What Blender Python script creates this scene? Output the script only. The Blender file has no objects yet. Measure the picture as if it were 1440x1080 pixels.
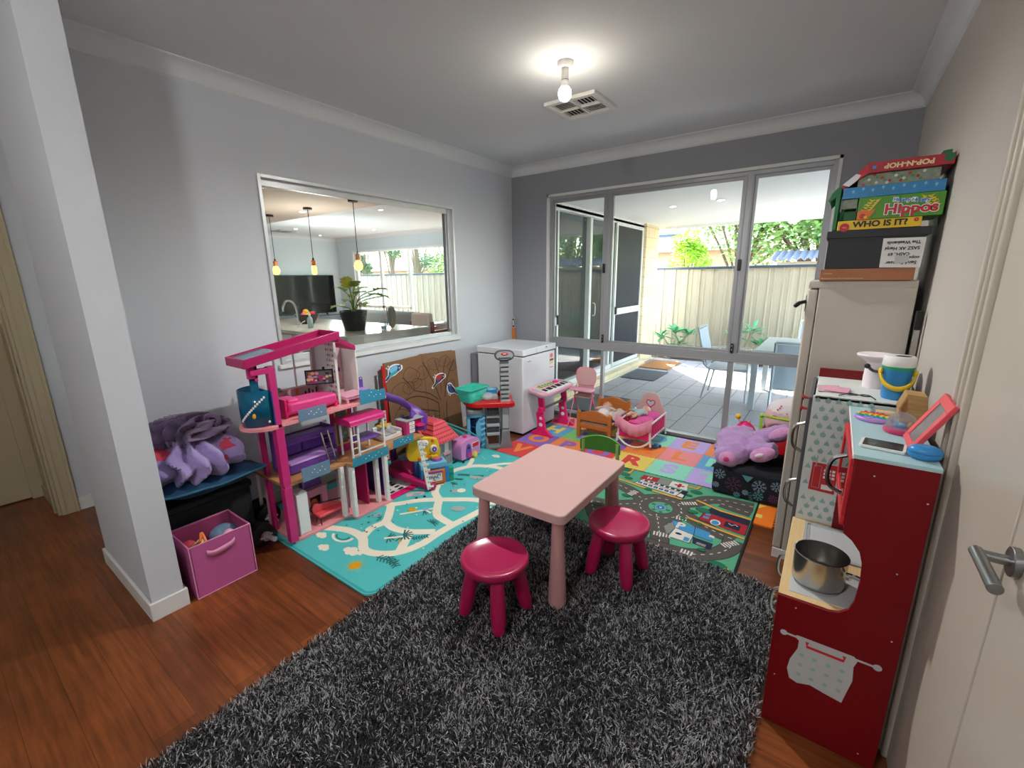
SKY = .62
SUN = 19.0
EXPO = 2.05
CAMR = (-0.626729, -0.234844, -0.012146)
CAMP = (3.05876, -4.26255, 1.53647)
LAMPS = [('kitchen_light', (-2.6, -.9, 1.7), 11, (1, .95, .88)), ('living_light', (-5.5, 1.2, 1.6), 26, (.93, 1, 1)),
         ('hall_light', (-.6, -4.9, 2.4), .7, (1, .85, .66)), ('entry_fill', (2.3, -5.1, 2.5), 15, (1, .985, .96))]  # the last lamp is unseen fill, added behind the camera to brighten the room
import bpy, bmesh, math, random
from mathutils import Matrix, Vector, noise
PI = math.pi
R = math.radians
V = Vector
random.seed(7)
scene = bpy.context.scene
COL = scene.collection


def lin(h):
    h = h.lstrip('#')
    out = []
    for i in (0, 2, 4):
        c = int(h[i:i + 2], 16) / 255
        out.append(c / 12.92 if c < .04045 else ((c + .055) / 1.055) ** 2.4)
    return (out[0], out[1], out[2], 1)


MATS = {}


def nodes_of(name):
    m = bpy.data.materials.new(name)
    m.use_nodes = True
    nt = m.node_tree
    b = nt.nodes['Principled BSDF']
    MATS[name] = m
    return m, nt, b


def mat(name, hexc, rough=.5, metal=0, var=.06, scale=14, bump=0, coat=0, sheen=0, bscale=None, spec=None, alpha=1):
    m, nt, b = nodes_of(name)
    c = lin(hexc)
    tc = nt.nodes.new('ShaderNodeTexCoord')
    n = nt.nodes.new('ShaderNodeTexNoise')
    n.inputs['Scale'].default_value = scale
    n.inputs['Detail'].default_value = 3
    nt.links.new(tc.outputs['Object'], n.inputs['Vector'])
    mx = nt.nodes.new('ShaderNodeMix')
    mx.data_type = 'RGBA'
    mx.inputs[6].default_value = (c[0] * (1 - var), c[1] * (1 - var), c[2] * (1 - var), 1)
    mx.inputs[7].default_value = (min(1, c[0] * (1 + var)), min(1, c[1] * (1 + var)), min(1, c[2] * (1 + var)), 1)
    nt.links.new(n.outputs['Fac'], mx.inputs[0])
    nt.links.new(mx.outputs[2], b.inputs['Base Color'])
    b.inputs['Roughness'].default_value = rough
    b.inputs['Metallic'].default_value = metal
    if coat:
        b.inputs['Coat Weight'].default_value = coat
        b.inputs['Coat Roughness'].default_value = .15
    if sheen:
        b.inputs['Sheen Weight'].default_value = sheen
    if spec is not None:
        b.inputs['Specular IOR Level'].default_value = spec
    if alpha < 1:
        b.inputs['Alpha'].default_value = alpha
    if bump:
        bp = nt.nodes.new('ShaderNodeBump')
        bp.inputs['Strength'].default_value = bump
        bp.inputs['Distance'].default_value = .01
        n2 = nt.nodes.new('ShaderNodeTexNoise')
        n2.inputs['Scale'].default_value = bscale or scale * 6
        n2.inputs['Detail'].default_value = 4
        nt.links.new(tc.outputs['Object'], n2.inputs['Vector'])
        nt.links.new(n2.outputs['Fac'], bp.inputs['Height'])
        nt.links.new(bp.outputs['Normal'], b.inputs['Normal'])
    return m


def emis(name, hexc, strength, base='#ffffff'):
    m, nt, b = nodes_of(name)
    b.inputs['Base Color'].default_value = lin(base)
    b.inputs['Emission Color'].default_value = lin(hexc)
    b.inputs['Emission Strength'].default_value = strength
    return m


def glassy(name, tint='#ffffff', rough=0.0, ior=1.45, body=0.0, bodycol='#ffffff', refl=1.0):
    """thin pane: transparent with a Fresnel reflection, optional tinted body"""
    m, nt, b = nodes_of(name)
    nt.nodes.remove(b)
    out = [x for x in nt.nodes if x.type == 'OUTPUT_MATERIAL'][0]
    tr = nt.nodes.new('ShaderNodeBsdfTransparent')
    tr.inputs['Color'].default_value = lin(tint)
    gl = nt.nodes.new('ShaderNodeBsdfGlossy')
    gl.inputs['Roughness'].default_value = rough
    fr = nt.nodes.new('ShaderNodeFresnel')
    fr.inputs['IOR'].default_value = ior
    geo = nt.nodes.new('ShaderNodeNewGeometry')
    # same reflection from both sides of the thin sheet
    mi = nt.nodes.new('ShaderNodeMix')
    mi.data_type = 'FLOAT'
    mi.inputs[2].default_value = ior
    mi.inputs[3].default_value = 1 / ior
    nt.links.new(geo.outputs['Backfacing'], mi.inputs[0])
    nt.links.new(mi.outputs[0], fr.inputs['IOR'])
    mul = nt.nodes.new('ShaderNodeMath')
    mul.operation = 'MULTIPLY'
    mul.inputs[1].default_value = refl
    nt.links.new(fr.outputs[0], mul.inputs[0])
    mx = nt.nodes.new('ShaderNodeMixShader')
    src = tr
    if body:
        df = nt.nodes.new('ShaderNodeBsdfDiffuse')
        df.inputs['Color'].default_value = lin(bodycol)
        m2 = nt.nodes.new('ShaderNodeMixShader')
        m2.inputs[0].default_value = body
        nt.links.new(tr.outputs[0], m2.inputs[1])
        nt.links.new(df.outputs[0], m2.inputs[2])
        src = m2
    nt.links.new(mul.outputs[0], mx.inputs[0])
    nt.links.new(src.outputs[0], mx.inputs[1])
    nt.links.new(gl.outputs[0], mx.inputs[2])
    nt.links.new(mx.outputs[0], out.inputs['Surface'])
    return m


def wood(name, dark, light, axis='x', scale=1.0, rough=.4, plank=None, bump=.1, coat=0):
    """grain stretched along an axis; plank = (length, width) adds boards"""
    m, nt, b = nodes_of(name)
    N = nt.nodes.new
    tc = N('ShaderNodeTexCoord')
    mp = N('ShaderNodeMapping')
    s = {'x': (1.2, 22, 22), 'y': (22, 1.2, 22), 'z': (22, 22, 1.2)}[axis]
    mp.inputs['Scale'].default_value = [q * scale for q in s]
    nt.links.new(tc.outputs['Object'], mp.inputs[0])
    n = N('ShaderNodeTexNoise')
    n.inputs['Scale'].default_value = 2.2
    n.inputs['Detail'].default_value = 8
    n.inputs['Roughness'].default_value = .65
    nt.links.new(mp.outputs[0], n.inputs['Vector'])
    cr = N('ShaderNodeValToRGB')
    cr.color_ramp.elements[0].color = lin(dark)
    cr.color_ramp.elements[0].position = .3
    cr.color_ramp.elements[1].color = lin(light)
    cr.color_ramp.elements[1].position = .75
    nt.links.new(n.outputs['Fac'], cr.inputs[0])
    last = cr.outputs[0]
    if plank:
        br = N('ShaderNodeTexBrick')
        br.offset = .37
        br.inputs['Scale'].default_value = 1
        br.inputs['Brick Width'].default_value = plank[0]
        br.inputs['Row Height'].default_value = plank[1]
        br.inputs['Mortar Size'].default_value = .0012
        br.inputs['Mortar Smooth'].default_value = .3
        br.inputs['Color1'].default_value = (.72, .72, .72, 1)
        br.inputs['Color2'].default_value = (1.12, 1.12, 1.12, 1)
        br.inputs['Mortar'].default_value = (.35, .33, .33, 1)
        nt.links.new(tc.outputs['Object'], br.inputs['Vector'])
        ml = N('ShaderNodeMix')
        ml.data_type = 'RGBA'
        ml.blend_type = 'MULTIPLY'
        ml.inputs[0].default_value = 1
        nt.links.new(last, ml.inputs[6])
        nt.links.new(br.outputs['Color'], ml.inputs[7])
        last = ml.outputs[2]
        # broad blotches
        n3 = N('ShaderNodeTexNoise')
        n3.inputs['Scale'].default_value = 2.4
        n3.inputs['Detail'].default_value = 3
        nt.links.new(tc.outputs['Object'], n3.inputs['Vector'])
        c3 = N('ShaderNodeValToRGB')
        c3.color_ramp.elements[0].color = (.72, .7, .7, 1)
        c3.color_ramp.elements[1].color = (1.15, 1.15, 1.15, 1)
        c3.color_ramp.elements[0].position = .35
        c3.color_ramp.elements[1].position = .7
        nt.links.new(n3.outputs['Fac'], c3.inputs[0])
        m3 = N('ShaderNodeMix')
        m3.data_type = 'RGBA'
        m3.blend_type = 'MULTIPLY'
        m3.inputs[0].default_value = 1
        nt.links.new(last, m3.inputs[6])
        nt.links.new(c3.outputs[0], m3.inputs[7])
        last = m3.outputs[2]
    nt.links.new(last, b.inputs['Base Color'])
    b.inputs['Roughness'].default_value = rough
    if coat:
        b.inputs['Coat Weight'].default_value = coat
    bp = N('ShaderNodeBump')
    bp.inputs['Strength'].default_value = bump
    bp.inputs['Distance'].default_value = .002
    nt.links.new(n.outputs['Fac'], bp.inputs['Height'])
    nt.links.new(bp.outputs[0], b.inputs['Normal'])
    return m


def bricky(name, c1, c2, mortar, bw, rh, ms, swz='xy', rough=.8, offset=.5, noise_amt=.12, freq=2):
    m, nt, b = nodes_of(name)
    N = nt.nodes.new
    tc = N('ShaderNodeTexCoord')
    sp = N('ShaderNodeSeparateXYZ')
    mp = N('ShaderNodeCombineXYZ')
    nt.links.new(tc.outputs['Object'], sp.inputs[0])
    for k in (0, 1):
        nt.links.new(sp.outputs['xyz'.index(swz[k])], mp.inputs[k])
    br = N('ShaderNodeTexBrick')
    br.offset = offset
    br.offset_frequency = freq
    br.inputs['Scale'].default_value = 1
    br.inputs['Brick Width'].default_value = bw
    br.inputs['Row Height'].default_value = rh
    br.inputs['Mortar Size'].default_value = ms
    br.inputs['Color1'].default_value = lin(c1)
    br.inputs['Color2'].default_value = lin(c2)
    br.inputs['Mortar'].default_value = lin(mortar)
    nt.links.new(mp.outputs[0], br.inputs['Vector'])
    n = N('ShaderNodeTexNoise')
    n.inputs['Scale'].default_value = 30
    n.inputs['Detail'].default_value = 6
    nt.links.new(tc.outputs['Object'], n.inputs['Vector'])
    cr = N('ShaderNodeValToRGB')
    cr.color_ramp.elements[0].color = (1 - noise_amt * 2, 1 - noise_amt * 2, 1 - noise_amt * 2, 1)
    cr.color_ramp.elements[1].color = (1 + noise_amt, 1 + noise_amt, 1 + noise_amt, 1)
    nt.links.new(n.outputs['Fac'], cr.inputs[0])
    ml = N('ShaderNodeMix')
    ml.data_type = 'RGBA'
    ml.blend_type = 'MULTIPLY'
    ml.inputs[0].default_value = 1
    nt.links.new(br.outputs['Color'], ml.inputs[6])
    nt.links.new(cr.outputs[0], ml.inputs[7])
    nt.links.new(ml.outputs[2], b.inputs['Base Color'])
    b.inputs['Roughness'].default_value = rough
    bp = N('ShaderNodeBump')
    bp.inputs['Strength'].default_value = .3
    bp.inputs['Distance'].default_value = .004
    bp.invert = True
    nt.links.new(br.outputs['Fac'], bp.inputs['Height'])
    nt.links.new(bp.outputs[0], b.inputs['Normal'])
    return m


# ---------------------------------------------------------------- mesh builder
class MB:
    def __init__(s, m='white_plastic', T=None):
        s.v = []; s.f = []; s.mi = []; s.names = []; s.T = T; s.zc = 0
        s.mat(m)

    def mat(s, n):
        if n not in s.names:
            s.names.append(n)
        s.cur = s.names.index(n)
        return s

    def add(s, vs, fs):
        o = len(s.v)
        for p in vs:
            p = V(p)
            s.v.append(s.T @ p if s.T is not None else p)
        for f in fs:
            s.f.append([o + i for i in f]); s.mi.append(s.cur)
        return s

    def box(s, x0, x1, y0, y1, z0, z1):
        return s.add([(x, y, z) for z in (z0, z1) for y in (y0, y1) for x in (x0, x1)],
                     [(0, 2, 3, 1), (4, 5, 7, 6), (0, 1, 5, 4), (2, 6, 7, 3), (0, 4, 6, 2), (1, 3, 7, 5)])

    def hexa(s, p):
        """p: 4 bottom corners (ccw from above) then 4 top corners"""
        return s.add(p, [(3, 2, 1, 0), (4, 5, 6, 7), (0, 1, 5, 4), (1, 2, 6, 5), (2, 3, 7, 6), (3, 0, 4, 7)])

    def bar(s, p0, p1, w, h, up=(0, 0, 1)):
        p0, p1 = V(p0), V(p1)
        d = (p1 - p0).normalized(); up = V(up)
        if abs(d.dot(up)) > .98:
            up = V((0, 1, 0)) if abs(d.y) < .9 else V((1, 0, 0))
        a = d.cross(up).normalized(); b = a.cross(d)
        a *= w / 2; b *= h / 2
        vs = [p + i * a + j * b for p in (p0, p1) for i, j in ((-1, -1), (1, -1), (1, 1), (-1, 1))]
        return s.add(vs, [(0, 1, 2, 3), (7, 6, 5, 4), (0, 4, 5, 1), (1, 5, 6, 2), (2, 6, 7, 3), (3, 7, 4, 0)])

    def prism(s, pts, ax, t0, t1):
        """extrude a 2D polygon; ax = axis of extrusion; pts are the other two coordinates in xyz order"""
        n = len(pts)
        def mk(p, t):
            return {'x': (t, p[0], p[1]), 'y': (p[0], t, p[1]), 'z': (p[0], p[1], t)}[ax]
        vs = [mk(p, t0) for p in pts] + [mk(p, t1) for p in pts]
        return s.add(vs, [tuple(range(n))[::-1], tuple(range(n, 2 * n))] + [(i, (i + 1) % n, n + (i + 1) % n, n + i) for i in range(n)])

    def cyl(s, p0, p1, r0, r1=None, n=16, cap=True):
        r1 = r0 if r1 is None else r1
        p0, p1 = V(p0), V(p1)
        d = (p1 - p0).normalized()
        up = V((0, 0, 1)) if abs(d.z) < .95 else V((1, 0, 0))
        a = d.cross(up).normalized(); b = d.cross(a)
        vs = []
        for p, r in ((p0, r0), (p1, r1)):
            for i in range(n):
                t = 2 * PI * i / n
                vs.append(p + a * math.cos(t) * r + b * math.sin(t) * r)
        fs = [(i, (i + 1) % n, n + (i + 1) % n, n + i) for i in range(n)]
        if cap:
            fs += [tuple(range(n))[::-1], tuple(range(n, 2 * n))]
        return s.add(vs, fs)

    def tube(s, pts, r, n=8, closed=False, rs=None):
        pts = [V(p) for p in pts]; m = len(pts); vs = []
        prev = None
        for k in range(m):
            if closed:
                d = (pts[(k + 1) % m] - pts[k - 1]).normalized()
            else:
                d = (pts[min(k + 1, m - 1)] - pts[max(k - 1, 0)]).normalized()
            if prev is None:
                up = V((0, 0, 1)) if abs(d.z) < .9 else V((1, 0, 0))
                a = d.cross(up).normalized()
            else:
                a = (prev - d * prev.dot(d)).normalized()
            prev = a
            b = d.cross(a)
            rr = rs[k] if rs else r
            for i in range(n):
                t = 2 * PI * i / n
                vs.append(pts[k] + a * math.cos(t) * rr + b * math.sin(t) * rr)
        fs = []
        for k in range(m if closed else m - 1):
            k2 = (k + 1) % m
            for i in range(n):
                fs.append((k * n + i, k * n + (i + 1) % n, k2 * n + (i + 1) % n, k2 * n + i))
        if not closed:
            fs += [tuple(range(n))[::-1], tuple(range((m - 1) * n, m * n))]
        return s.add(vs, fs)

    def lathe(s, prof, c=(0, 0, 0), n=28, sx=1, sy=1, ax='z'):
        vs = []
        for r, z in prof:
            for i in range(n):
                t = 2 * PI * i / n
                p = (r * math.cos(t) * sx, r * math.sin(t) * sy, z)
                if ax == 'x': p = (p[2], p[0], p[1])
                if ax == 'y': p = (p[0], p[2], p[1])
                vs.append((c[0] + p[0], c[1] + p[1], c[2] + p[2]))
        fs = []
        for k in range(len(prof) - 1):
            for i in range(n):
                fs.append((k * n + i, k * n + (i + 1) % n, (k + 1) * n + (i + 1) % n, (k + 1) * n + i))
        if prof[0][0] > 1e-6: fs.append(tuple(range(n))[::-1])
        if prof[-1][0] > 1e-6: fs.append(tuple(range((len(prof) - 1) * n, len(prof) * n)))
        return s.add(vs, fs)

    def ell(s, c, r, n=16, m=10, rot=None, fn=None):
        vs = []; c = V(c)
        if not hasattr(r, '__len__'): r = (r, r, r)
        for j in range(m + 1):
            ph = PI * j / m
            for i in range(n):
                t = 2 * PI * i / n
                p = V((math.sin(ph) * math.cos(t) * r[0], math.sin(ph) * math.sin(t) * r[1], math.cos(ph) * r[2]))
                if fn: p = fn(p)
                if rot is not None: p = rot @ p
                vs.append(c + p)
        fs = []
        for j in range(m):
            for i in range(n):
                fs.append((j * n + i, (j + 1) * n + i, (j + 1) * n + (i + 1) % n, j * n + (i + 1) % n))
        return s.add(vs, fs)

    # flat pattern pieces in the local xy plane (use with T); every piece sits a hair above the one before
    def _z(s, z):
        s.zc += .000012
        return z + s.zc

    def poly(s, pts, z=0):
        z = s._z(z)
        return s.add([(p[0], p[1], z) for p in pts], [tuple(range(len(pts)))])

    def disc(s, x, y, r, z=0, n=20, ry=None, rot=0):
        ry = ry or r
        c, q = math.cos(rot), math.sin(rot)
        P = []
        for i in range(n):
            t = 2 * PI * i / n
            a, b = r * math.cos(t), ry * math.sin(t)
            P.append((x + a * c - b * q, y + a * q + b * c))
        return s.poly(P, z)

    def stroke(s, pts, w, z=0, closed=False):
        z = s._z(z)
        P = [V((p[0], p[1])) for p in pts]; m = len(P); vs = []
        for k in range(m):
            d = (P[(k + 1) % m] - P[k - 1]) if closed else (P[min(k + 1, m - 1)] - P[max(k - 1, 0)])
            d.normalize()
            nrm = V((-d.y, d.x)) * w / 2
            a, b = P[k] + nrm, P[k] - nrm
            vs += [(a.x, a.y, z), (b.x, b.y, z)]
        fs = [(2 * k, 2 * k + 1, 2 * ((k + 1) % m) + 1, 2 * ((k + 1) % m)) for k in range(m if closed else m - 1)]
        return s.add(vs, fs)

    def ring(s, x, y, r, w, z=0, n=24, ry=None, a0=0, a1=2 * PI):
        ry = ry or r
        full = abs(a1 - a0 - 2 * PI) < 1e-6
        k = n if full else n + 1
        return s.stroke([(x + r * math.cos(a0 + (a1 - a0) * i / n), y + ry * math.sin(a0 + (a1 - a0) * i / n)) for i in range(k)], w, z, closed=full)

    def text(s, body, size, x=0, y=0, z=0, depth=0, bold=.0, align='CENTER', rot=0, sx=1, shear=0):
        cu = bpy.data.curves.new('t', 'FONT')
        cu.body = body; cu.size = size; cu.extrude = depth; cu.offset = bold
        cu.align_x = align; cu.align_y = 'CENTER'; cu.resolution_u = 3; cu.shear = shear
        o = bpy.data.objects.new('t', cu)
        COL.objects.link(o)
        dg = bpy.context.evaluated_depsgraph_get()
        me = bpy.data.meshes.new_from_object(o.evaluated_get(dg))
        M = Matrix.Translation((x, y, s._z(z))) @ Matrix.Rotation(rot, 4, 'Z') @ Matrix.Scale(sx, 4, (1, 0, 0))
        s.add([M @ q.co for q in me.vertices], [tuple(p.vertices) for p in me.polygons])
        bpy.data.objects.remove(o); bpy.data.meshes.remove(me); bpy.data.curves.remove(cu)
        return s

    def build(s, name, parent=None, bev=0, seg=2, smooth=35, sub=0, solid=0, remesh=0, label=None, disp=None, fixn=True):
        off = V((0, 0, 0)); Rz = None
        if parent is not None:
            off = WORLD[parent.name]
        me = bpy.data.meshes.new(name)
        me.from_pydata([tuple(p - off) for p in s.v], [], s.f)
        for n in s.names:
            me.materials.append(MATS[n])
        me.polygons.foreach_set('material_index', s.mi)
        me.update()
        if fixn:
            bm = bmesh.new(); bm.from_mesh(me)
            bmesh.ops.recalc_face_normals(bm, faces=bm.faces)
            bm.to_mesh(me); bm.free()
        if smooth:
            me.shade_smooth()
            me.set_sharp_from_angle(angle=R(smooth))
        o = bpy.data.objects.new(name, me)
        COL.objects.link(o)
        if parent is not None:
            o.parent = parent
            WORLD[o.name] = off
        else:
            WORLD[o.name] = V((0, 0, 0))
        if solid:
            md = o.modifiers.new('solid', 'SOLIDIFY'); md.thickness = solid; md.offset = 0
        if remesh:
            md = o.modifiers.new('remesh', 'REMESH'); md.mode = 'VOXEL'; md.voxel_size = remesh; md.use_smooth_shade = True
            md = o.modifiers.new('sm', 'SMOOTH'); md.iterations = 6; md.factor = .6
        if bev:
            md = o.modifiers.new('bev', 'BEVEL'); md.width = bev; md.segments = seg; md.limit_method = 'ANGLE'; md.angle_limit = R(40)
            md.harden_normals = False
        if sub:
            md = o.modifiers.new('sub', 'SUBSURF'); md.levels = sub; md.render_levels = sub
        if label: o['label'] = label
        return o


WORLD = {}


def thing(name, label, cat, loc=(0, 0, 0), group=None):
    o = bpy.data.objects.new(name, None)
    COL.objects.link(o)
    o.location = loc
    o.empty_display_size = .05
    WORLD[o.name] = V(loc)
    o['label'] = label; o['category'] = cat
    if group: o['group'] = group
    return o


def tag(o, label, cat, group=None, kind=None):
    o['label'] = label; o['category'] = cat
    if group: o['group'] = group
    if kind: o['kind'] = kind
    return o


def struct(o):
    o['kind'] = 'structure'
    return o


def recenter(o):
    """top-level single mesh: put the origin at the middle of its base"""
    me = o.data
    xs = [v.co for v in me.vertices]
    c = V(((min(p.x for p in xs) + max(p.x for p in xs)) / 2, (min(p.y for p in xs) + max(p.y for p in xs)) / 2, min(p.z for p in xs)))
    me.transform(Matrix.Translation(-c))
    o.location = c
    return o


def dup(root, loc, rz=0, label=None, group=None):
    r = root.copy(); COL.objects.link(r); r.location = loc; r.rotation_euler = (0, 0, rz)
    if label: r['label'] = label
    if group: r['group'] = group
    for ch in list(root.children):
        c = ch.copy(); COL.objects.link(c); c.parent = r
        for g in list(ch.children):
            d = g.copy(); COL.objects.link(d); d.parent = c
    return r


def rrect(x0, x1, y0, y1, r, n=5):
    P = []
    for cx, cy, a in ((x1 - r, y1 - r, 0), (x0 + r, y1 - r, 90), (x0 + r, y0 + r, 180), (x1 - r, y0 + r, 270)):
        for i in range(n + 1):
            t = R(a + 90 * i / n)
            P.append((cx + r * math.cos(t), cy + r * math.sin(t)))
    return P


def spl(pts, n=6, closed=False):
    """Catmull-Rom through the points"""
    P = [V(p) for p in pts]; m = len(P); out = []
    rng = range(m if closed else m - 1)
    for k in rng:
        p1, p2 = P[k], P[(k + 1) % m]
        p0 = P[k - 1] if (closed or k > 0) else p1 + (p1 - p2)
        p3 = P[(k + 2) % m] if (closed or k + 2 < m) else p2 + (p2 - p1)
        for i in range(n):
            t = i / n
            out.append(.5 * ((2 * p1) + (p2 - p0) * t + (2 * p0 - 5 * p1 + 4 * p2 - p3) * t * t + (3 * p1 - p0 - 3 * p2 + p3) * t ** 3))
    if not closed: out.append(P[-1])
    return out


def planeT(o, xd, yd):
    """matrix whose local x,y,z are xd, yd, xd x yd at origin o"""
    xd = V(xd).normalized(); yd = V(yd).normalized(); zd = xd.cross(yd)
    M = Matrix.Identity(4)
    for i in range(3):
        M[i][0] = xd[i]; M[i][1] = yd[i]; M[i][2] = zd[i]; M[i][3] = o[i]
    return M


# ---------------------------------------------------------------- materials
mat('wall_paint', '#c5c9cf', .75, var=.02, scale=3, bump=.05, bscale=160)
mat('feature_paint', '#8f9196', .75, var=.02, scale=3, bump=.05, bscale=160)
mat('right_paint', '#b9b3aa', .75, var=.02, scale=3, bump=.05, bscale=160)
mat('kitchen_paint', '#c4cdd2', .75, var=.02, scale=3)
mat('ceiling_paint', '#d2d5d6', .85, var=.02, scale=3)
mat('trim_paint', '#d8d9d6', .35, var=.02, scale=5)
mat('door_paint', '#c4bbad', .32, var=.02, scale=5)
mat('hall_door_paint', '#b3a689', .4, var=.02, scale=5)
mat('aluminium', '#c9cccd', .35, metal=.35, var=.04)
mat('aluminium_grey', '#9a9c9e', .4, metal=.3, var=.04)
mat('bar_metal', '#cfcfcf', .3, metal=.6, var=.02)
mat('aluminium_dark', '#6f7476', .4, metal=.4, var=.04)
mat('white_plastic', '#e6e6e4', .35, var=.02)
mat('offwhite_gloss', '#dedcd6', .3, var=.02)
mat('fridge_white', '#bfb7ab', .38, var=.02)
mat('freezer_white', '#d9dde2', .22, var=.015)
mat('black_plastic', '#131314', .4, var=.1)
mat('black_rubber', '#0d0d0e', .6, var=.1)
mat('dark_gap', '#1a1a1a', .8)
mat('chrome', '#d6d6d6', .12, metal=1, var=.02)
mat('steel_brushed', '#b4b2ae', .22, metal=1, var=.08, scale=30)
mat('satin_nickel', '#8d8f90', .3, metal=.9, var=.05)
mat('table_pink', '#c9a49f', .42, var=.02)
mat('table_side', '#c08e90', .42, var=.02)
mat('stool_red', '#ad1850', .28, var=.03, coat=.4)
mat('chair_green', '#4f8a2c', .4, var=.04)
mat('chair_green_pale', '#9fb86b', .45, var=.04)
mat('chair_blue', '#6f9fc0', .45, var=.04)
mat('hot_pink', '#e61c72', .35, var=.03)
mat('doll_pink', '#c92b78', .38, var=.03)
mat('doll_magenta', '#b01a5e', .35, var=.03)
mat('doll_salmon', '#e8969b', .4, var=.03)
mat('doll_light_pink', '#e4a3bd', .4, var=.03)
mat('doll_purple', '#6c3f9e', .4, var=.05)
mat('doll_purple_dark', '#4e2478', .4, var=.05)
mat('lilac', '#b58bd0', .4, var=.04)
mat('camper_pink', '#d48ac8', .35, var=.03)
mat('bed_pink', '#e0408a', .45, var=.06, scale=60, bump=.3, bscale=90)
mat('print_pink', '#c9a4ae', .6, var=.3, scale=70)
mat('print_white', '#c8c2c4', .6, var=.25, scale=90)
glassy('teal_clear', '#8fd8ea', rough=.05, body=.5, bodycol='#55b8d4')
glassy('teal_pale_clear', '#b9d2e2', rough=.05, body=.5, bodycol='#8fb3cf')
glassy('teal_deep_clear', '#2a8cab', rough=.05, body=.6, bodycol='#0f6f92')
glassy('basket_clear', '#80ead8', rough=.1, body=.6, bodycol='#4fe0c8')
glassy('dome_clear', '#f4f4f8', rough=.03, body=.06, refl=1.2)
glassy('window_glass', '#f7fbfa', refl=.28)
glassy('door_glass', '#c9d2d2', refl=1.1)
glassy('fly_screen', '#77797c', rough=.4, body=.45, bodycol='#55565a', refl=.3)
wood('doll_wood', '#a8713f', '#c99563', 'y', 2, .5)
wood('bed_pine', '#a85f22', '#c77a35', 'x', 2, .45)
wood('play_maple', '#d3b27c', '#e3c795', 'y', 1.5, .4)
wood('crate_oak', '#9c7443', '#c39b62', 'x', 3, .5)
wood('brown_pole', '#7a4a22', '#a86c36', 'z', 2, .5)
wood('floor_wood', '#5f2e11', '#9c572a', 'x', 1, .33, plank=(1.35, .13), bump=.12)
mat('grey_plastic', '#7c7f82', .4, var=.05)
mat('grey_plastic_light', '#a5a9ab', .4, var=.05)
mat('dark_grey_plastic', '#55585b', .45, var=.05)
mat('red_plastic', '#c2141c', .3, var=.03)
mat('deep_red', '#74040f', .42, var=.03, spec=.3)
mat('knob_red', '#b3121e', .3, var=.03)
mat('blue_plastic', '#2f86c4', .3, var=.03)
mat('blue_light', '#6db7d8', .4, var=.05)
mat('blue_dark', '#1e3f7e', .4, var=.05)
mat('sky_blue_panel', '#a9ccd2', .35, var=.02)
mat('yellow_plastic', '#e3bf1d', .35, var=.03)
mat('yellow_deep', '#d9a015', .4, var=.03)
mat('orange_plastic', '#dd6e1c', .4, var=.03)
mat('teal_plastic', '#1fa3a5', .35, var=.03)
mat('green_plastic', '#23a36a', .4, var=.04)
mat('lime_plastic', '#a9cf3a', .4, var=.04)
mat('dark_green_card', '#0f6b3a', .5, var=.05)
mat('coral_plastic', '#e0505a', .4, var=.04)
mat('sticker_grey', '#b9bdbd', .5, var=.06)
mat('apple_print', '#8fb5b0', .5, var=.05)
mat('apple_panel', '#d5dcd8', .45, var=.02)
mat('ink_white', '#e8e8e6', .5, var=.02)
mat('ink_black', '#17181a', .5, var=.05)
mat('ink_red', '#c21f2a', .5, var=.02)
mat('ink_cream', '#e8cf9a', .5, var=.02)
mat('paper', '#dcdbd8', .7, var=.04)
mat('cardboard', '#7d5b3d', .8, var=.12, scale=5, bump=.1)
mat('cardboard_ink', '#3a291c', .8)
mat('box_brown', '#a36a48', .7, var=.06)
mat('box_charcoal', '#26282b', .6, var=.08)
mat('box_green', '#4d8f26', .5, var=.05)
mat('box_blue', '#2d7fb4', .5, var=.22, scale=22)
mat('box_yellow', '#e0bb16', .45, var=.03)
mat('box_red', '#a8152a', .45, var=.05)
mat('box_photo', '#8d9a86', .5, var=.5, scale=50)
mat('screen_black', '#060708', .12, var=.1, spec=.3)
mat('screen_grey', '#6e6b70', .2, var=.3, scale=60)
mat('mat_teal', '#4fc0bf', .55, var=.03)
mat('mat_teal_side', '#3aa3a5', .6)
mat('mat_cream', '#efe6d0', .6, var=.02)
mat('mat_green_ink', '#1d6a66', .6)
mat('mat_grey_ink', '#9fb0ac', .6)
mat('mat_pink_ink', '#e0b8b0', .6)
mat('rug_green', '#57a884', .9, var=.08, scale=40, bump=.2)
mat('rug_dark_green', '#1f7050', .9, var=.1, scale=40)
mat('rug_road', '#55504c', .9, var=.12, scale=60, bump=.2)
mat('rug_white', '#d9d6d0', .9)
mat('rug_yellow', '#d9a43c', .9)
mat('rug_red', '#a81e2c', .9)
mat('rug_blue', '#3f8fc4', .9)
mat('rug_navy', '#1d2740', .9)
mat('rug_grey', '#8a8784', .9)
mat('rug_edge', '#20201f', .9)
FO = dict(red='#dd4444', orange='#f08a48', yellow='#e8cf62', green='#7dc878', mint='#8fdcc0', blue='#5fa8d8', purple='#8f6cc0',
          lilac='#bfa8e4', pink='#ef8f92', dorange='#ee7a1a')
for k, h in FO.items():
    mat('foam_' + k, h, .75, var=.04, scale=30, bump=.15, bscale=300)
mat('plush_lilac', '#b48cc4', .95, var=.14, scale=40, sheen=.6, bump=.7, bscale=110)
mat('plush_pink', '#d08fc0', .95, var=.14, scale=40, sheen=.6, bump=.7, bscale=110)
mat('plush_magenta', '#cc2f66', .9, var=.1, sheen=.4)
mat('blanket_lilac', '#9a86bd', .95, var=.1, scale=16, sheen=.5, bump=.4, bscale=120)
mat('blanket_mauve', '#75597f', .95, var=.12, scale=16, sheen=.4, bump=.4, bscale=120)
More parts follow.
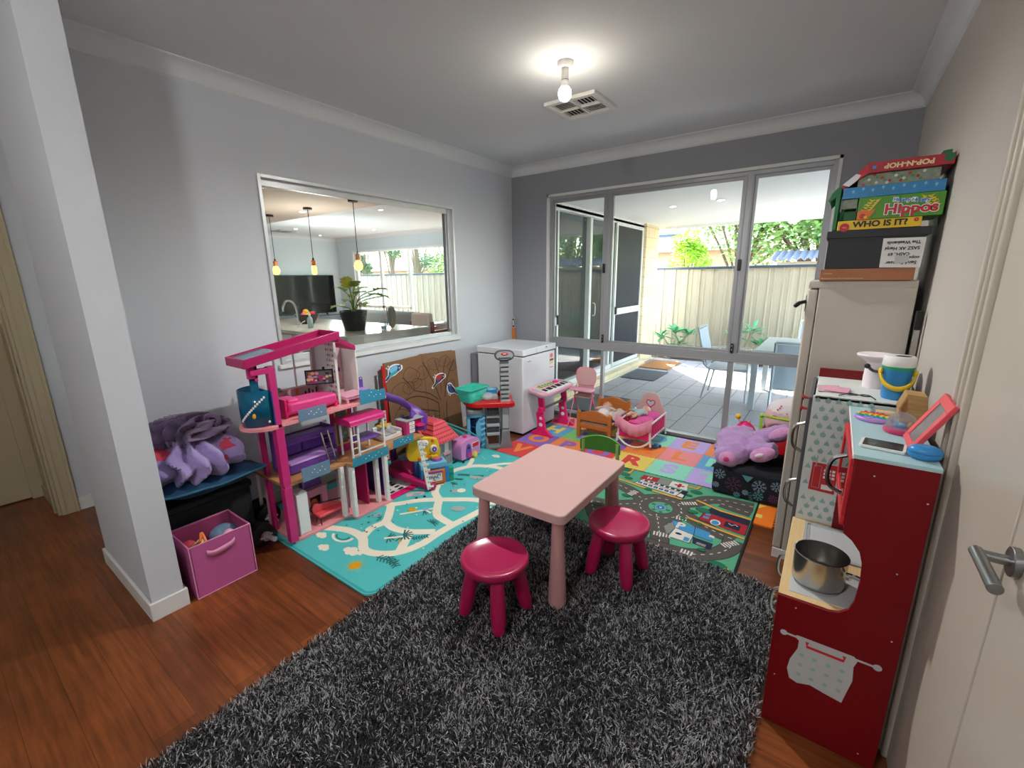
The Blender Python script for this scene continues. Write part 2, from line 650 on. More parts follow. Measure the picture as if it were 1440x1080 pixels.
mat('blanket_red', '#c8405a', .9, var=.15)
mat('navy_cushion', '#123a5c', .9, var=.55, scale=9, bump=.2)
mat('teal_piping', '#1f5f74', .8)
mat('dark_bag', '#0b1116', .8, var=.1)
mat('box_fabric_pink', '#b9568f', .85, var=.05, scale=200, bump=.2)
mat('box_fabric_edge', '#dd8fb5', .8)
mat('box_inside_pink', '#8f3560', .85)
mat('navy_fabric', '#12141f', .9, var=.2, scale=20, bump=.2)
mat('flake_pale', '#7c93a8', .85)
mat('flake_teal', '#4d8a90', .85)
mat('flake_mauve', '#5a2f4a', .85)
mat('doll_bed_cloth', '#c9b8ae', .9, var=.3, scale=60)
mat('doll_blue_print', '#4b6690', .9, var=.5, scale=60)
mat('pink_satin', '#d8879f', .55, var=.05, sheen=.3)
mat('pink_cloth', '#d8589a', .8, var=.15, scale=60)
mat('pale_cloth', '#a8c0c4', .8, var=.1)
mat('skin', '#d9a586', .6, var=.04)
mat('doll_cap', '#c96f3c', .8)
mat('cushion_white', '#e9dfe2', .9, var=.05)
mat('bulkhead_warm_tint', '#c4b3a4', .8, var=.02)  # warm glow of the pendants is mixed into this ceiling colour
mat('cushion_pink', '#e3b9c0', .9, var=.05)
mat('stone_top', '#cfc9c0', .12, var=.06, scale=30)
mat('cabinet_white', '#dbd9d4', .2, var=.02)
mat('copper', '#b4643c', .3, metal=.7)
mat('sofa_grey', '#6a6765', .9, var=.08)
mat('armchair_brown', '#7a3a24', .6, var=.08)
mat('planter_black', '#1b1c1f', .5, var=.08)
mat('leaf_bright', '#7f9f2e', .5, var=.2, scale=8)
mat('leaf_frangipani', '#4f9a62', .5, var=.25, scale=8)
mat('leaf_tree', '#86a95a', .6, var=.35, scale=3)
mat('leaf_tree_dark', '#4f7a50', .6, var=.35, scale=3)
mat('leaf_lime', '#a3cf3c', .6, var=.3, scale=4)
mat('bark', '#6b5848', .9, var=.2, scale=8)
mat('stem_grey', '#8f8a72', .8)
mat('fence_cream', '#a09684', .6, var=.03, scale=2)
mat('fence_cap', '#2d3a4a', .5)
mat('soil', '#6b5546', .95, var=.5, scale=40, bump=.6)
mat('pebble', '#c9c0b2', .8, var=.2)
mat('coir', '#b07a48', .95, var=.15, scale=120, bump=.4)
mat('grey_mat', '#5c5e60', .95, var=.2, scale=90, bump=.3)
mat('soffit_white', '#eeeeec', .7, var=.02)
mat('patio_metal', '#a3a7a9', .35, metal=.3)
mat('patio_sling', '#9aa0a6', .7, var=.06, scale=80)
mat('roof_tile_dark', '#5f5a58', .8, var=.2)
mat('roof_tile_red', '#a8674e', .8, var=.2, scale=10)
mat('house_wall', '#d2b8a0', .8, var=.06)
mat('roof_sheet', '#7f7a84', .5)
mat('solar_blue', '#9fbcd8', .3)
mat('orange_level', '#d9782a', .4)
mat('concrete', '#a9a49b', .9, var=.08)
bricky('paving', '#a29d9e', '#aea9aa', '#625f5e', .60, .30, .005, swz='yx', rough=.8)
bricky('brick_cream_x', '#e3cfa6', '#eddcb8', '#cbb48c', .31, .17, .006, swz='yz')
bricky('brick_cream_y', '#d9b98a', '#e0c498', '#bfa078', .31, .17, .006, swz='xz')
emis('bulb_glow', '#fff5e4', 28)
emis('filament_glow', '#ff9a3c', 2.2, '#ff9a40')
emis('downlight_glow', '#fff4e6', 4)
# ================================================================ ROOM SHELL
W = 3.386; H = 2.7
b = MB('floor_wood'); b.prism([(-9, -6.2), (W + .1, -6.2), (W + .1, .0), (.1, .0), (.1, 3.6), (-9, 3.6)], 'z', -.12, 0)
struct(b.build('floor', smooth=0))
b = MB('ceiling_paint'); b.prism([(-9, -6.2), (W + .1, -6.2), (W + .1, .12), (.1, .12), (.1, 3.6), (-9, 3.6)], 'z', H, H + .15)
struct(b.build('ceiling', smooth=0))
b = MB('feature_paint')
b.box(-.09, .456, 0, .12, 0, H); b.box(2.977, W + .1, 0, .12, 0, H); b.box(.456, 2.977, 0, .12, 2.386, H)
struct(b.build('wall_back', smooth=0))
b = MB('wall_paint')
b.box(-.09, 0, -3.70, -2.76, 0, H); b.box(-.09, 0, -.962, 0, 0, H); b.box(-.09, 0, -2.76, -.962, 0, .975); b.box(-.09, 0, -2.76, -.962, 2.202, H)
struct(b.build('wall_left', smooth=0))
b = MB('wall_paint'); b.box(-.09, .664, -3.825, -3.70, 0, H)
struct(b.build('wall_nib', smooth=0))
b = MB('right_paint')
b.box(W, W + .1, -2.60, 0, 0, H); b.box(W, W + .1, -4.55, -2.60, 2.34, H); b.box(W, W + .1, -6.2, -4.55, 0, H)
struct(b.build('wall_right', smooth=0))
b = MB('wall_paint'); b.box(-9, W + .1, -6.3, -6.2, 0, H); struct(b.build('wall_front', smooth=0))
b = MB('wall_paint')
b.box(-1.15, -1.04, -3.86, -3.0, 0, H); b.box(-1.15, -1.04, -4.75, -3.86, 2.29, H); b.box(-1.15, -1.04, -6.2, -4.75, 0, H)
struct(b.build('wall_hall', smooth=0))
b = MB('kitchen_paint'); b.box(-9, -1.15, -3.1, -3.0, 0, H); struct(b.build('wall_kitchen', smooth=0))
b = MB('kitchen_paint'); b.box(-8.8, -8.7, -3.0, 3.6, 0, H); struct(b.build('wall_living', smooth=0))
b = MB('kitchen_paint')
b.box(-8.7, -7.95, 3.5, 3.6, 0, H); b.box(-3.2, .1, 3.5, 3.6, 0, H); b.box(-7.95, -3.2, 3.5, 3.6, 2.32, H)
struct(b.build('wall_garden', smooth=0))
b = MB('kitchen_paint'); b.box(-.02, .08, 0.12, .2, 0, H); b.box(-.02, .08, .2, 3.62, 2.3, H)
struct(b.build('wall_patio', smooth=0))
b = MB('bulkhead_warm_tint'); b.box(-8.7, -.09, -3.0, -.43, 2.45, 2.69)
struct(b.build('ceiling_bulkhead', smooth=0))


# cornices: cove profile
def cove(name, p0, p1, inward, m='ceiling_paint', top=H):
    p0, p1, n = V(p0), V(p1), V(inward)
    prof = [(0, .09)]
    for i in range(7):
        t = R(90 * i / 6)
        prof.append((.012 + .078 * (1 - math.cos(t)) * .9, .09 - .010 - .078 * math.sin(t) * .9))
    prof += [(.09, .004), (.09, 0), (0, 0)]
    vs = []
    for p, sgn in ((p0, 1), (p1, -1)):
        d = (p1 - p0).normalized()
        for a, z in prof:
            q = p + n * a + d * sgn * a * (1 if True else 0)
            vs.append((q.x, q.y, top - z))
    k = len(prof)
    bb = MB(m); bb.add(vs, [tuple(range(k))[::-1], tuple(range(k, 2 * k))] + [(i, (i + 1) % k, k + (i + 1) % k, k + i) for i in range(k)])
    return struct(bb.build(name, smooth=40))


cove('trim_1', (0, 0, 0), (W, 0, 0), (0, -1, 0))
cove('trim_2', (0, -3.7, 0), (0, 0, 0), (1, 0, 0))
cove('trim_3', (W, 0, 0), (W, -6.2, 0), (-1, 0, 0))
cove('trim_4', (-8.7, 3.5, 0), (.1, 3.5, 0), (0, -1, 0))
cove('trim_5', (-8.7, -.43, 0), (-8.7, 3.5, 0), (1, 0, 0))
cove('trim_6', (.6, -3.7, 0), (0, -3.7, 0), (0, 1, 0))


def skirt(name, x0, x1, y0, y1, h=.09):
    bb = MB('trim_paint'); bb.box(x0, x1, y0, y1, 0, h)
    return struct(bb.build(name, bev=.003, smooth=30))


skirt('baseboard_left', 0, .013, -3.7, 0)
skirt('baseboard_back', .0, .456, -.013, 0)
b = MB('trim_paint'); b.prism([(-.103, -3.838), (.677, -3.838), (.677, -3.687), (0, -3.687), (0, -3.70), (.664, -3.70), (.664, -3.825), (-.09, -3.825), (-.09, -3.0), (-.103, -3.0)], 'z', 0, .09)
struct(b.build('baseboard_nib', bev=.003, smooth=30))
skirt('baseboard_right', W - .013, W, -2.54, 0)
skirt('baseboard_hall', -1.04, -1.027, -3.77, -3.0)


# ---- door frames
def frame_x(name, x, y0, y1, zt, face, m, w=.075, t=.018, extra=None):
    """architrave round an opening in a wall whose face is at x; face=+1/-1 is the side it stands out on"""
    bb = MB(m)
    xa, xb = (x, x + t) if face > 0 else (x - t, x)
    xc, xd = (x, x + t + .007) if face > 0 else (x - t - .007, x)
    for (a, c_) in ((y0 - w, y0), (y1, y1 + w)):
        bb.box(xa, xb, a, c_, 0, zt + w)
    bb.box(xa, xb, y0, y1, zt, zt + w)
    # raised outer bead and inner bead
    bb.box(xc, xd, y0 - w, y0 - w + .02, 0, zt + w); bb.box(xc, xd, y1 + w - .02, y1 + w, 0, zt + w)
    bb.box(xc - .0 if face > 0 else xc + .003, xd - .003 if face > 0 else xd, y0 - .03, y0 - .022, 0, zt); bb.box(xc, xd - .003 if face > 0 else xd, y1 + .022, y1 + .03, 0, zt)
    bb.box(xc, xd, y0, y1, zt + w - .02, zt + w)
    return struct(bb.build(name, bev=.003, smooth=40))


frame_x('trim_7', W, -4.5, -2.655, 2.30, -1, 'door_paint', w=.095)
b = MB('door_paint'); b.box(W - .004, W + .04, -3.125, -2.657, .005, 2.30)
b.box(W, W + .07, -2.66, -2.60, 0, 2.34)
struct(b.build('door_1', bev=.002))
dr = MB('door_paint'); dr.box(W - .004, W + .036, -4.0, -3.136, .008, 2.30)
door2 = dr.build('door_2', bev=.002); struct(door2)
b = MB('satin_nickel')
hy, hz = -3.185, 1.035
b.cyl((W - .004, hy, hz), (W - .016, hy, hz), .027, n=32)
hd = b.build('handle_rose', door2, bev=.0015)
b = MB('satin_nickel'); b.cyl((W - .012, hy, hz), (W - .056, hy, hz), .0095, n=20)
b.cyl((W - .056, hy + .012, hz + .0), (W - .056, hy - .118, hz), .0105, n=20)
b.build('door_handle', door2, bev=.001, label='satin nickel lever handle')
b = MB('dark_gap'); b.box(W + .006, W + .03, -3.1355, -3.1255, .01, 2.30); b.box(W + .04, W + .06, -4.5, -2.6, 0, 2.34); struct(b.build('door_gap_shade', smooth=0))  # dark strip and backing sheet put in as the shade between the leaves

frame_x('trim_8', -1.04, -4.75, -3.86, 2.29, 1, 'hall_door_paint', w=.09)
b = MB('hall_door_paint'); b.box(-1.15, -1.04, -3.875, -3.86, 0, 2.29); b.box(-1.60, -1.15, -3.86, -3.84, 0, 2.5)
b.box(-1.14, -1.10, -3.885, -3.875, 0, 2.29)
b.box(-1.55, -1.15, -3.874, -3.86, 0, .09)
struct(b.build('trim_9', bev=.002))
b = MB('satin_nickel'); b.box(-1.075, -1.05, -3.877, -3.875, .97, 1.045); b.mat('dark_gap').box(-1.067, -1.058, -3.8785, -3.877, .99, 1.03)
st = b.build('strike_plate'); st['kind'] = 'structure'
b = MB('hall_door_paint'); b.box(-1.60, -1.56, -4.75, -3.86, .01, 2.2); b.box(-1.56, -1.545, -3.93, -3.86, 0, 2.3)
struct(b.build('door_4', bev=.002))
b = MB('wall_paint'); b.box(-1.70, -1.60, -6.2, -3.84, 0, H); struct(b.build('wall_closet', smooth=0))

# ================================================================ WINDOW_1 (left wall, looks into the kitchen)
def rect_frame_x(bb, x0, x1, y0, y1, z0, z1, w):
    bb.box(x0, x1, y0, y0 + w, z0, z1); bb.box(x0, x1, y1 - w, y1, z0, z1)
    bb.box(x0, x1, y0 + w, y1 - w, z0, z0 + w); bb.box(x0, x1, y0 + w, y1 - w, z1 - w, z1)


def rect_frame_y(bb, y0, y1, x0, x1, z0, z1, w):
    bb.box(x0, x0 + w, y0, y1, z0, z1); bb.box(x1 - w, x1, y0, y1, z0, z1)
    bb.box(x0 + w, x1 - w, y0, y1, z0, z0 + w); bb.box(x0 + w, x1 - w, y0, y1, z1 - w, z1)


ya, yb, za, zb = -2.76, -.962, .975, 2.202
b = MB('aluminium'); rect_frame_x(b, -.085, .012, ya, yb, za, zb, .022)
b.box(-.05, -.03, ya + .02, yb - .02, zb - .065, zb - .02)
b.box(-.07, -.055, ya + .02, yb - .02, zb - .055, zb - .02)
b.box(-.05, -.02, yb - .06, yb - .02, za + .02, zb - .02)
b.mat('aluminium_dark').box(-.066, -.052, yb - .085, yb - .06, za + .02, zb - .06)
b.mat('aluminium').box(-.066, -.03, ya + .02, yb - .02, za + .02, za + .05)
w1 = struct(b.build('window_1', bev=.0015))
b = MB('window_glass'); b.box(-.060, -.058, ya + .02, yb - .06, za + .04, zb - .05)
b.build('glass_pane', w1, smooth=0)
b = MB('trim_paint'); b.box(-.0, .02, ya - .02, yb + .02, za - .03, za + .0)
struct(b.build('window_sill', bev=.002))

# ================================================================ WINDOW_2 (back wall sliding window to the floor)
xa, xb = .456, 2.977
b = MB('trim_paint')
b.box(xa - .0, xa + .022, -.004, .05, 0, 2.386); b.box(xb - .022, xb, -.004, .05, 0, 2.386); b.box(xa, xb, -.004, .05, 2.362, 2.386)
struct(b.build('trim_10', bev=.001))
b = MB('aluminium_grey'); rect_frame_y(b, .03, .10, xa + .022, xb - .022, 0.0, 2.362, .032)
b.box(xa + .05, xb - .05, .025, .095, .795, .868)          # transom rail
b.box(xa + .05, xb - .05, .02, .03, .786, .797)
for mx, w_ in ((1.137, .062), (2.374, .070)):
    b.box(mx - w_ / 2, mx + w_ / 2, .03, .085, .868, 2.335)
    b.box(mx - w_ / 2 + .008, mx - w_ / 2 + .016, .024, .03, .868, 2.335)
    b.box(mx + w_ / 2 - .016, mx + w_ / 2 - .008, .024, .03, .868, 2.335)
# sliding sash rims
for x0, x1 in ((.51, 1.106), (1.168, 2.339), (2.409, 2.925)):
    rect_frame_y(b, .05, .075, x0 - .01, x1 + .01, .862, 2.335, .03)
b.box(1.118, 1.148, .03, .08, .03, .80); b.box(2.345, 2.395, .03, .08, .03, .80)
w2 = struct(b.build('window_2', bev=.0015))
b = MB('window_glass')
for x0, x1 in ((.51, 1.106), (1.168, 2.339), (2.409, 2.925)):
    b.box(x0, x1, .061, .063, .88, 2.31)
for x0, x1 in ((.50, 1.12), (1.146, 2.347), (2.393, 2.935)):
    b.box(x0, x1, .061, .063, .03, .80)
b.build('glass_pane', w2, smooth=0)
for mx in (1.137, 2.374):
    b = MB('black_plastic'); b.box(mx - .028, mx - .004, .008, .028, 1.58, 1.67); b.build('window_latch', w2, bev=.003)
    b = MB('black_plastic'); b.box(mx - .015, mx + .005, .008, .028, .87, .955); b.mat('chrome').box(mx - .009, mx - .001, .004, .01, .89, .905); b.box(mx - .009, mx - .001, .004, .01, .925, .94)
    b.build('sash_lock', w2, bev=.003)

# ================================================================ CEILING FITTINGS
t = thing('ceiling_light', 'white batten holder with one lit bulb hanging from the ceiling', 'light', (1.678, -1.816, H))
b = MB('offwhite_gloss'); b.lathe([(.0, 0), (.044, 0), (.044, -.012), (.036, -.026), (.022, -.03), (0, -.03)], (1.678, -1.816, H)); b.build('ceiling_rose', t)
b = MB('offwhite_gloss'); b.cyl((1.678, -1.816, H - .028), (1.678, -1.816, H - .098), .0205, n=24)
b.mat('grey_plastic').cyl((1.678, -1.816, H - .088), (1.678, -1.816, H - .092), .0212, n=24)
b.mat('white_plastic').lathe([(.019, -.098), (.021, -.112), (.026, -.128)], (1.678, -1.816, H)); b.build('lamp_holder', t)
b = MB('bulb_glow'); b.lathe([(.026, -.128), (.033, -.14), (.036, -.155), (.034, -.172), (.026, -.186), (.013, -.194), (0, -.196)], (1.678, -1.816, H)); b.build('bulb', t)

VX, VY = 1.463, -1.21
t = thing('ceiling_vent', 'square white ceiling air vent beside the hanging bulb', 'vent', (VX, VY, H))
b = MB('dark_gap'); b.box(VX - .15, VX + .15, VY - .15, VY + .15, H - .006, H - .002); b.build('vent_backing', t, smooth=0)
b = MB('offwhite_gloss')
for (x0, x1, y0, y1) in ((-.19, -.15, -.18, .18), (.15, .19, -.18, .18), (-.15, .15, -.18, -.14), (-.15, .15, .14, .18), (-.008, .008, -.14, .14), (-.15, .15, -.008, .008)):
    b.box(VX + x0, VX + x1, VY + y0, VY + y1, H - .024, H - .001)
b.build('vent_frame', t, bev=.003)
b = MB('offwhite_gloss')
for k in range(5):
    o_ = .022 + k * .025
    b.bar((VX - .148, VY + .0 - o_ + .0, H - .014), (VX - .01, VY - o_, H - .014), .0015, .013, up=(0, .85, .5))
    b.bar((VX + .01, VY + o_, H - .014), (VX + .148, VY + o_, H - .014), .0015, .013, up=(0, .97, .22))
for k in range(5):
    o_ = .025 + k * .026
    b.bar((VX - o_, VY + .01, H - .014), (VX - o_, VY + .138, H - .014), .0015, .013, up=(-.7, 0, .7))
    b.bar((VX + o_, VY - .01, H - .014), (VX + o_, VY - .138, H - .014), .0015, .013, up=(-.9, 0, .4))
b.build('vent_blades', t)

# ================================================================ KITCHEN AND LIVING ROOM BEYOND WINDOW_1
t = thing('kitchen_island', 'white kitchen island with a glossy stone top seen through the inner window', 'kitchen island', (-2.7, -.75, 0))
b = MB('stone_top'); b.box(-4.3, -1.27, -1.38, -.15, .89, .93); b.box(-1.31, -1.27, -1.38, -.15, .03, .89); b.build('worktop', t, bev=.003)
b = MB('cabinet_white'); b.box(-4.25, -1.33, -1.33, -.38, .08, .885); b.build('cabinet_body', t, bev=.003)
for k in range(5):
    x0 = -4.2 + k * .57
    b = MB('cabinet_white'); b.box(x0, x0 + .555, -1.352, -1.334, .1, .87); b.build('door', t, bev=.003)
b = MB('dark_gap'); b.box(-4.2, -1.34, -1.30, -.4, 0, .08); b.build('plinth', t)
b = MB('stone_top'); b.box(-8, -1.9, -2.95, -2.35, .86, .9); b.mat('cabinet_white').box(-8, -1.9, -2.93, -2.4, 0, .858)
recenter(tag(b.build('kitchen_bench', bev=.003), 'long low white kitchen bench along the far kitchen wall', 'kitchen bench'))
t = thing('sink_tap', 'chrome gooseneck tap on the kitchen island', 'tap', (-2.72, -1.13, .93))
b = MB('chrome'); b.cyl((-2.72, -1.13, .93), (-2.72, -1.13, .97), .025)
b.tube(spl([(-2.72, -1.13, .95), (-2.72, -1.13, 1.15), (-2.76, -1.15, 1.26), (-2.86, -1.18, 1.28), (-2.93, -1.2, 1.2), (-2.94, -1.2, 1.14)], 5), .013); b.build('spout', t)
b = MB('chrome'); b.tube([(-2.70, -1.12, .98), (-2.62, -1.09, 1.02)], .007); b.build('lever', t)
t = thing('soap_bottle', 'clear soap pump bottle beside the kitchen tap', 'bottle', (-2.55, -1.06, .93))
b = MB('pale_cloth'); b.lathe([(0, 0), (.034, 0), (.036, .1), (.03, .13), (.013, .15), (.013, .16)], (-2.55, -1.06, .93)); b.build('bottle_body', t)
b = MB('white_plastic'); b.cyl((-2.55, -1.06, 1.09), (-2.55, -1.06, 1.12), .014); b.cyl((-2.55, -1.06, 1.12), (-2.55, -1.06, 1.14), .004); b.bar((-2.55, -1.06, 1.14), (-2.51, -1.08, 1.135), .01, .008); b.build('pump', t)
t = thing('fruit_bowl', 'black bowl of fruit on the kitchen island', 'bowl', (-3.15, -.75, .93))
b = MB('black_plastic'); b.lathe([(0, 0), (.08, 0), (.09, .015), (.15, .09), (.17, .14), (.16, .14), (.14, .09), (.07, .03), (0, .025)], (-3.15, -.75, .93)); b.build('bowl', t)
for k, (dx, dy, dz, m) in enumerate(((-.06, .03, .13, 'leaf_lime'), (.05, .05, .14, 'red_plastic'), (.02, -.06, .13, 'coral_plastic'), (.08, -.03, .12, 'leaf_lime'), (-.03, .0, .17, 'yellow_deep'))):
    b = MB(m); b.ell((-3.15 + dx, -.75 + dy, .93 + dz), (.042, .04, .038)); o = b.build('apple' if m != 'yellow_deep' else 'orange_fruit')
    tag(o, 'round %s fruit lying in the black bowl, %s' % ({'leaf_lime': 'green', 'red_plastic': 'red', 'coral_plastic': 'pinkish', 'yellow_deep': 'yellow'}[m], ['at its left rim', 'at its back', 'at its front', 'at its right rim', 'topmost'][k]), 'fruit', 'fruit in the kitchen bowl'); recenter(o)


def leaf(bb, base, d, L, w, curl=.3, up=(0, 0, 1), lobes=0):
    """a folded leaf along d"""
    base, d = V(base), V(d).normalized()
    s_ = d.cross(V(up))
    if s_.length < .05: s_ = d.cross(V((1, 0, 0)))
    s_.normalize(); n = s_.cross(d)
    ks = [(0, .04), (.25, .75), (.5, 1), (.75, .7), (1, 0.02)]
    if lobes: ks = [(0, .3), (.12, .95), (.25, .55), (.38, 1), (.5, .6), (.62, .9), (.75, .4), (1, .02)]
    vs = []
    for t_, q in ks:
        c = base + d * L * t_ - V((0, 0, 1)) * curl * L * t_ * t_
        vs += [c - s_ * w / 2 * q + n * .12 * w * q, c, c + s_ * w / 2 * q + n * .12 * w * q]
    fs = []
    for i in range(len(ks) - 1):
        a = i * 3
        fs += [(a, a + 1, a + 4, a + 3), (a + 1, a + 2, a + 5, a + 4)]
    bb.add(vs, fs)


PX, PY = -1.78, -.92
t = thing('potted_plant', 'lobed green houseplant in a black ribbed pot on the kitchen island', 'plant', (PX, PY, .93))
b = MB('planter_black')
prof = [(0, 0), (.115, 0)]
for k in range(12):
    z = .01 + k * .019; r = .118 + .045 * (k / 11)
    prof += [(r + .003, z), (r + .003, z + .012), (r - .001, z + .015)]
prof += [(.16, .245), (.145, .245), (.14, .2), (0, .2)]
b.lathe(prof, (PX, PY, .93), n=32); b.build('plant_pot', t)
b = MB('soil'); b.lathe([(.139, .0), (0, .01)], (PX, PY, 1.125)); b.build('soil', t)
bs = MB('leaf_bright'); bl = MB('leaf_bright')
rr = random.Random(5)
for (dx, dy, dz, L, ld) in ((-.12, -.05, .30, .2, (-.5, -.2, .3)), (-.02, -.04, .36, .22, (-.3, .1, .6)), (.10, .02, .26, .2, (.8, .2, .3)), (.26, .12, .24, .2, (.9, .3, .1)), (.06, -.1, .18, .18, (.5, -.7, .1)), (-.16, -.08, .10, .2, (-.9, -.3, .05)), (.02, .1, .3, .2, (.1, .8, .4)), (.36, .2, .22, .13, (.9, .5, -.1)), (-.05, .05, .22, .17, (-.5, .6, .4)), (.14, -.04, .36, .2, (.6, -.2, .5)), (.2, .0, .14, .18, (.8, -.4, .0)), (-.1, .02, .4, .16, (-.2, .3, .8)), (.3, .16, .3, .2, (.7, .5, .2))):
    p = V((PX, PY, 1.13)); q = p + V((dx, dy, dz))
    bs.tube(spl([p, p + V((dx * .3, dy * .3, dz * .7)), q], 4), .006, n=6)
    leaf(bl, q - V(ld).normalized() * .05, ld, L, L * .85, .25, lobes=1)
bs.build('stems', t); bl.build('leaves', t, smooth=0, fixn=False)
t = thing('striped_vase', 'rounded striped stone ornament behind the potted plant', 'ornament', (-1.55, -.52, .93))
b = MB('stem_grey'); b.ell((-1.55, -.52, 1.075), (.075, .035, .145))
b.mat('grey_plastic')
for k in range(4): b.tube([(-1.55 - .045 + k * .03 + .05 * math.cos(a) * .0, -.556 + .0, .96 + .23 * a / 1) for a in (0, .25, .5, .75, 1)], .007, n=6)
b.build('ornament_body', t)
b = MB('dome_clear'); b.lathe([(.0, 0), (.032, 0), (.04, .06), (.036, .11), (.034, .11), (.037, .06), (.028, .006), (0, .006)], (-1.50, -.70, .93)); b.mat('pale_cloth').cyl((-1.50, -.70, .937), (-1.50, -.70, .975), .03, n=20)
recenter(tag(b.build('drinking_glass'), 'small glass of water on the island beside the black plant pot', 'glass'))

for k, (x, y) in enumerate(((-3.57, -.9), (-2.58, -.9), (-1.65, -.88))):
    lab = ['round warm filament pendant lamp hanging nearest the television', 'long tubular filament pendant lamp, middle one over the island', 'round warm filament pendant lamp hanging over the potted plant'][k]
    t = thing('pendant_lamp', lab, 'pendant lamp', (x, y, 2.45), 'filament pendants over the kitchen island')
    b = MB('black_plastic'); b.cyl((x, y, 2.45), (x, y, 2.425), .055, n=24); b.build('canopy', t)
    zc = {0: 1.82, 1: 1.80, 2: 1.84}[k]
    b = MB('black_rubber'); b.cyl((x, y, 2.425), (x, y, zc), .004, n=8); b.cyl((x, y, zc + .03), (x, y, zc - .01), .012, n=10); b.build('cord', t)
    b = MB('copper'); b.cyl((x, y, zc), (x, y, zc - .07), .026, n=18); b.lathe([(.018, 0), (.03, -.01), (.03, -.015)], (x, y, zc)); b.build('lamp_socket', t)
    b = MB('filament_glow')
    if k == 1: b.lathe([(.022, -.07), (.03, -.09), (.032, -.16), (.022, -.18), (0, -.185)], (x, y, zc))
    else: b.lathe([(.02, -.07), (.035, -.09), (.048, -.12), (.05, -.14), (.042, -.17), (.022, -.188), (0, -.192)], (x, y, zc))
    b.build('bulb', t)

first = None
spots = [(-7.20, 1.51, H, 'near the television wall'), (-8.17, 2.70, H, 'in the far corner by the television'), (-3.42, .93, H, 'nearest, beside the kitchen bulkhead'), (-6.03, 2.78, H, 'near the garden doors'), (-5.2, 1.9, H, 'in the middle of the living room ceiling'), (-2.95, -.76, 2.45, 'in the lowered kitchen bulkhead')]
for x, y, z, wh in spots:
    lab = 'small round recessed downlight ' + wh
    if first is None:
        first = thing('downlight', lab, 'downlight', (x, y, z), 'recessed living room downlights')
        b = MB('white_plastic'); b.lathe([(.035, -.002), (.036, -.006), (.05, -.005), (.052, 0)], (x, y, z)); b.build('bezel', first)
        b = MB('downlight_glow'); b.lathe([(.035, -.003), (0, -.003)], (x, y, z)); b.build('lens', first, fixn=False)
    else:
        dup(first, (x, y, z), label=lab)
b = MB('grey_plastic_light'); b.box(-8.0, -7.6, 1.35, 1.75, H - .02, H - .001)
for k in range(6): b.mat('aluminium_dark').box(-7.97, -7.63, 1.39 + k * .055, 1.405 + k * .055, H - .023, H - .02)
tag(b.build('ceiling_vent'), 'square vent in the living room ceiling above the television', 'vent')

t = thing('television', 'large black flat television on the living room wall', 'television', (-8.55, 2.42, .62))
b = MB('black_plastic'); b.box(-8.62, -8.575, 1.55, 3.23, .66, 1.69); b.build('frame', t, bev=.004)
b = MB('screen_black'); b.box(-8.575, -8.572, 1.57, 3.21, .68, 1.67); b.build('screen', t, smooth=0)
b = MB('black_plastic'); b.bar((-8.5, 2.0, .61), (-8.6, 2.0, .68), .04, .02); b.build('foot', t)
b = MB('black_plastic'); b.bar((-8.5, 2.9, .61), (-8.6, 2.9, .68), .04, .02); b.build('foot', t)
t = thing('media_cabinet', 'low dark media cabinet under the television', 'cabinet', (-8.45, 2.4, 0))
b = MB('sofa_grey'); b.box(-8.69, -8.2, 1.3, 3.45, 0, .6); b.build('cabinet_body', t, bev=.004)
for k in range(3):
    b = MB('dark_grey_plastic'); b.box(-8.2, -8.185, 1.33 + k * .7, 2.0 + k * .7, .1, .57); b.build('door', t, bev=.003)
t = thing('sofa', 'grey sofa in the living room by the garden doors', 'sofa', (-5.1, 2.5, 0))
b = MB('sofa_grey'); b.box(-6.3, -3.9, 2.1, 2.95, 0, .42); b.build('base', t, bev=.03)
b = MB('sofa_grey'); b.box(-6.3, -3.9, 1.95, 2.2, .02, .88); b.build('backrest', t, bev=.06, seg=3)
for k in range(3):
    b = MB('sofa_grey'); b.box(-6.08 + k * .66, -5.44 + k * .66, 2.2, 2.92, .42, .58); b.build('seat_cushion', t, bev=.05, seg=3)
for x in (-6.32, -4.08):
    b = MB('sofa_grey'); b.box(x, x + .2, 2.02, 2.95, .1, .62); b.build('armrest', t, bev=.05, seg=3)
t = thing('armchair', 'reddish brown wooden armchair with pale cushion beside the grey sofa', 'armchair', (-3.0, 1.6, 0))
b = MB('armchair_brown')
for x in (-3.3, -2.75):
    b.box(x, x + .05, 1.3, 1.35, 0, .8); b.box(x, x + .05, 1.85, 1.9, 0, .6); b.box(x - .01, x + .06, 1.3, 1.95, .6, .64)
b.build('frame', t, bev=.006)
b = MB('doll_bed_cloth'); b.box(-3.23, -2.77, 1.35, 1.9, .35, .5); b.build('seat', t, bev=.04, seg=3)
b = MB('doll_bed_cloth'); b.box(-3.23, -2.77, 1.27, 1.4, .45, .95); b.build('backrest', t, bev=.04, seg=3)

# living room garden doors (structure)
b = MB('trim_paint'); rect_frame_y(b, 3.46, 3.6, -7.95, -3.2, 0, 2.32, .05)
for x in (-6.80, -5.70, -4.45): b.box(x - .045, x + .045, 3.5, 3.56, 0, 2.3)
b.box(-7.9, -5.7, 3.5, 3.55, .80, .87); b.box(-4.45, -3.2, 3.5, 3.55, .80, .87)
b.box(-7.95, -7.80, 3.5, 3.57, 0, 2.3)
w3 = struct(b.build('window_3', bev=.003))
b = MB('window_glass'); b.box(-7.9, -3.25, 3.53, 3.532, .05, 2.28); b.build('glass_pane', w3, smooth=0)

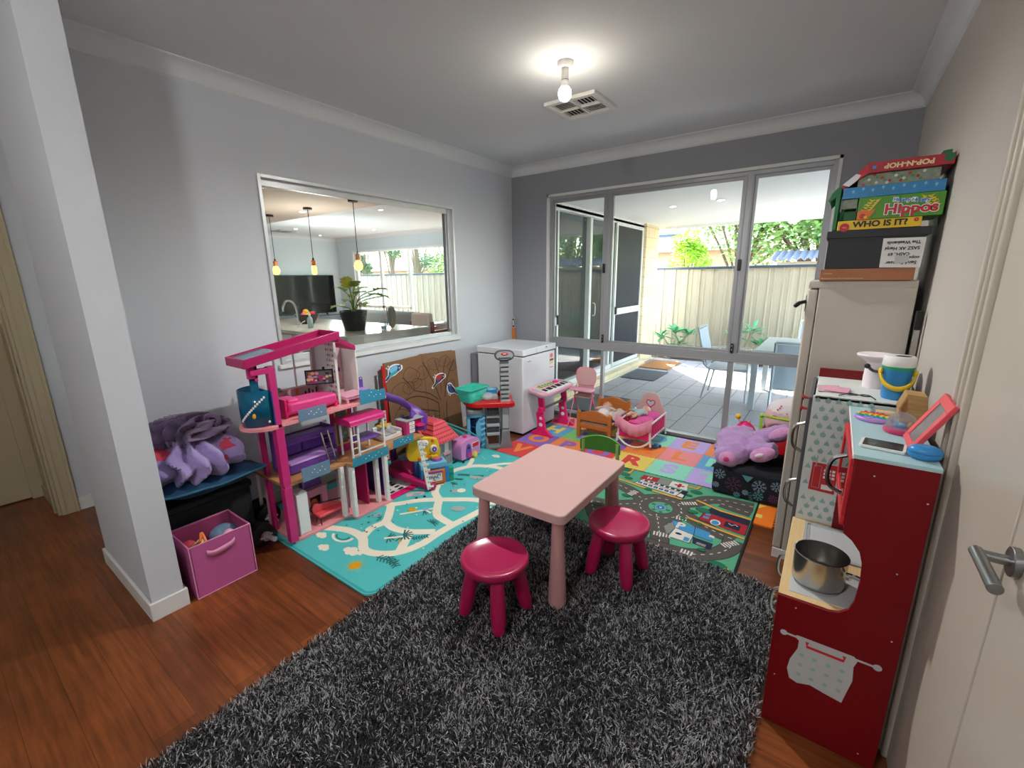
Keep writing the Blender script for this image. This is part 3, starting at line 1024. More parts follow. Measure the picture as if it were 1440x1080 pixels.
# ================================================================ PATIO
PZ = -.03
b = MB('paving'); b.box(.12, 9, .12, 4.45, PZ - .1, PZ); b.box(-12, .12, 3.62, 4.45, PZ - .1, PZ)
struct(b.build('floor_patio', smooth=0))
b = MB('soil'); 
vs = []; fs = []; nx, ny = 160, 8
for j in range(ny + 1):
    for i in range(nx + 1):
        x = -12 + 21 * i / nx; y = 4.45 + .66 * j / ny
        vs.append((x, y, PZ + .005 + .03 * noise.noise(V((x * 4, y * 4, 0)))))
for j in range(ny):
    for i in range(nx):
        a = j * (nx + 1) + i; fs.append((a, a + 1, a + nx + 2, a + nx + 1))
b.add(vs, fs); struct(b.build('ground_garden_bed', smooth=60))
b = MB('soil'); b.box(-22, 12, 5.1, 22, -.3, -.06); struct(b.build('ground_beyond_fence', smooth=0))
b = MB('soffit_white'); b.box(.1, 9, .12, 4.35, 2.43, 2.47)
b.box(.05, 9, 4.35, 4.40, 2.38, 2.58); b.mat('roof_sheet').box(.1, 9, .12, 4.35, 2.5, 2.56)
b.mat('aluminium').box(2.2, 9, 4.40, 4.50, 2.40, 2.50)
struct(b.build('ceiling_patio', smooth=0))
b = MB('roof_tile_dark'); b.box(-9.3, .6, -6.5, 3.95, 2.86, 2.92); struct(b.build('roof_house', smooth=0))
b = MB('brick_cream_x'); b.box(.10, .27, 3.62, 4.28, PZ, 2.43)
struct(b.build('wall_pillar', smooth=0))
b = MB('brick_cream_x'); b.box(.08, .37, .12, 3.62, PZ, .07); b.mat('trim_paint').box(.08, .25, .12, 3.62, .07, .10)
struct(b.build('wall_plinth', smooth=0))
# sliding doors of the wing
b = MB('trim_paint'); rect_frame_x(b, .10, .22, .15, 3.62, .10, 2.40, .06)
b.box(.08, .22, .15, 3.62, 2.36, 2.43)
for y in (.62, 1.62, 2.36): b.box(.12, .20, y - .035, y + .035, .1, 2.38)
w4 = struct(b.build('window_4', bev=.003))
b = MB('door_glass'); b.box(.135, .137, .2, 3.57, .15, 2.35); b.build('glass_pane', w4, smooth=0)
t = thing('screen_door', 'grey mesh sliding screen door with white push bar nearest the brick pillar', 'screen door', (.22, 3.0, .1), 'mesh screen doors of the wing')
b = MB('trim_paint'); rect_frame_x(b, .20, .235, 2.42, 3.58, .12, 2.36, .05); b.box(.20, .245, 2.45, 3.55, .95, 1.05); b.build('frame', t, bev=.003)
b = MB('fly_screen'); b.box(.215, .217, 2.47, 3.53, .17, 2.31); b.build('mesh', t, smooth=0)
b = MB('black_plastic'); b.box(.24, .262, 2.43, 2.48, .96, 1.08); b.build('lock', t, bev=.004)
t = thing('screen_door', 'grey mesh sliding screen door with white push bar nearest the playroom corner', 'screen door', (.22, .4, .1), 'mesh screen doors of the wing')
b = MB('trim_paint'); rect_frame_x(b, .20, .235, .16, .66, .12, 2.36, .04); b.box(.20, .245, .18, .62, .95, 1.05); b.build('frame', t, bev=.003)
b = MB('fly_screen'); b.box(.215, .217, .2, .62, .16, 2.31); b.build('mesh', t, smooth=0)
b = MB('black_plastic'); b.box(.24, .262, .60, .65, .96, 1.08); b.build('lock', t, bev=.004)
b = MB('trim_paint'); b.tube(spl([(.235, 1.64, 1.0), (.27, 1.64, 1.02), (.27, 1.64, 1.16), (.235, 1.64, 1.18)], 4), .008); b.build('door_handle', w4)

first = None
for x, y, wh in ((1.24, 3.98, 'at the far edge of the patio ceiling'), (1.79, 1.83, 'nearest, standing in for the bulb reflection beside the right window mullion'), (1.18, 1.97, 'in the middle of the patio ceiling')):  # the nearest disc stands in for the bulb's reflection in the glass
    lab = 'round lit downlight ' + wh
    if first is None:
        first = thing('downlight', lab, 'downlight', (x, y, 2.43), 'patio ceiling downlights')
        b = MB('white_plastic'); b.lathe([(.04, -.002), (.041, -.008), (.055, -.006), (.058, 0)], (x, y, 2.43)); b.build('bezel', first)
        b = MB('downlight_glow'); b.lathe([(.04, -.004), (0, -.004)], (x, y, 2.43)); b.build('lens', first, fixn=False)
    else: dup(first, (x, y, 2.43), label=lab)

b = MB('coir'); b.box(.37, .88, 3.3, 4.1, PZ, PZ + .02)
recenter(tag(b.build('doormat', bev=.004), 'tan coir doormat on the paving by the brick pillar', 'doormat'))
b = MB('grey_mat'); b.box(.42, .95, 2.35, 3.1, PZ, PZ + .015)
recenter(tag(b.build('doormat', bev=.004), 'grey pebbled mat on the paving before the screen door', 'doormat'))
b = MB('grey_mat'); b.box(.42, 1.05, .35, 1.15, PZ, PZ + .015)
recenter(tag(b.build('doormat', bev=.004), 'dark grey mat on the paving just outside behind the toy high chair', 'doormat'))

# fence: pan-and-rib sheet panels with cap rail
FY = 5.12
t = thing('fence', 'cream corrugated metal fence with a dark blue cap rail', 'fence', (0, FY, PZ))
pan = []
px0 = 0
vs = []; fs = []
prof = []
for k in range(10):
    x = .236 * k
    prof += [(x, 0), (x + .075, 0), (x + .09, -.03), (x + .10, -.03), (x + .115, 0), (x + .17, 0), (x + .18, -.012), (x + .19, -.012), (x + .20, 0)]
prof.append((2.36, 0))
k = 0
for X0 in [-11.8 + 2.37 * i for i in range(9)]:
    bb = MB('fence_cream')
    n = len(prof)
    bb.add([(X0 + p[0], FY + p[1], PZ + z) for z in (.0, 1.70) for p in prof], [(i, i + 1, n + i + 1, n + i) for i in range(n - 1)])
    bb.box(X0, X0 + 2.36, FY - .035, FY + .005, PZ, PZ + .05)
    bb.build('panel', t, smooth=0, fixn=False)
b = MB('fence_cap'); b.box(-12, 9.8, FY - .04, FY + .03, PZ + 1.70, PZ + 1.745); b.build('cap_rail', t, bev=.004)
b = MB('black_plastic'); b.tube([(-2, FY - .06, .05), (.6, FY - .08, .06), (2.2, FY - .09, .05), (3.5, FY - .07, .06)], .012); tag(b.build('irrigation_pipe'), 'black irrigation pipe lying along the foot of the fence', 'pipe')


def frangipani(x, y, h, heads, label, seed):
    rr = random.Random(seed)
    t = thing('frangipani', label, 'plant', (x, y, PZ), 'broad-leaved plants along the fence')
    bs, bl = MB('stem_grey'), MB('leaf_frangipani')
    for dx, dy, hh in heads:
        q = V((x + dx, y + dy, PZ + hh))
        bs.tube(spl([(x, y, PZ), (x + dx * .35, y + dy * .3, PZ + hh * .45), q], 4), .018, n=7)
        for k in range(15):
            a = k * 2.4 + rr.random() * .4; el = rr.uniform(.05, 1.0)
            leaf(bl, q - V((0, 0, rr.random() * .08)), (math.cos(a) * math.cos(el), math.sin(a) * math.cos(el), math.sin(el)), rr.uniform(.24, .34), .075, .25)
    bs.build('stems', t); bl.build('leaves', t, smooth=0, fixn=False)


frangipani(.60, 4.66, .5, [(-.28, 0, .42), (.0, -.05, .55), (.22, .0, .48), (.05, .1, .3)], 'broad-leaved green plant against the fence beside the brick pillar', 1)
frangipani(1.78, 4.68, .5, [(-.12, 0, .5), (.15, 0, .62), (.28, -.05, .4)], 'broad-leaved green plant against the fence behind the left patio chair', 2)


def twiggy(x, y, h, w, label, seed, m='leaf_tree', n=90, ls=.03):
    rr = random.Random(seed)
    t = thing('garden_shrub', label, 'plant', (x, y, PZ), 'thin shrubs along the fence')
    bs, bl = MB('stem_grey'), MB(m)
    for k in range(7):
        dx, dy = rr.uniform(-w, w), rr.uniform(-.1, .1)
        pts = spl([(x, y, PZ), (x + dx * .4, y + dy * .5, PZ + h * .5), (x + dx, y + dy, PZ + h * rr.uniform(.75, 1))], 5)
        bs.tube(pts, .004, n=5)
        for j in range(n // 7):
            p = pts[rr.randrange(3, len(pts))]
            a = rr.random() * 6.28
            leaf(bl, p + V((rr.uniform(-.02, .02),) * 3), (math.cos(a), math.sin(a), rr.uniform(-.2, .6)), ls * rr.uniform(.7, 1.3), ls * .5, .2)
    bs.build('stems', t); bl.build('leaves', t, smooth=0, fixn=False)


twiggy(-.02, 4.78, 1.1, .16, 'sparse small-leaved shrub growing just behind the brick pillar', 3, 'leaf_tree_dark', 140, .05)
twiggy(2.55, 4.85, .75, .12, 'thin flowering stem against the fence behind the patio table', 4, 'leaf_tree', 80, .04)

# stones in the bed: loose litter nobody could count
rr = random.Random(11); b = MB('pebble')
for k in range(420):
    x = rr.uniform(-.5, 4); y = rr.uniform(4.46, 5.0); s_ = rr.uniform(.008, .028)
    b.mat(rr.choice(['pebble', 'soil', 'bark', 'pebble', 'roof_tile_red']))
    b.ell((x, y, PZ + .03 + s_ * .3), (s_ * rr.uniform(.8, 1.6), s_, s_ * .5), n=6, m=4)
tag(b.build('mulch', fixn=False), 'loose mulch and pebbles strewn along the foot of the fence', 'mulch', kind='stuff')

# patio table and chairs
t = thing('patio_table', 'grey rectangular metal patio table outside the window', 'table', (3.1, 2.1, PZ))
b = MB('patio_metal'); b.box(2.38, 3.85, 1.42, 2.78, .665, .705); b.build('tabletop', t, bev=.006)
b = MB('patio_metal'); b.box(2.40, 3.83, 1.44, 1.47, .60, .664); b.box(2.40, 3.83, 2.73, 2.76, .60, .664); b.box(2.40, 2.43, 1.47, 2.73, .60, .664); b.box(3.80, 3.83, 1.47, 2.73, .60, .664); b.build('apron', t)
for x, y in ((2.36, 1.5), (2.36, 2.66), (3.78, 1.5), (3.78, 2.66)):
    b = MB('patio_metal'); b.box(x, x + .065, y, y + .065, PZ, .664); b.build('leg', t, bev=.004)


def patio_chair(label):
    t = thing('patio_chair', label, 'chair', (0, 0, PZ), 'grey sling patio chairs')
    b = MB('patio_sling')
    b.bar((0, -.22, PZ + .42), (0, .22, PZ + .40), .46, .012, up=(0, 0, 1)); b.build('seat', t)
    b = MB('patio_sling'); b.bar((0, -.235, PZ + .44), (0, -.36, PZ + .90), .46, .012, up=(0, 1, .3)); b.build('backrest', t)
    for s_ in (-1, 1):
        x = .245 * s_
        b = MB('patio_metal'); b.tube(spl([(x, .25, PZ), (x, .24, PZ + .40), (x, .20, PZ + .43), (x, -.22, PZ + .42), (x, -.30, PZ + .66), (x, -.365, PZ + .92)], 4), .013); b.build('side_frame', t)
        b = MB('patio_metal'); b.tube([(x, -.19, PZ + .42), (x, -.27, PZ)], .012); b.build('leg', t)
        b = MB('patio_metal'); b.tube(spl([(x, .24, PZ + .42), (x, .24, PZ + .60), (x, .18, PZ + .63), (x, -.27, PZ + .63)], 4), .011); b.build('armrest', t)
    b = MB('patio_metal'); b.tube([(-.245, -.365, PZ + .92), (.245, -.365, PZ + .92)], .013); b.build('crossbar', t)
    b = MB('patio_metal'); b.tube([(-.245, .22, PZ + .41), (.245, .22, PZ + .41)], .011); b.build('crossbar', t)
    return t


c0 = patio_chair('grey sling patio chair turned side on at the left end of the patio table')
c0.location = (2.04, 2.0, PZ); c0.rotation_euler = (0, 0, R(-88))
dup(c0, (2.86, 1.14, PZ), R(4), 'grey sling patio chair with its back to the window, nearest side of the table')
dup(c0, (2.95, 3.02, PZ), R(180), 'grey sling patio chair on the far side of the table, against the fence')


# ================================================================ BEYOND THE FENCE
def tree(label, x, y, h, r, seed, m, n=2600, ls=.14, trunk=.09, group='trees beyond the fence', low=.35):
    rr = random.Random(seed)
    t = thing('garden_tree', label, 'tree', (x, y, -.06), group)
    b = MB('bark')
    b.tube(spl([(x, y, -.06), (x + .1, y, h * .35), (x - .05, y + .05, h * .7)], 5), trunk, n=8)
    cl = []
    for k in range(14):
        a = rr.random() * 6.28; q = rr.uniform(.2, .85) * r
        c = V((x + math.cos(a) * q, y + math.sin(a) * q * .7, h * rr.uniform(low, 1)))
        cl.append((c, rr.uniform(.25, .5) * r))
        b.tube(spl([(x, y, h * .3), ((x + c.x) / 2, (y + c.y) / 2, (h * .3 + c.z) / 2 + .1), c], 4), trunk * .3, n=5)
    b.build('trunk', t)
    bl = MB(m)
    for k in range(n):
        c, cr = cl[k % len(cl)]
        v = V((rr.gauss(0, 1), rr.gauss(0, 1), rr.gauss(0, .8))); v = v.normalized() * cr * rr.random() ** .4
        p = c + v; a = rr.random() * 6.28; d = V((math.cos(a), math.sin(a), rr.uniform(-.8, .5))).normalized()
        s_ = d.cross(V((rr.uniform(-1, 1), rr.uniform(-1, 1), 1))).normalized() * ls * .22
        e = p + d * ls
        bl.add([p, (p + e) / 2 + s_, e, (p + e) / 2 - s_], [(0, 1, 2, 3)])
    bl.build('foliage', t, smooth=0, fixn=False)


tree('round bright lime green bush above the fence beside the pillar', .35, 6.0, 2.3, .55, 21, 'leaf_lime', 2600, .10, .04, low=.6)
tree('feathery green tree above the fence in the middle window', 1.0, 8.2, 4.2, 1.7, 22, 'leaf_tree', 6500, .15, low=.52)
tree('feathery green tree with a pale trunk behind the right window', 2.6, 8.0, 4.4, 1.8, 23, 'leaf_tree', 7500, .15, .1, low=.5)
tree('large green tree behind the corrugated shed roof', 4.6, 9.5, 5.0, 2.2, 24, 'leaf_tree', 6000, .17, low=.4)
tree('dark green conifer-like tree at the left behind the living room fence', -13.1, 7.6, 3.6, .6, 25, 'leaf_tree_dark', 4200, .14, low=.25)
tree('dark green tree in the middle behind the living room fence', -11.5, 7.7, 3.8, .55, 26, 'leaf_tree_dark', 4200, .14, low=.25)
tree('tall dark tree behind the right living room door pane', -9.7, 7.4, 4.4, .8, 27, 'leaf_tree_dark', 5200, .15, low=.25)
tree('bright leafy tree behind the living room fence nearest the pillar', -7.7, 7.2, 4.2, 1.3, 28, 'leaf_tree', 6000, .15, low=.25)


def house(name, label, x0, x1, y0, y1, zw, zr, wallm, roofm):
    t = thing(name, label, 'house', ((x0 + x1) / 2, (y0 + y1) / 2, -.06))
    b = MB(wallm); b.box(x0, x1, y0, y1, -.06, zw); b.build('wall', t, smooth=0)
    b = MB(roofm); e = .4; ym = (y0 + y1) / 2; i = (y1 - y0) / 2
    b.add([(x0 - e, y0 - e, zw), (x1 + e, y0 - e, zw), (x1 + e, y1 + e, zw), (x0 - e, y1 + e, zw), (x0 + i, ym, zr), (x1 - i, ym, zr)],
          [(0, 1, 5, 4), (1, 2, 5), (2, 3, 4, 5), (3, 0, 4), (3, 2, 1, 0)]); b.build('roof', t, smooth=0)
    b = MB('offwhite_gloss'); b.box(x0 - e, x1 + e, y0 - e - .1, y0 - e, zw - .05, zw + .08); b.build('gutter', t)
    return t


t = house('neighbour_house', 'neighbouring house with dark tiled roof beyond the fence', -5.5, 1.2, 11.0, 17, 2.35, 4.2, 'house_wall', 'roof_tile_dark')
b = MB('solar_blue'); b.bar((-2.1, 11.6, 2.95), (-2.1, 12.9, 3.7), 1.6, .08, up=(0, .97, .22)); b.mat('black_plastic').cyl((-2.9, 12.9, 3.95), (-1.3, 12.9, 3.95), .22); b.build('solar_heater', t)
house('neighbour_house', 'neighbouring house with red tiled roof seen through the living room doors', -19, -11.5, 10.2, 14, 2.0, 3.3, 'house_wall', 'roof_tile_red')
t = thing('garden_shed', 'grey shed with purple-grey corrugated roof edge beyond the fence', 'shed', (3.4, 7.2, -.06))
b = MB('concrete'); b.box(2.0, 5.5, 6.5, 7.2, -.06, 1.8); b.build('wall', t, smooth=0)
b = MB('roof_sheet'); n = 60
vs = [(1.9 + 3.8 * i / n, yy, zz + .025 * math.cos(i * PI)) for yy, zz in ((6.3, 1.84), (7.4, 2.05)) for i in range(n + 1)]
b.add(vs, [(i, i + 1, n + 2 + i, n + 1 + i) for i in range(n)]); b.build('roof', t, smooth=0, fixn=False, solid=.02)

# ================================================================ LIGHT
sky = bpy.data.worlds.new('sky'); scene.world = sky; sky.use_nodes = True
nt = sky.node_tree; bg = nt.nodes['Background']
st_ = nt.nodes.new('ShaderNodeTexSky'); st_.sky_type = 'NISHITA'; st_.sun_disc = False
st_.sun_elevation = R(45); st_.sun_rotation = R(-40); st_.air_density = 1.2; st_.dust_density = 1.2
nt.links.new(st_.outputs[0], bg.inputs[0]); bg.inputs[1].default_value = SKY
sd = bpy.data.lights.new('sun', 'SUN'); sd.energy = SUN; sd.angle = R(.6); sd.color = (1, .95, .87)
so = bpy.data.objects.new('sun', sd); COL.objects.link(so)
so.rotation_euler = V((.64 * .707, -.77 * .707, -.707)).to_track_quat('-Z', 'Y').to_euler()


def lamp(name, loc, power, r=.1, col=(1, .93, .82), kind='POINT', size=None, rot=None):
    l = bpy.data.lights.new(name, kind); l.energy = power; l.color = col
    if kind in ('POINT', 'SPOT'): l.shadow_soft_size = r
    else: l.size = size
    o = bpy.data.objects.new(name, l); COL.objects.link(o); o.location = loc
    if rot: o.rotation_euler = rot
    return o


for nm, loc, pw, cl in LAMPS: lamp(nm, loc, pw, col=cl)
# the ceiling bulb throws most of its light downwards, as its lamp base blocks the upper side
lb = lamp('ceiling_bulb_light', (1.678, -1.816, 2.49), 34, r=.035, col=(1, .985, .96), kind='SPOT', size=.1)
lb.data.spot_size = R(172); lb.data.spot_blend = .6

# ================================================================ CAMERA
cam = bpy.data.cameras.new('camera'); cam.sensor_width = 36; cam.lens = 36 * 620.326 / 1440; cam.clip_start = .02
co = bpy.data.objects.new('camera', cam); COL.objects.link(co); scene.camera = co
yaw, pitch, roll = CAMR
fw = V((math.sin(yaw) * math.cos(pitch), math.cos(yaw) * math.cos(pitch), math.sin(pitch)))
rt = V((math.cos(yaw), -math.sin(yaw), 0)); up = rt.cross(fw)
r2 = math.cos(roll) * rt + math.sin(roll) * up; u2 = -math.sin(roll) * rt + math.cos(roll) * up
M = Matrix(((r2.x, u2.x, -fw.x, CAMP[0]), (r2.y, u2.y, -fw.y, CAMP[1]), (r2.z, u2.z, -fw.z, CAMP[2]), (0, 0, 0, 1)))
co.matrix_world = M
vs_ = scene.view_settings
vs_.view_transform = 'Standard'; vs_.look = 'None'; vs_.gamma = 1; vs_.use_curve_mapping = False
vs_.exposure = EXPO
# ================================================================ RUGS AND MATS
# --- teal play mat
MX0, MX1, MY0, MY1 = .06, 1.375, -3.165, -1.30
b = MB('mat_teal'); b.prism(rrect(MX0, MX1, MY0, MY1, .06), 'z', 0.0005, .010)
b.mat('mat_teal_side'); b.prism(rrect(MX0 + .006, MX1 - .006, MY0 + .006, MY1 - .006, .055), 'z', .010, .0102)
b.mat('mat_teal'); b.prism(rrect(MX0 + .02, MX1 - .02, MY0 + .02, MY1 - .02, .045), 'z', .0102, .0105)
z = .0108
rd = lambda pts, w=.056, closed=False: b.mat('mat_cream').stroke([(p.x, p.y) for p in spl([(q[0], q[1], 0) for q in pts], 7, closed)], w, z, closed)
rd([(.60, -2.93), (.76, -2.86), (.90, -2.86), (1.02, -2.93), (1.13, -2.90), (1.21, -2.82), (1.25, -2.70), (1.25, -2.58), (1.26, -2.44), (1.28, -2.30), (1.30, -2.12)])
rd([(.90, -2.86), (.86, -2.76), (.87, -2.66), (.80, -2.57), (.72, -2.49)])
rd([(.87, -2.66), (.98, -2.68), (1.09, -2.65), (1.22, -2.56)])
rd([(1.09, -2.65), (1.15, -2.74), (1.20, -2.82)])
rd([(.60, -2.50), (.72, -2.49), (.84, -2.34), (.95, -2.25), (1.05, -2.18), (1.15, -2.115), (1.33, -2.06)])
rd([(.95, -2.25), (1.02, -2.34), (1.09, -2.41), (1.17, -2.43), (1.26, -2.44)])
rd([(.95, -2.25), (.86, -2.20), (.80, -2.13), (.76, -2.0), (.70, -1.86), (.75, -1.70), (.85, -1.62), (1.0, -1.58), (1.2, -1.62), (1.34, -1.75)])
rd([(.86, -1.61), (.93, -1.52), (1.02, -1.44), (1.20, -1.36)], .04)
rd([(.75, -1.72), (.68, -1.58), (.60, -1.52)], .04)
rd([(.30, -3.05), (.36, -2.6), (.30, -2.2), (.38, -1.8), (.55, -1.5)], .04)


def cloud(x, y, s_):
    b.mat('mat_cream')
    for dx, dy, r_ in ((-.5, 0, .35), (0, .15, .5), (.5, 0, .38), (0, -.12, .4), (.25, .1, .35)): b.disc(x + dx * s_, y + dy * s_, r_ * s_, z, 14)


def palm(x, y, s_, rot=0, m='mat_green_ink', k=7):
    b.mat(m)
    for i in range(k):
        a = rot + (i - (k - 1) / 2) * .45
        b.stroke([(x, y), (x + math.cos(a) * s_ * .6, y + math.sin(a) * s_ * .6), (x + math.cos(a) * s_, y + math.sin(a) * s_ - .1 * s_)], .16 * s_, z)


def fern(x, y, s_, rot):
    b.mat('mat_green_ink')
    c, q = math.cos(rot), math.sin(rot)
    P = lambda u, v: (x + u * c - v * q, y + u * q + v * c)
    b.stroke([P(-s_, 0), P(s_, 0)], .007, z)
    for i in range(6):
        u = -s_ * .8 + i * s_ * .32
        b.stroke([P(u, 0), P(u + .22 * s_, .4 * s_)], .008, z); b.stroke([P(u, 0), P(u + .22 * s_, -.4 * s_)], .008, z)


cloud(.80, -3.055, .05); cloud(.965, -2.985, .065); cloud(.67, -2.99, .05); cloud(.80, -1.40, .05); cloud(1.02, -2.97, .03)
b.mat('yellow_deep').disc(1.10, -3.05, .036, z)
for i in range(14):
    a = i * 2 * PI / 14; b.stroke([(1.10 + .045 * math.cos(a), -3.05 + .045 * math.sin(a)), (1.10 + .058 * math.cos(a), -3.05 + .058 * math.sin(a))], .004, z)
for r_, m in ((.085, 'mat_cream'), (.065, 'mat_teal'), (.055, 'mat_green_ink'), (.043, 'mat_teal')):
    b.mat(m).poly([(.79 + r_ * math.cos(R(a)) * 1.0, -2.915 + r_ * math.sin(R(a)) * .7) for a in range(200, 381, 12)], z)
palm(1.03, -2.77, .055, .6); palm(1.09, -2.70, .065, .4, k=9); palm(.98, -2.43, .05, .6); palm(1.13, -2.50, .05, 1.4, k=8); palm(.86, -2.02, .045, 1.0, k=8)
b.mat('mat_cream').stroke([(1.02, -2.79), (1.10, -2.71)], .018, z); b.disc(1.15, -2.73, .022, z, ry=.014, rot=.8); b.mat('yellow_deep').disc(1.12, -2.755, .012, z)
fern(1.19, -2.66, .05, .9); fern(1.20, -2.92, .07, .2); fern(1.24, -2.91, .06, -.3); fern(.82, -1.85, .05, .5); fern(.93, -1.80, .045, .6); fern(.84, -1.93, .035, .4); fern(.60, -1.60, .05, .5); fern(1.05, -1.72, .06, .6)
b.mat('mat_cream').stroke([(.88, -2.55), (.95, -2.45), (1.02, -2.35)], .02, z); b.stroke([(.93, -2.48), (.90, -2.42)], .016, z); b.stroke([(.98, -2.41), (1.04, -2.42)], .016, z)
b.disc(1.05, -2.38, .03, z, ry=.018, rot=.9); b.mat('yellow_deep').disc(.90, -2.46, .028, z); b.mat('blue_light').disc(.97, -2.40, .022, z)
b.mat('mat_grey_ink').disc(1.15, -2.27, .05, z, ry=.035, rot=.5); b.disc(.965, -2.085, .045, z, ry=.03, rot=.7); b.mat('mat_cream').disc(.99, -2.06, .032, z); b.mat('mat_grey_ink').disc(.94, -1.83, .06, z, ry=.03, rot=.4); b.disc(1.03, -1.80, .05, z, ry=.03)
b.disc(.76, -2.64, .04, z, ry=.018, rot=1.2); b.mat('ink_black').disc(.93, -2.11, .008, z)
b.mat('mat_pink_ink').poly([(.73, -2.36), (.80, -2.28), (.79, -2.24), (.765, -2.22), (.72, -2.27), (.695, -2.33)], z); b.mat('ink_black').disc(.80, -2.33, .011, z); b.disc(.83, -2.28, .011, z)
b.mat('blue_light').poly([(.745, -2.33), (.79, -2.275), (.775, -2.255), (.73, -2.29)], z)
rr = random.Random(3)
for k in range(46):
    x, y = rr.uniform(.66, 1.3), rr.uniform(-2.85, -1.45)
    b.mat(rr.choice(['mat_cream', 'mat_green_ink', 'mat_cream'])).disc(x, y, .006, z, 8)
for k in range(14):
    x, y = rr.uniform(.72, .92), rr.uniform(-2.82, -2.6)
    b.mat('mat_green_ink').poly([(x, y), (x + .018, y + .004), (x + .008, y + .018)], z)
tag(b.build('play_mat', bev=0, smooth=0, fixn=False), 'teal padded play mat printed with cream roads, clouds and palms', 'play mat')

# --- foam puzzle tiles
GX = [.715 + .315 * i for i in range(9)]
GY = [-.03 - .315 * j for j in range(5)]
T_ = [  # row 0 is at the window; (colour, letter, letter colour)
    [('pink', 'A', 'red'), ('orange', 'B', 'yellow'), ('yellow', 'C', 'green'), ('mint', 'O', 'blue'), ('lilac', 'E', 'orange'), ('orange', 'F', 'pink'), ('green', 'G', 'purple')],
    [('blue', 'H', 'yellow'), ('green', 'I', 'purple'), ('purple', 'J', 'green'), ('orange', 'K', 'dorange'), ('pink', 'L', 'orange'), ('blue', 'M', 'mint'), ('lilac', 'N', 'pink')],
    [('purple', 'O', 'orange'), ('orange', 'P', 'purple'), ('red', 'Q', 'purple'), ('yellow', 'R', 'red'), ('mint', 'S', 'lilac'), ('lilac', 'T', 'mint'), ('yellow', 'U', 'orange')],
    [('red', 'V', 'orange'), ('purple', 'W', 'blue'), ('green', 'X', 'red'), None, None, None, ('dorange', 'Z', 'yellow')]]


def jig(x0, x1, y0, y1):
    """tile outline with square interlocking teeth on each side"""
    P = []; n = 8; d = .014
    for (ax, ay, bx, by) in ((x0, y0, x1, y0), (x1, y0, x1, y1), (x1, y1, x0, y1), (x0, y1, x0, y0)):
        ux, uy = bx - ax, by - ay; L = math.hypot(ux, uy); nx_, ny_ = uy / L, -ux / L
        for k in range(n):
            t0, t1 = (k + .25) / n, (k + .75) / n; q = d * .5
            o_ = -q
            P.append((ax + ux * k / n + nx_ * o_, ay + uy * k / n + ny_ * o_)) if k else P.append((ax + ux / L * q * (1) - 0 * nx_, ay + uy / L * q))
            P.append((ax + ux * t0 + nx_ * o_, ay + uy * t0 + ny_ * o_)); P.append((ax + ux * t0 - nx_ * o_ * .8, ay + uy * t0 - ny_ * o_ * .8))
            P.append((ax + ux * t1 - nx_ * o_ * .8, ay + uy * t1 - ny_ * o_ * .8)); P.append((ax + ux * t1 + nx_ * o_, ay + uy * t1 + ny_ * o_))
    return P


CN = dict(dorange='dark orange')
for j, row in enumerate(T_):
    for i, c in enumerate(row):
        if c is None: continue
        x0, x1, y1, y0 = GX[i], GX[i + 1], GY[j], GY[j + 1]
        if j == 3 and i == 6: y0 = y1 - .36
        cx, cy = (x0 + x1) / 2, (y0 + y1) / 2
        col, ch, lc = c
        near = {0: 'beside the window track', 1: 'in the second row from the window', 2: 'in the third row from the window', 3: 'in the row furthest from the window'}[j]
        t = thing('foam_tile', '%s foam puzzle tile with %s letter %s %s' % (CN.get(col, col), CN.get(lc, lc), ch, near), 'foam tile', (cx, cy, 0), 'interlocking foam letter tiles by the window')
        P = rrect(x0 + .001, x1 - .001, y0 + .001, y1 - .001, .003, 1)
        b = MB('foam_' + col); b.prism(P, 'z', 0, .0095)
        # raised teeth along the seams, overlapping the neighbour's recess
        for k in range(8):
            u = x0 + .02 + k * .035
            if j < 3: b.prism([(u, y0), (u + .016, y0), (u + .018, y0 - .012), (u - .002, y0 - .012)], 'z', .0093, .0099)
            v = y0 + .02 + k * .035
            b.prism([(x1, v), (x1 + .012, v - .002), (x1 + .012, v + .018), (x1, v + .016)], 'z', .0093, .0099)
        b.build('tile_base', t, smooth=0)
        b = MB('foam_' + lc); b.text(ch, .25, cx, cy, .0098, .0004, .012)
        b.build('letter', t, smooth=0)

# --- road rug
RX0, RX1, RY0, RY1 = 1.80, 2.815, -2.62, -.985
b = MB('rug_edge'); b.box(RX0, RX1, RY0, RY1, .0005, .0115); b.mat('rug_green').box(RX0 + .012, RX1 - .012, RY0 + .012, RY1 - .012, .0115, .0122)
z = .0124
CX, CY = 2.275, -1.48
rdp = lambda pts, w=.105: (b.mat('rug_edge').stroke([(p.x, p.y) for p in spl([(q[0], q[1], 0) for q in pts], 8)], w + .008, z),
                           b.mat('rug_road').stroke([(p.x, p.y) for p in spl([(q[0], q[1], 0) for q in pts], 8)], w, z))


def dash(pts):
    P = spl([(q[0], q[1], 0) for q in pts], 12); acc = 0; seg = []
    b.mat('rug_white')
    L = [0]
    for k in range(1, len(P)): L.append(L[-1] + (P[k] - P[k - 1]).length)
    t_ = 0
    def at(s_):
        for k in range(1, len(P)):
            if L[k] >= s_:
                f = (s_ - L[k - 1]) / max(1e-6, L[k] - L[k - 1]); return P[k - 1].lerp(P[k], f)
        return P[-1]
    while t_ + .022 < L[-1]:
        p, q = at(t_), at(t_ + .022); b.stroke([(p.x, p.y), (q.x, q.y)], .006, z); t_ += .05


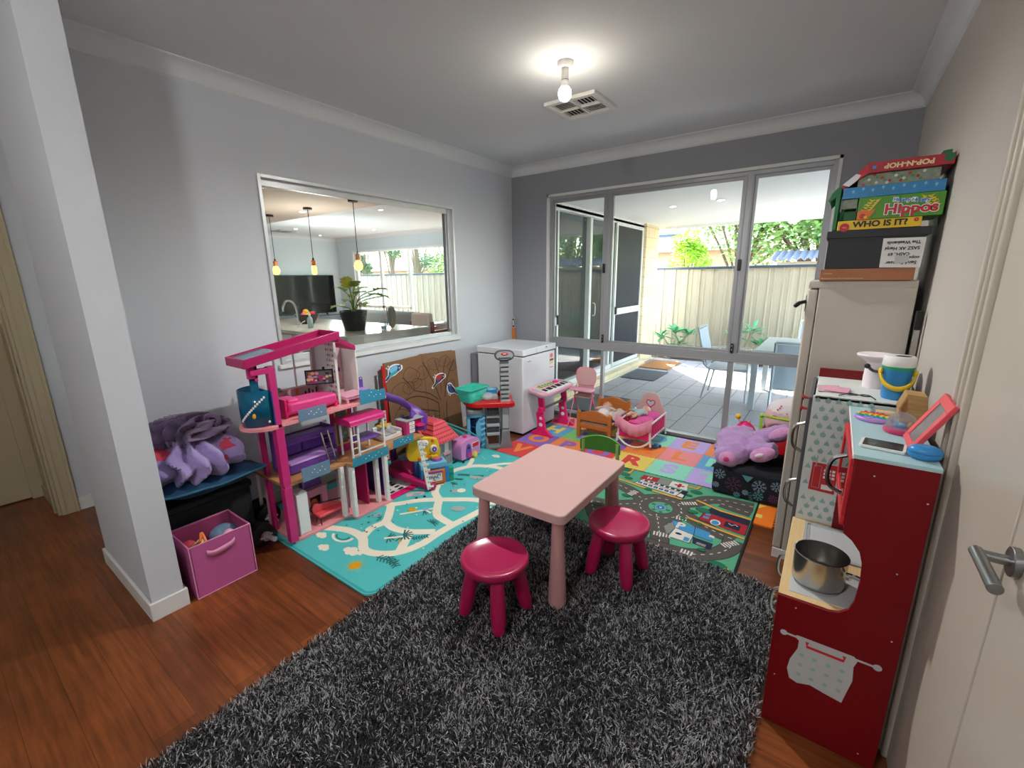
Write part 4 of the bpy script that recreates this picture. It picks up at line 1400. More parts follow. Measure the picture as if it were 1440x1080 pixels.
roads = [[(1.82, -1.30), (1.98, -1.34), (2.12, -1.42)], [(2.36, -1.36), (2.45, -1.28), (2.52, -1.18), (2.64, -1.13), (2.79, -1.12)], [(2.60, -1.19), (2.70, -1.21), (2.79, -1.22)],
         [(2.40, -1.46), (2.52, -1.53), (2.66, -1.59), (2.755, -1.61)], [(2.28, -1.58), (2.34, -1.72), (2.40, -1.90), (2.42, -2.1)], [(1.82, -1.62), (2.0, -1.86), (2.2, -1.92), (2.42, -1.93), (2.58, -1.90), (2.69, -1.82), (2.745, -1.72), (2.75, -1.62)],
         [(2.12, -1.52), (1.98, -1.62), (1.82, -1.66)], [(1.82, -2.3), (2.1, -2.25), (2.42, -2.1), (2.6, -2.3), (2.8, -2.35)]]
b.mat('rug_edge').ring(CX, CY, .135, .12, z); b.mat('rug_road').ring(CX, CY, .135, .11, z, 32)
for r_ in roads: rdp(r_)
b.mat('rug_road').ring(CX, CY, .135, .104, z, 32)
for r_ in roads: dash(r_)
dash([(CX + .135 * math.cos(a * PI / 8), CY + .135 * math.sin(a * PI / 8)) for a in range(17)])
b.mat('rug_green').disc(CX, CY, .078, z, 28); b.mat('rug_navy').disc(CX, CY, .042, z, 24); b.mat('rug_white').disc(CX, CY, .037, z, 24); b.mat('rug_blue').disc(CX, CY, .034, z, 24)
b.mat('rug_navy').ring(CX, CY + .005, .018, .005, z); b.mat('rug_white').disc(CX, CY, .008, z)
for dx, dy in ((-.055, .02), (.055, -.01), (.02, -.06), (-.03, -.052), (.02, .06)): b.mat('rug_dark_green').disc(CX + dx, CY + dy, .013, z, 12)
for (x, y, a, n_) in ((2.045, -1.385, 1.3, 5), (2.42, -1.315, .6, 6), (2.385, -1.80, .2, 6), (2.74, -1.675, .9, 6), (2.555, -1.90, .0, 4), (2.43, -1.545, 0.2, 4)):
    b.mat('rug_white')
    c, q = math.cos(a), math.sin(a)
    for k in range(n_):
        u = (k - (n_ - 1) / 2) * .018
        b.stroke([(x + u * c + .022 * q, y + u * q - .022 * c), (x + u * c - .022 * q, y + u * q + .022 * c)], .010, z)


def poly2(m, pts): b.mat('rug_navy').poly([(p[0], p[1]) for p in pts], z); c = (sum(p[0] for p in pts) / len(pts), sum(p[1] for p in pts) / len(pts)); b.mat(m).poly([(c[0] + (p[0] - c[0]) * .965, c[1] + (p[1] - c[1]) * .965) for p in pts], z)


# hospital
poly2('rug_white', [(1.99, -1.22), (2.36, -1.265), (2.36, -1.16), (2.03, -1.115)])
poly2('rug_red', [(2.00, -1.125), (2.01, -1.045), (2.13, -1.035), (2.13, -1.12)])
poly2('rug_grey', [(2.13, -1.12), (2.13, -1.035), (2.22, -1.03), (2.22, -1.125)])
poly2('rug_white', [(2.22, -1.13), (2.22, -1.03), (2.34, -1.02), (2.36, -1.135)])
b.mat('rug_red').stroke([(2.255, -1.08), (2.325, -1.08)], .02, z); b.stroke([(2.29, -1.045), (2.29, -1.115)], .022, z)
b.mat('rug_white').text('H', .05, 2.065, -1.08, z, 0, .002)
b.mat('rug_red').stroke([(2.03, -1.155), (2.36, -1.20)], .008, z)
for k in range(7):
    b.mat('rug_navy').poly([(2.045 + k * .041, -1.148 - k * .005), (2.072 + k * .041, -1.151 - k * .005), (2.072 + k * .041, -1.128 - k * .004), (2.045 + k * .041, -1.125 - k * .004)], z)
    b.mat('rug_navy').poly([(2.015 + k * .041, -1.205 - k * .005), (2.044 + k * .041, -1.209 - k * .005), (2.044 + k * .041, -1.178 - k * .005), (2.015 + k * .041, -1.174 - k * .005)], z)
    b.mat('rug_blue').poly([(2.02 + k * .041, -1.20 - k * .005), (2.036 + k * .041, -1.202 - k * .005), (2.036 + k * .041, -1.183 - k * .005), (2.02 + k * .041, -1.181 - k * .005)], z)
poly2('rug_navy', [(2.31, -1.265), (2.37, -1.27), (2.37, -1.14), (2.33, -1.15)]); poly2('rug_white', [(2.315, -1.255), (2.36, -1.262), (2.36, -1.215), (2.33, -1.20)])
# parking garage
poly2('rug_grey', [(2.365, -1.70), (2.40, -1.61), (2.435, -1.66), (2.41, -1.79)])
poly2('rug_blue', [(2.385, -1.60), (2.53, -1.60), (2.545, -1.70), (2.43, -1.68)])
poly2('rug_blue', [(2.53, -1.60), (2.62, -1.615), (2.655, -1.71), (2.545, -1.70)])
poly2('rug_white', [(2.43, -1.68), (2.545, -1.70), (2.545, -1.80), (2.42, -1.80)])
poly2('rug_navy', [(2.545, -1.72), (2.66, -1.73), (2.66, -1.80), (2.56, -1.79)])
b.mat('rug_white').text('P', .10, 2.45, -1.64, z, 0, .004)
b.mat('rug_blue').poly([(2.505, -1.79), (2.535, -1.79), (2.535, -1.75), (2.505, -1.745)], z); b.mat('rug_navy').disc(2.465, -1.735, .02, z, ry=.012)
b.mat('rug_grey').poly([(2.575, -1.785), (2.63, -1.79), (2.63, -1.765), (2.58, -1.76)], z)
# fire station
poly2('rug_navy', [(2.53, -1.37), (2.80, -1.40), (2.80, -1.33), (2.56, -1.29)])
poly2('rug_red', [(2.53, -1.375), (2.80, -1.40), (2.80, -1.535), (2.52, -1.49)])
b.mat('rug_blue').poly([(2.545, -1.41), (2.575, -1.413), (2.575, -1.385), (2.545, -1.382)], z); b.poly([(2.54, -1.455), (2.575, -1.46), (2.575, -1.43), (2.54, -1.425)], z)
b.mat('rug_white').disc(2.62, -1.475, .03, z, ry=.036); b.mat('rug_blue').disc(2.62, -1.478, .022, z, ry=.028); poly2('rug_navy', [(2.67, -1.49), (2.76, -1.50), (2.76, -1.43), (2.67, -1.42)])
b.mat('rug_white').stroke([(2.69, -1.44), (2.71, -1.455), (2.73, -1.435), (2.745, -1.45)], .006, z)
for pts in ([(1.83, -1.22), (1.98, -1.24), (2.14, -1.27), (2.36, -1.285)], [(2.46, -1.51), (2.62, -1.545), (2.80, -1.57)], [(2.45, -1.24), (2.62, -1.30), (2.80, -1.31)], [(1.90, -1.0), (1.90, -1.08), (1.86, -1.15)], [(2.42, -1.01), (2.41, -1.06), (2.34, -1.06)], [(2.58, -2.0), (2.70, -1.94), (2.78, -1.93)]):
    b.mat('rug_navy').stroke(pts, .028, z); b.mat('rug_yellow').stroke(pts, .022, z)
for x, y, r_ in ((1.86, -1.03, .035), (1.88, -1.12, .04), (1.93, -1.17, .03), (2.12, -1.27, .025), (2.42, -1.12, .04), (2.39, -1.20, .02), (2.52, -1.36, .045), (2.47, -1.42, .03), (2.02, -1.45, .03), (2.14, -1.72, .03), (2.18, -1.85, .03), (2.44, -1.54, .018), (2.72, -1.93, .05), (2.54, -1.55, .02), (2.05, -1.75, .04), (2.62, -1.83, .02)):
    b.mat('rug_edge').disc(x, y, r_ + .003, z, 14, ry=r_ * .7 + .003); b.mat('rug_dark_green').disc(x, y, r_, z, 14, ry=r_ * .7)
b.mat('rug_blue').poly([(2.66, -1.97), (2.74, -1.95), (2.80, -2.0), (2.72, -2.02)], z)
b.mat('rug_white').poly([(2.62, -1.665), (2.655, -1.67), (2.65, -1.645), (2.625, -1.64)], z)
tag(b.build('road_rug', smooth=0, fixn=False), 'green road play rug with roundabout, hospital, parking and fire station', 'rug')

# --- shag rug: a backing and strands nobody could count
SX0, SX1, SY0, SY1 = 1.345, 3.02, -4.60, -1.97


def in_rug(x, y):
    # edge leans slightly like the real one, corners rounded
    xl = SX0 + (y + 2.3) * -.055 if y < -2.3 else SX0
    xr = min(3.022, 3.0 + (-(y + 2.0)) * .045)
    yt = -1.985 + .0 * x
    r_ = .10
    yt = -1.955
    if x < xl or x > xr or y > yt or y < SY0: return False
    for cx_, sx_ in ((xl + r_, -1), (xr - r_, 1)):
        if (x - cx_) * sx_ > 0 and y > yt - r_ and math.hypot(x - cx_, y - (yt - r_)) > r_: return False
    return True


for n_, c1, c2 in (('shag_dark', '#141416', '#2b2b2e'), ('shag_mid', '#2e2e31', '#545458'), ('shag_light', '#9a9a9e', '#d2d2d4')):
    mat(n_, c1, .75, var=.3, scale=40)
    MATS[n_].node_tree.nodes['Mix'].inputs[7].default_value = lin(c2)
t = thing('shag_rug', 'large black and grey shaggy pile rug under the pink table and stools', 'rug', (2.2, -3.2, 0))
b = MB('shag_dark'); P = [(SX0 + .06, -1.985)] + [(SX0 + .02 + (y + 2.3) * -.055 if y < -2.3 else SX0 + .02, y) for y in (-2.05, -2.3, -3, -3.6, -4.2, -4.58)] + [(min(3.022, 3.0 + (-(y + 2.0)) * .045) - .015, y) for y in (-4.58, -3.5, -2.05)] + [(2.93, -1.985)]
b.prism(P, 'z', .0128, .016); bk = b.build('rug_backing', t, smooth=0)
rr = random.Random(77)
vs = []; fs = []; mi = []
NS = 190000
for k in range(NS):
    y = SY1 - (rr.random() ** 1.15) * (SY1 - SY0) + .02
    x = rr.uniform(1.3, 3.15)
    if not in_rug(x, y): continue
    # clumping: neighbouring strands lean together
    nz = noise.noise_vector(V((x * 9, y * 9, 0))); nn = noise.noise(V((x * 2.3, y * 2.3, 4)))
    lx = nz.x * .75 + rr.gauss(0, .6); ly = nz.y * .75 + rr.gauss(0, .6)
    L = rr.uniform(.017, .031); h = L / math.sqrt(1 + lx * lx + ly * ly)
    dx, dy = lx * h, ly * h
    a = rr.random() * PI; wx, wy = math.cos(a) * .0021, math.sin(a) * .0021
    z0 = .014
    mx_, my_, mz = x + dx * .35, y + dy * .35, z0 + h * .6
    ex, ey, ez = x + dx * 1.1, y + dy * 1.1, z0 + h
    o_ = len(vs)
    vs += [(x - wx, y - wy, z0), (x + wx, y + wy, z0), (mx_ - wx, my_ - wy, mz), (mx_ + wx, my_ + wy, mz), (ex, ey, ez)]
    fs += [(o_, o_ + 1, o_ + 3, o_ + 2), (o_ + 2, o_ + 3, o_ + 4)]
    q = rr.random() + nn * .25
    m_ = 0 if q < .40 else (1 if q < .67 else 2)
    mi += [m_, m_]
me = bpy.data.meshes.new('pile'); me.from_pydata(vs, [], fs)
for n_ in ('shag_dark', 'shag_mid', 'shag_light'): me.materials.append(MATS[n_])
me.polygons.foreach_set('material_index', mi); me.transform(Matrix.Translation((-2.2, 3.2, 0))); me.update()
pl = bpy.data.objects.new('pile', me); COL.objects.link(pl); pl.parent = t; pl['kind'] = 'stuff'

# ================================================================ TABLE, STOOLS, CHAIR
TZ = .505; RG = .022
tc = ((1.667 + 2.201) / 2, (-2.701 - 1.986) / 2)
t = thing('play_table', 'small pale pink plastic play table on the shaggy rug', 'table', (1.934, -2.344, RG))
b = MB('table_pink'); b.prism(rrect(1.664, 2.205, -2.715, -1.972, .035), 'z', TZ - .048, TZ); b.build('tabletop', t, bev=.006, seg=3)
for x, y in ((1.715, -2.66), (2.150, -2.66), (1.715, -2.03), (2.150, -2.03)):
    b = MB('table_side'); dx = (x - 1.934) * .05; dy = (y + 2.344) * .05
    b.add([], [])
    prof = [(.0425, 0), (.0435, .01), (.040, .10), (.031, .30), (.0275, .43), (.029, .46)]
    vs = []
    n = 24
    for r_, z_ in prof:
        for i in range(n):
            a = 2 * PI * i / n; q = 1 - z_ / .46
            vs.append((x + dx * q + r_ * math.cos(a), y + dy * q + r_ * math.sin(a), RG + z_ - (0 if z_ else 0)))
    fs = [(k * n + i, k * n + (i + 1) % n, (k + 1) * n + (i + 1) % n, (k + 1) * n + i) for k in range(len(prof) - 1) for i in range(n)]
    fs += [tuple(range(n))[::-1], tuple(range((len(prof) - 1) * n, len(prof) * n))]
    b.add(vs, fs); b.build('leg', t)


def stool(label, x, y, rz):
    t = thing('stool', label, 'stool', (0, 0, 0), 'round raspberry pink plastic stools')
    b = MB('stool_red')
    b.lathe([(0, .278), (.05, .2785), (.10, .282), (.125, .288), (.138, .294), (.146, .297), (.152, .294), (.1555, .286), (.1555, .272), (.152, .262), (.144, .252), (.12, .246), (0, .246)], n=48)
    b.build('seat', t, smooth=60)
    for k in range(4):
        a = R(45 + 90 * k); c, s_ = math.cos(a), math.sin(a)
        b = MB('stool_red')
        prof = [(.018, .0), (.026, .005), (.031, .018), (.0335, .05), (.035, .09), (.034, .15), (.031, .21), (.028, .252)]
        vs = []; n = 20
        for r_, z_ in prof:
            d = .145 - .26 * (z_) * .20 / .25 * .9
            for i in range(n):
                u = 2 * PI * i / n; vs.append((c * d + r_ * math.cos(u), s_ * d + r_ * math.sin(u), z_))
        fs = [(j * n + i, j * n + (i + 1) % n, (j + 1) * n + (i + 1) % n, (j + 1) * n + i) for j in range(len(prof) - 1) for i in range(n)]
        fs += [tuple(range(n))[::-1], tuple(range((len(prof) - 1) * n, len(prof) * n))]
        b.add(vs, fs); b.build('leg', t, smooth=60)
    t.location = (x, y, RG); t.rotation_euler = (0, 0, rz)
    return t


s1 = stool('round raspberry pink plastic stool in front of the near left corner of the pink table', 1.950, -2.882, R(-2))
dup(s1, (2.298, -2.285, RG), R(-3), 'round raspberry pink plastic stool beside the right edge of the pink table')

t = thing('child_chair', 'small wooden child chair with green curved back and blue seat behind the pink table', 'chair', (0, 0, 0))
b = MB('chair_green')
P = []
for i in range(13):
    u = -1 + 2 * i / 12; P.append((.135 * u, .505 - .035 * abs(u) ** 2.2))
P += [(.135 * u_, .40) for u_ in (1, .5, 0, -.5, -1)]
n = len(P)
vs = [(p[0], .10 - .03 * (1 - (p[0] / .135) ** 2) * -1, p[1]) for p in P] + [(p[0], .115 - .03 * (1 - (p[0] / .135) ** 2) * -1, p[1]) for p in P]
b.add(vs, [tuple(range(n))[::-1], tuple(range(n, 2 * n))] + [(i, (i + 1) % n, n + (i + 1) % n, n + i) for i in range(n)])
b.build('backrest', t, bev=.003)
b = MB('chair_blue'); b.prism(rrect(-.135, .135, -.13, .12, .03), 'z', .262, .280); b.build('seat', t, bev=.004)
for x, y, h, m in ((-.115, -.10, .262, 'chair_green_pale'), (.115, -.10, .262, 'chair_green_pale'), (-.115, .10, .47, 'chair_green_pale'), (.115, .10, .47, 'chair_green_pale')):
    b = MB(m); b.cyl((x * 1.08, y * 1.12, 0.0), (x, y + (.012 if h > .3 else 0), h), .013, .012, n=14); b.build('leg', t)
t.location = (1.935, -1.815, .0135); t.rotation_euler = (0, 0, R(8))
# ================================================================ CHEST FREEZER in the corner
t = thing('chest_freezer', 'white chest freezer standing in the back left corner', 'freezer', (.43, -.52, 0))
FX0, FX1, FY0, FY1 = .145, .705, -.835, -.225
b = MB('freezer_white'); b.box(FX0, FX1, FY0, FY1, .025, .80); b.build('cabinet_body', t, bev=.008)
b = MB('freezer_white'); b.box(FX0 - .004, FX1 + .008, FY0 - .004, FY1 + .004, .808, .87); lid = b.build('lid', t, bev=.006, seg=3)
b = MB('dark_gap'); b.box(FX0 + .01, FX1 - .004, FY0 + .008, FY1 - .008, .80, .808); b.mat('black_rubber').box(FX0 + .02, FX1 - .02, FY0 + .02, FY1 - .02, .0, .025); b.build('gasket', t, smooth=0)
b = MB('grey_plastic_light'); b.box(FX1 + .008, FX1 + .010, -.60, -.597, .812, .866); b.mat('dark_gap').box(FX1 + .008, FX1 + .010, -.425, -.405, .845, .855); b.build('lid_handle', lid)
b = MB('ink_white', planeT((FX1 + .001, -.34, .74), (0, 1, 0), (0, 0, 1)))
b.box(0, .085, -.13, .04, 0, .0006); b.mat('coral_plastic').disc(.042, .005, .03, .001, ry=.025); b.mat('ink_cream').box(.006, .079, -.085, -.03, .0006, .0012); b.mat('ink_black').box(.006, .079, -.05, -.03, .0012, .0016); b.mat('coral_plastic').box(.006, .079, -.125, -.115, .0006, .0012)
b.build('energy_label', t, smooth=0)
b = MB('grey_plastic', planeT((FX1 + .001, -.72, .745), (0, 1, 0), (0, 0, 1))); b.box(-.03, .03, -.004, .004, 0, .001); b.build('badge', t, smooth=0)
b = MB('grey_plastic'); b.box(.02, .14, -.80, -.28, .1, .78); b.build('compressor_panel', t, bev=.004)

t = thing('spirit_level', 'spirit level with grey top and orange lower end leaning in the corner on the freezer', 'spirit level', (.05, -.10, 0))
b = MB('orange_level'); b.box(.012, .045, -.035, -.018, .02, .97); b.build('orange_bar', t)
b = MB('grey_plastic_light'); b.box(.012, .045, -.036, -.017, .97, 1.09); b.mat('dark_gap').box(.016, .041, -.0375, -.036, .985, 1.075); b.mat('ink_white').box(.022, .035, -.0385, -.0375, 1.0, 1.06); b.build('vial_end', t)

# ================================================================ CARDBOARD TREE
t = thing('flattened_carton', 'flattened brown cardboard box with a tree drawn on it leaning on the left wall', 'cardboard', (.12, -1.52, 0))
lean = .075
CT = planeT((.150, -1.965, .0112), (0, 1, 0), V((-lean, 0, .86)).normalized())
b = MB('cardboard', CT)
b.prism([(0, 0), (.87, 0), (.868, .845), (.43, .862), (.0, .852)], 'z', -.012, 0)
b.prism([(.02, .85), (.40, .862), (.42, .87), (.84, .852), (.84, .80), (.02, .80)], 'z', -.022, -.013)
sheet = b.build('carton_sheet', t, smooth=0)
b = MB('cardboard_ink', CT)
S2 = lambda pts, w, cl=False: b.stroke([(p.x, p.y) for p in spl([(q[0], q[1], 0) for q in pts], 5, cl)], w * 1.25, .0008, cl)
b.mat('cardboard_ink')
S2([(.52, .0), (.56, .22), (.57, .38)], .008); S2([(.70, .0), (.66, .22), (.68, .38)], .008)
S2([(.57, .38), (.48, .44), (.33, .50), (.20, .50), (.10, .44)], .008); S2([(.57, .42), (.46, .50), (.30, .56), (.25, .62), (.18, .70)], .007)
S2([(.60, .40), (.55, .55), (.50, .66), (.43, .80)], .008); S2([(.66, .42), (.70, .55), (.76, .66), (.84, .76)], .008); S2([(.62, .48), (.62, .62), (.58, .80)], .006); S2([(.68, .5), (.68, .68), (.74, .80)], .006)
S2([(.57, .30), (.45, .34), (.34, .38), (.26, .42)], .007); S2([(.56, .26), (.44, .28), (.36, .36)], .005)
b.mat('mat_grey_ink')
rr = random.Random(9)
for (x, y, r_) in ((.15, .58, .10), (.28, .70, .09), (.42, .70, .08), (.12, .36, .09), (.56, .76, .08), (.70, .76, .07), (.80, .70, .06), (.24, .60, .07), (.33, .62, .06), (.76, .52, .06), (.20, .30, .07)):
    b.mat('cardboard_ink'); S2([(x + r_ * math.cos(a) * rr.uniform(.8, 1.15), y + r_ * .8 * math.sin(a) * rr.uniform(.8, 1.1)) for a in [2 * PI * i / 7 for i in range(7)]], .0035, True)
    for k in range(7):
        u = -r_ * .6 + k * r_ * .2; b.stroke([(x + u, y - r_ * .35), (x + u + r_ * .2, y + r_ * .4)], .0015, .0009)
b.mat('cardboard_ink'); S2([(.36, .10), (.38, .20), (.46, .235), (.53, .20), (.54, .12)], .004); S2([(.40, .12), (.42, .18), (.47, .20), (.50, .16)], .003); S2([(.38, .33), (.50, .33), (.50, .28), (.38, .28)], .004, True)
S2([(.60, .10), (.64, .16), (.68, .10)], .003); S2([(.62, .30), (.63, .20), (.70, .14)], .003)
b.box(.43, .432, .0, .86, 0, .0012)
b.build('ink_drawing', sheet, smooth=0, fixn=False)


def bird(u, v, s_, rot, body, wing, name_lab, belly=None):
    M_ = CT @ Matrix.Translation((u, v, .004)) @ Matrix.Scale(1.25, 4, (1, 0, 0)) @ Matrix.Rotation(rot, 4, 'Z') @ Matrix.Scale(s_, 4)
    P = [(p.x, p.y) for p in spl([(-1.02, -.02, 0), (-1.08, .30, 0), (-.85, .52, 0), (-.55, .50, 0), (-.3, .42, 0), (.1, .36, 0), (.55, .14, 0), (1.25, .08, 0), (1.2, -.16, 0), (.6, -.2, 0), (.25, -.48, 0), (-.25, -.62, 0), (-.7, -.42, 0)], 4, True)]
    o = MB('ink_white', M_)
    o.prism([(x * 1.1, y * 1.16) for x, y in P], 'z', 0, .0014 / s_)
    for q in (-.15, .15): o.stroke([(q, -.5), (q - .02, -.95)], .14, .0016 / s_)
    z_ = .0018 / s_
    o.mat(body).poly([(x * .96, y * .9) for x, y in P], z_)
    if belly: o.mat(belly).disc(-.28, -.18, .52, z_ + .0003 / s_, ry=.33, rot=-.2)
    o.mat(wing).poly([(-.45, .3), (.1, .3), (.85, .02), (.3, -.12), (-.2, .0)], z_ + .0006 / s_)
    o.mat('ink_white').disc(-.8, .25, .09, z_ + .0008 / s_); o.mat('ink_black').disc(-.8, .25, .05, z_ + .0012 / s_)
    o.mat('ink_black').poly([(-1.0, .2), (-1.3, .1), (-1.0, .02)], z_)
    for q in (-.15, .15): o.mat('ink_black').stroke([(q, -.5), (q - .02, -.9)], .04, .0024 / s_)
    return tag(o.build('bird_cutout', smooth=0, fixn=False), name_lab, 'bird cutout', 'paper birds stuck on the cardboard tree')


bird(.085, .765, .075, R(-138), 'blue_dark', 'teal_plastic', 'teal and blue paper bird at the top left edge of the cardboard', 'blue_light')
bird(.60, .60, .070, R(-138), 'ink_black', 'blue_dark', 'red-breasted paper bird at the middle right of the cardboard', 'red_plastic')
bird(.77, .47, .068, R(-45), 'blue_dark', 'ink_black', 'dark blue paper bird, lowest on the cardboard', None)

t = thing('height_chart', 'narrow red edged board with printed figures standing behind the doll house slide', 'board', (.12, -2.05, 0))
b = MB('red_plastic'); b.box(.085, .100, -2.000, -1.972, .012, .845); b.build('red_edge', t, bev=.002)
b = MB('paper'); b.box(.100, .102, -2.035, -2.000, .03, .47)
for k in range(14): b.mat(['ink_black', 'red_plastic', 'yellow_deep', 'ink_black'][k % 4]).box(.1022, .103, -2.03 + (k % 2) * .008, -2.015 + (k % 2) * .008, .05 + k * .03, .062 + k * .03)
b.build('printed_strip', t, smooth=0)

# ================================================================ TOY WORKBENCH
t = thing('toy_workbench', 'grey, blue and red plastic toy workbench with a tall rack beside the freezer', 'toy workbench', (.56, -1.20, 0))
WT = Matrix.Translation((.565, -1.205, .001)) @ Matrix.Rotation(R(-46), 4, 'Z')   # local x = front, y = to the right, z = up
b = MB('grey_plastic', WT)
b.box(.075, .11, .115, .185, .05, .80); b.box(.06, .076, .108, .192, .42, .82)
b.prism([(.095, 0), (.215, 0), (.21, .03), (.19, .09), (.185, .18), (.115, .18), (.11, .09), (.095, .04)], 'x', .05, .125)
b.build('rack_post', t, bev=.006)
b = MB('grey_plastic_light', WT); b.box(.11, .116, .122, .178, .2, .44)
for k in range(9):
    z_ = .45 + k * .041
    b.box(.11, .117 + (.010 if k % 2 == 0 else 0), .112 - (.006 if k % 2 == 0 else 0), .188 + (.006 if k % 2 == 0 else 0), z_, z_ + (.020 if k % 2 == 0 else .026))
b.mat('dark_grey_plastic').box(.1095, .1105, .118, .182, .44, .82)
b.build('rack_slats', t, bev=.003)
b = MB('dark_grey_plastic', WT)
P = [(p.x, p.y) for p in spl([(.085, .835, 0), (.06, .875, 0), (.085, .912, 0), (.15, .922, 0), (.215, .912, 0), (.24, .875, 0), (.215, .835, 0), (.15, .822, 0)], 4, True)]
b.prism(P, 'x', .07, .105); hs = b.build('head_sign', t, bev=.004)
b = MB('grey_plastic_light', WT); b.prism([(.15 + (y - .15) * .84, .872 + (z - .872) * .76) for y, z in P], 'x', .105, .111); b.mat('dark_grey_plastic').prism([(.09, .842), (.21, .842), (.205, .858), (.095, .858)], 'x', .111, .113)
b.mat('red_plastic').ell((.112, .15, .888), (.004, .032, .014)); b.mat('ink_white').ell((.1155, .15, .888), (.001, .02, .004)); b.build('sign_face', hs, bev=.001)
b = MB('red_plastic', WT)
P = [(p.x, p.y) for p in spl([(-.14, -.20, 0), (.05, -.205, 0), (.13, -.14, 0), (.15, -.02, 0), (.155, .10, 0), (.16, .205, 0), (.12, .235, 0), (.05, .215, 0), (-.14, .21, 0)], 5, True)]
b.prism(P, 'z', .405, .455); b.build('bench_top', t, bev=.012, seg=3)
b = MB('grey_plastic', WT); b.prism(rrect(-.10, .12, -.205, -.045, .04), 'z', .34, .385); b.build('moulded_shelf', t, bev=.012, seg=3)
b = MB('blue_light', WT)
for y0, y1 in ((-.20, -.172), (-.075, -.04)):
    b.box(-.09, .09, y0, y1, 0, .335)
b.box(-.09, .09, -.20, -.04, .305, .34); b.box(-.09, -.07, -.20, -.04, 0, .34)
for k in range(6): b.bar((.095, -.078, .03 + k * .05), (.095, -.036, .055 + k * .05), .014, .022, up=(1, 0, 0))
b.prism([(p.x, p.y) for p in spl([(-.10, .28, 0), (-.125, .20, 0), (-.105, .08, 0), (-.075, .08, 0), (-.075, .28, 0)], 4, True)], 'x', .07, .095)
b.build('blue_cabinet', t, bev=.006)
b = MB('blue_dark', WT); b.box(-.05, -.02, -.165, -.13, .18, .25); b.ell((-.03, -.14, .13), (.03, .02, .03)); b.mat('blue_plastic').bar((-.02, -.165, .20), (-.02, -.10, .17), .012, .012); b.build('cabinet_fittings', t)
b = MB('grey_plastic', WT)
for y0 in (-.03, .09): b.box(-.08, .07, y0, y0 + .014, .03, .405)
b.prism([(-.04, 0), (.115, 0), (.118, .05), (.10, .045), (.09, .03), (-.01, .03), (-.018, .11), (-.04, .12)], 'x', .03, .12)
b.build('side_frame', t, bev=.006)
for k in range(3):
    b = MB('dark_grey_plastic', WT); b.box(-.08, .05, -.016, .09, .135 + k * .085, .20 + k * .085)
    for q in range(6): b.mat('grey_plastic').bar((.052, -.008 + q * .017, .155 + k * .085), (.052, .000 + q * .017, .18 + k * .085), .006, .008, up=(1, 0, 0))
    b.mat('grey_plastic_light').box(.05, .10, -.022, .096, .128 + k * .085, .150 + k * .085); b.build('tool_tray', t, bev=.004)
b = MB('grey_plastic_light', WT); b.ell((.0, .0, .475), (.075, .06, .040)); b.box(-.03, .05, .03, .09, .455, .50); b.build('moulded_vice', t, bev=.006)
b = MB('blue_plastic', WT); b.box(-.10, -.02, -.02, .09, .456, .53); b.mat('blue_light').box(-.105, -.015, -.03, .10, .53, .54)
recenter(tag(b.build('plastic_tub', bev=.004), 'small blue plastic tub on the toy workbench behind the green basket', 'tub'))
b = MB('red_plastic', WT); b.ell((-.04, .13, .49), (.04, .035, .035)); b.cyl((-.04, .13, .50), (-.02, .16, .545), .012)
recenter(tag(b.build('toy_drill', smooth=60), 'small red toy tool on the workbench beside the tall rack', 'toy tool'))

BX, BY = .475, -1.315
t = thing('shopping_basket', 'translucent sea green toy shopping basket on top of the workbench', 'basket', (BX, BY, .456))
b = MB('basket_clear')
o0, o1 = rrect(-.07, .07, -.105, -.105 + .21, .03), rrect(-.095, .095, -.135, .135, .04)
n = len(o0)
vs = [(BX + p[0], BY + p[1], .457) for p in o0] + [(BX + p[0], BY + p[1], .575) for p in o1]
b.add(vs, [tuple(range(n))[::-1]] + [(i, (i + 1) % n, n + (i + 1) % n, n + i) for i in range(n)])
b.build('basket_body', t, solid=.003, fixn=False)
b = MB('basket_clear'); b.tube([(BX + p[0] * 1.04, BY + p[1] * 1.04, .577) for p in o1], .006, n=6, closed=True)
b.tube([(BX - .07, BY - .1, .578), (BX - .02, BY - .08, .59), (BX - .01, BY + .08, .59), (BX - .06, BY + .1, .578)], .004, n=6); b.build('basket_rim', t)
b = MB('teal_plastic')
for i in range(0, n, 1):
    pass
for f_ in (.25, .5, .75):
    b.tube([(BX + (p[0] + (q[0] - p[0]) * f_) * 1.01, BY + (p[1] + (q[1] - p[1]) * f_) * 1.01, .457 + .118 * f_) for p, q in zip(o0, o1)], .0015, n=5, closed=True)
b.build('mesh_ribs', t)

# ================================================================ TOY KEYBOARD on stand
t = thing('toy_keyboard', 'pink toy piano keyboard on hot pink stand legs beside the freezer', 'toy keyboard', (.83, -.50, .01))
for y in (-.72, -.28):
    b = MB('hot_pink')
    prof = [(.70, .012), (.735, .045), (.785, .07), (.79, .13), (.775, .24), (.80, .26), (.81, .29), (.80, .335), (.79, .44), (.855, .44), (.865, .32), (.868, .285), (.85, .25), (.87, .14), (.885, .08), (.93, .045), (.965, .022), (.955, .012)]
    b.prism(prof, 'y', y - .016, y + .016)
    b.cyl((.832, y - .026, .275), (.832, y + .026, .275), .032, n=20); lg = b.build('leg', t, bev=.005)
    b = MB('ink_white')
    for z_, r_ in ((.19, .018), (.125, .022)): b.ell((.832, y - .0165, z_), (r_, .002, r_ * .9)); b.ell((.832, y + .0165, z_), (r_, .002, r_ * .9))
    b.build('leg_inset', lg)
b = MB('grey_plastic'); b.cyl((.832, -.70, .275), (.832, -.30, .275), .008); b.cyl((.832, -.70, .29), (.832, -.30, .29), .005); b.build('stretcher', t)
KT = Matrix.Translation((.815, -.50, .445)) @ Matrix.Rotation(R(8), 4, 'Y')
b = MB('table_pink', KT)
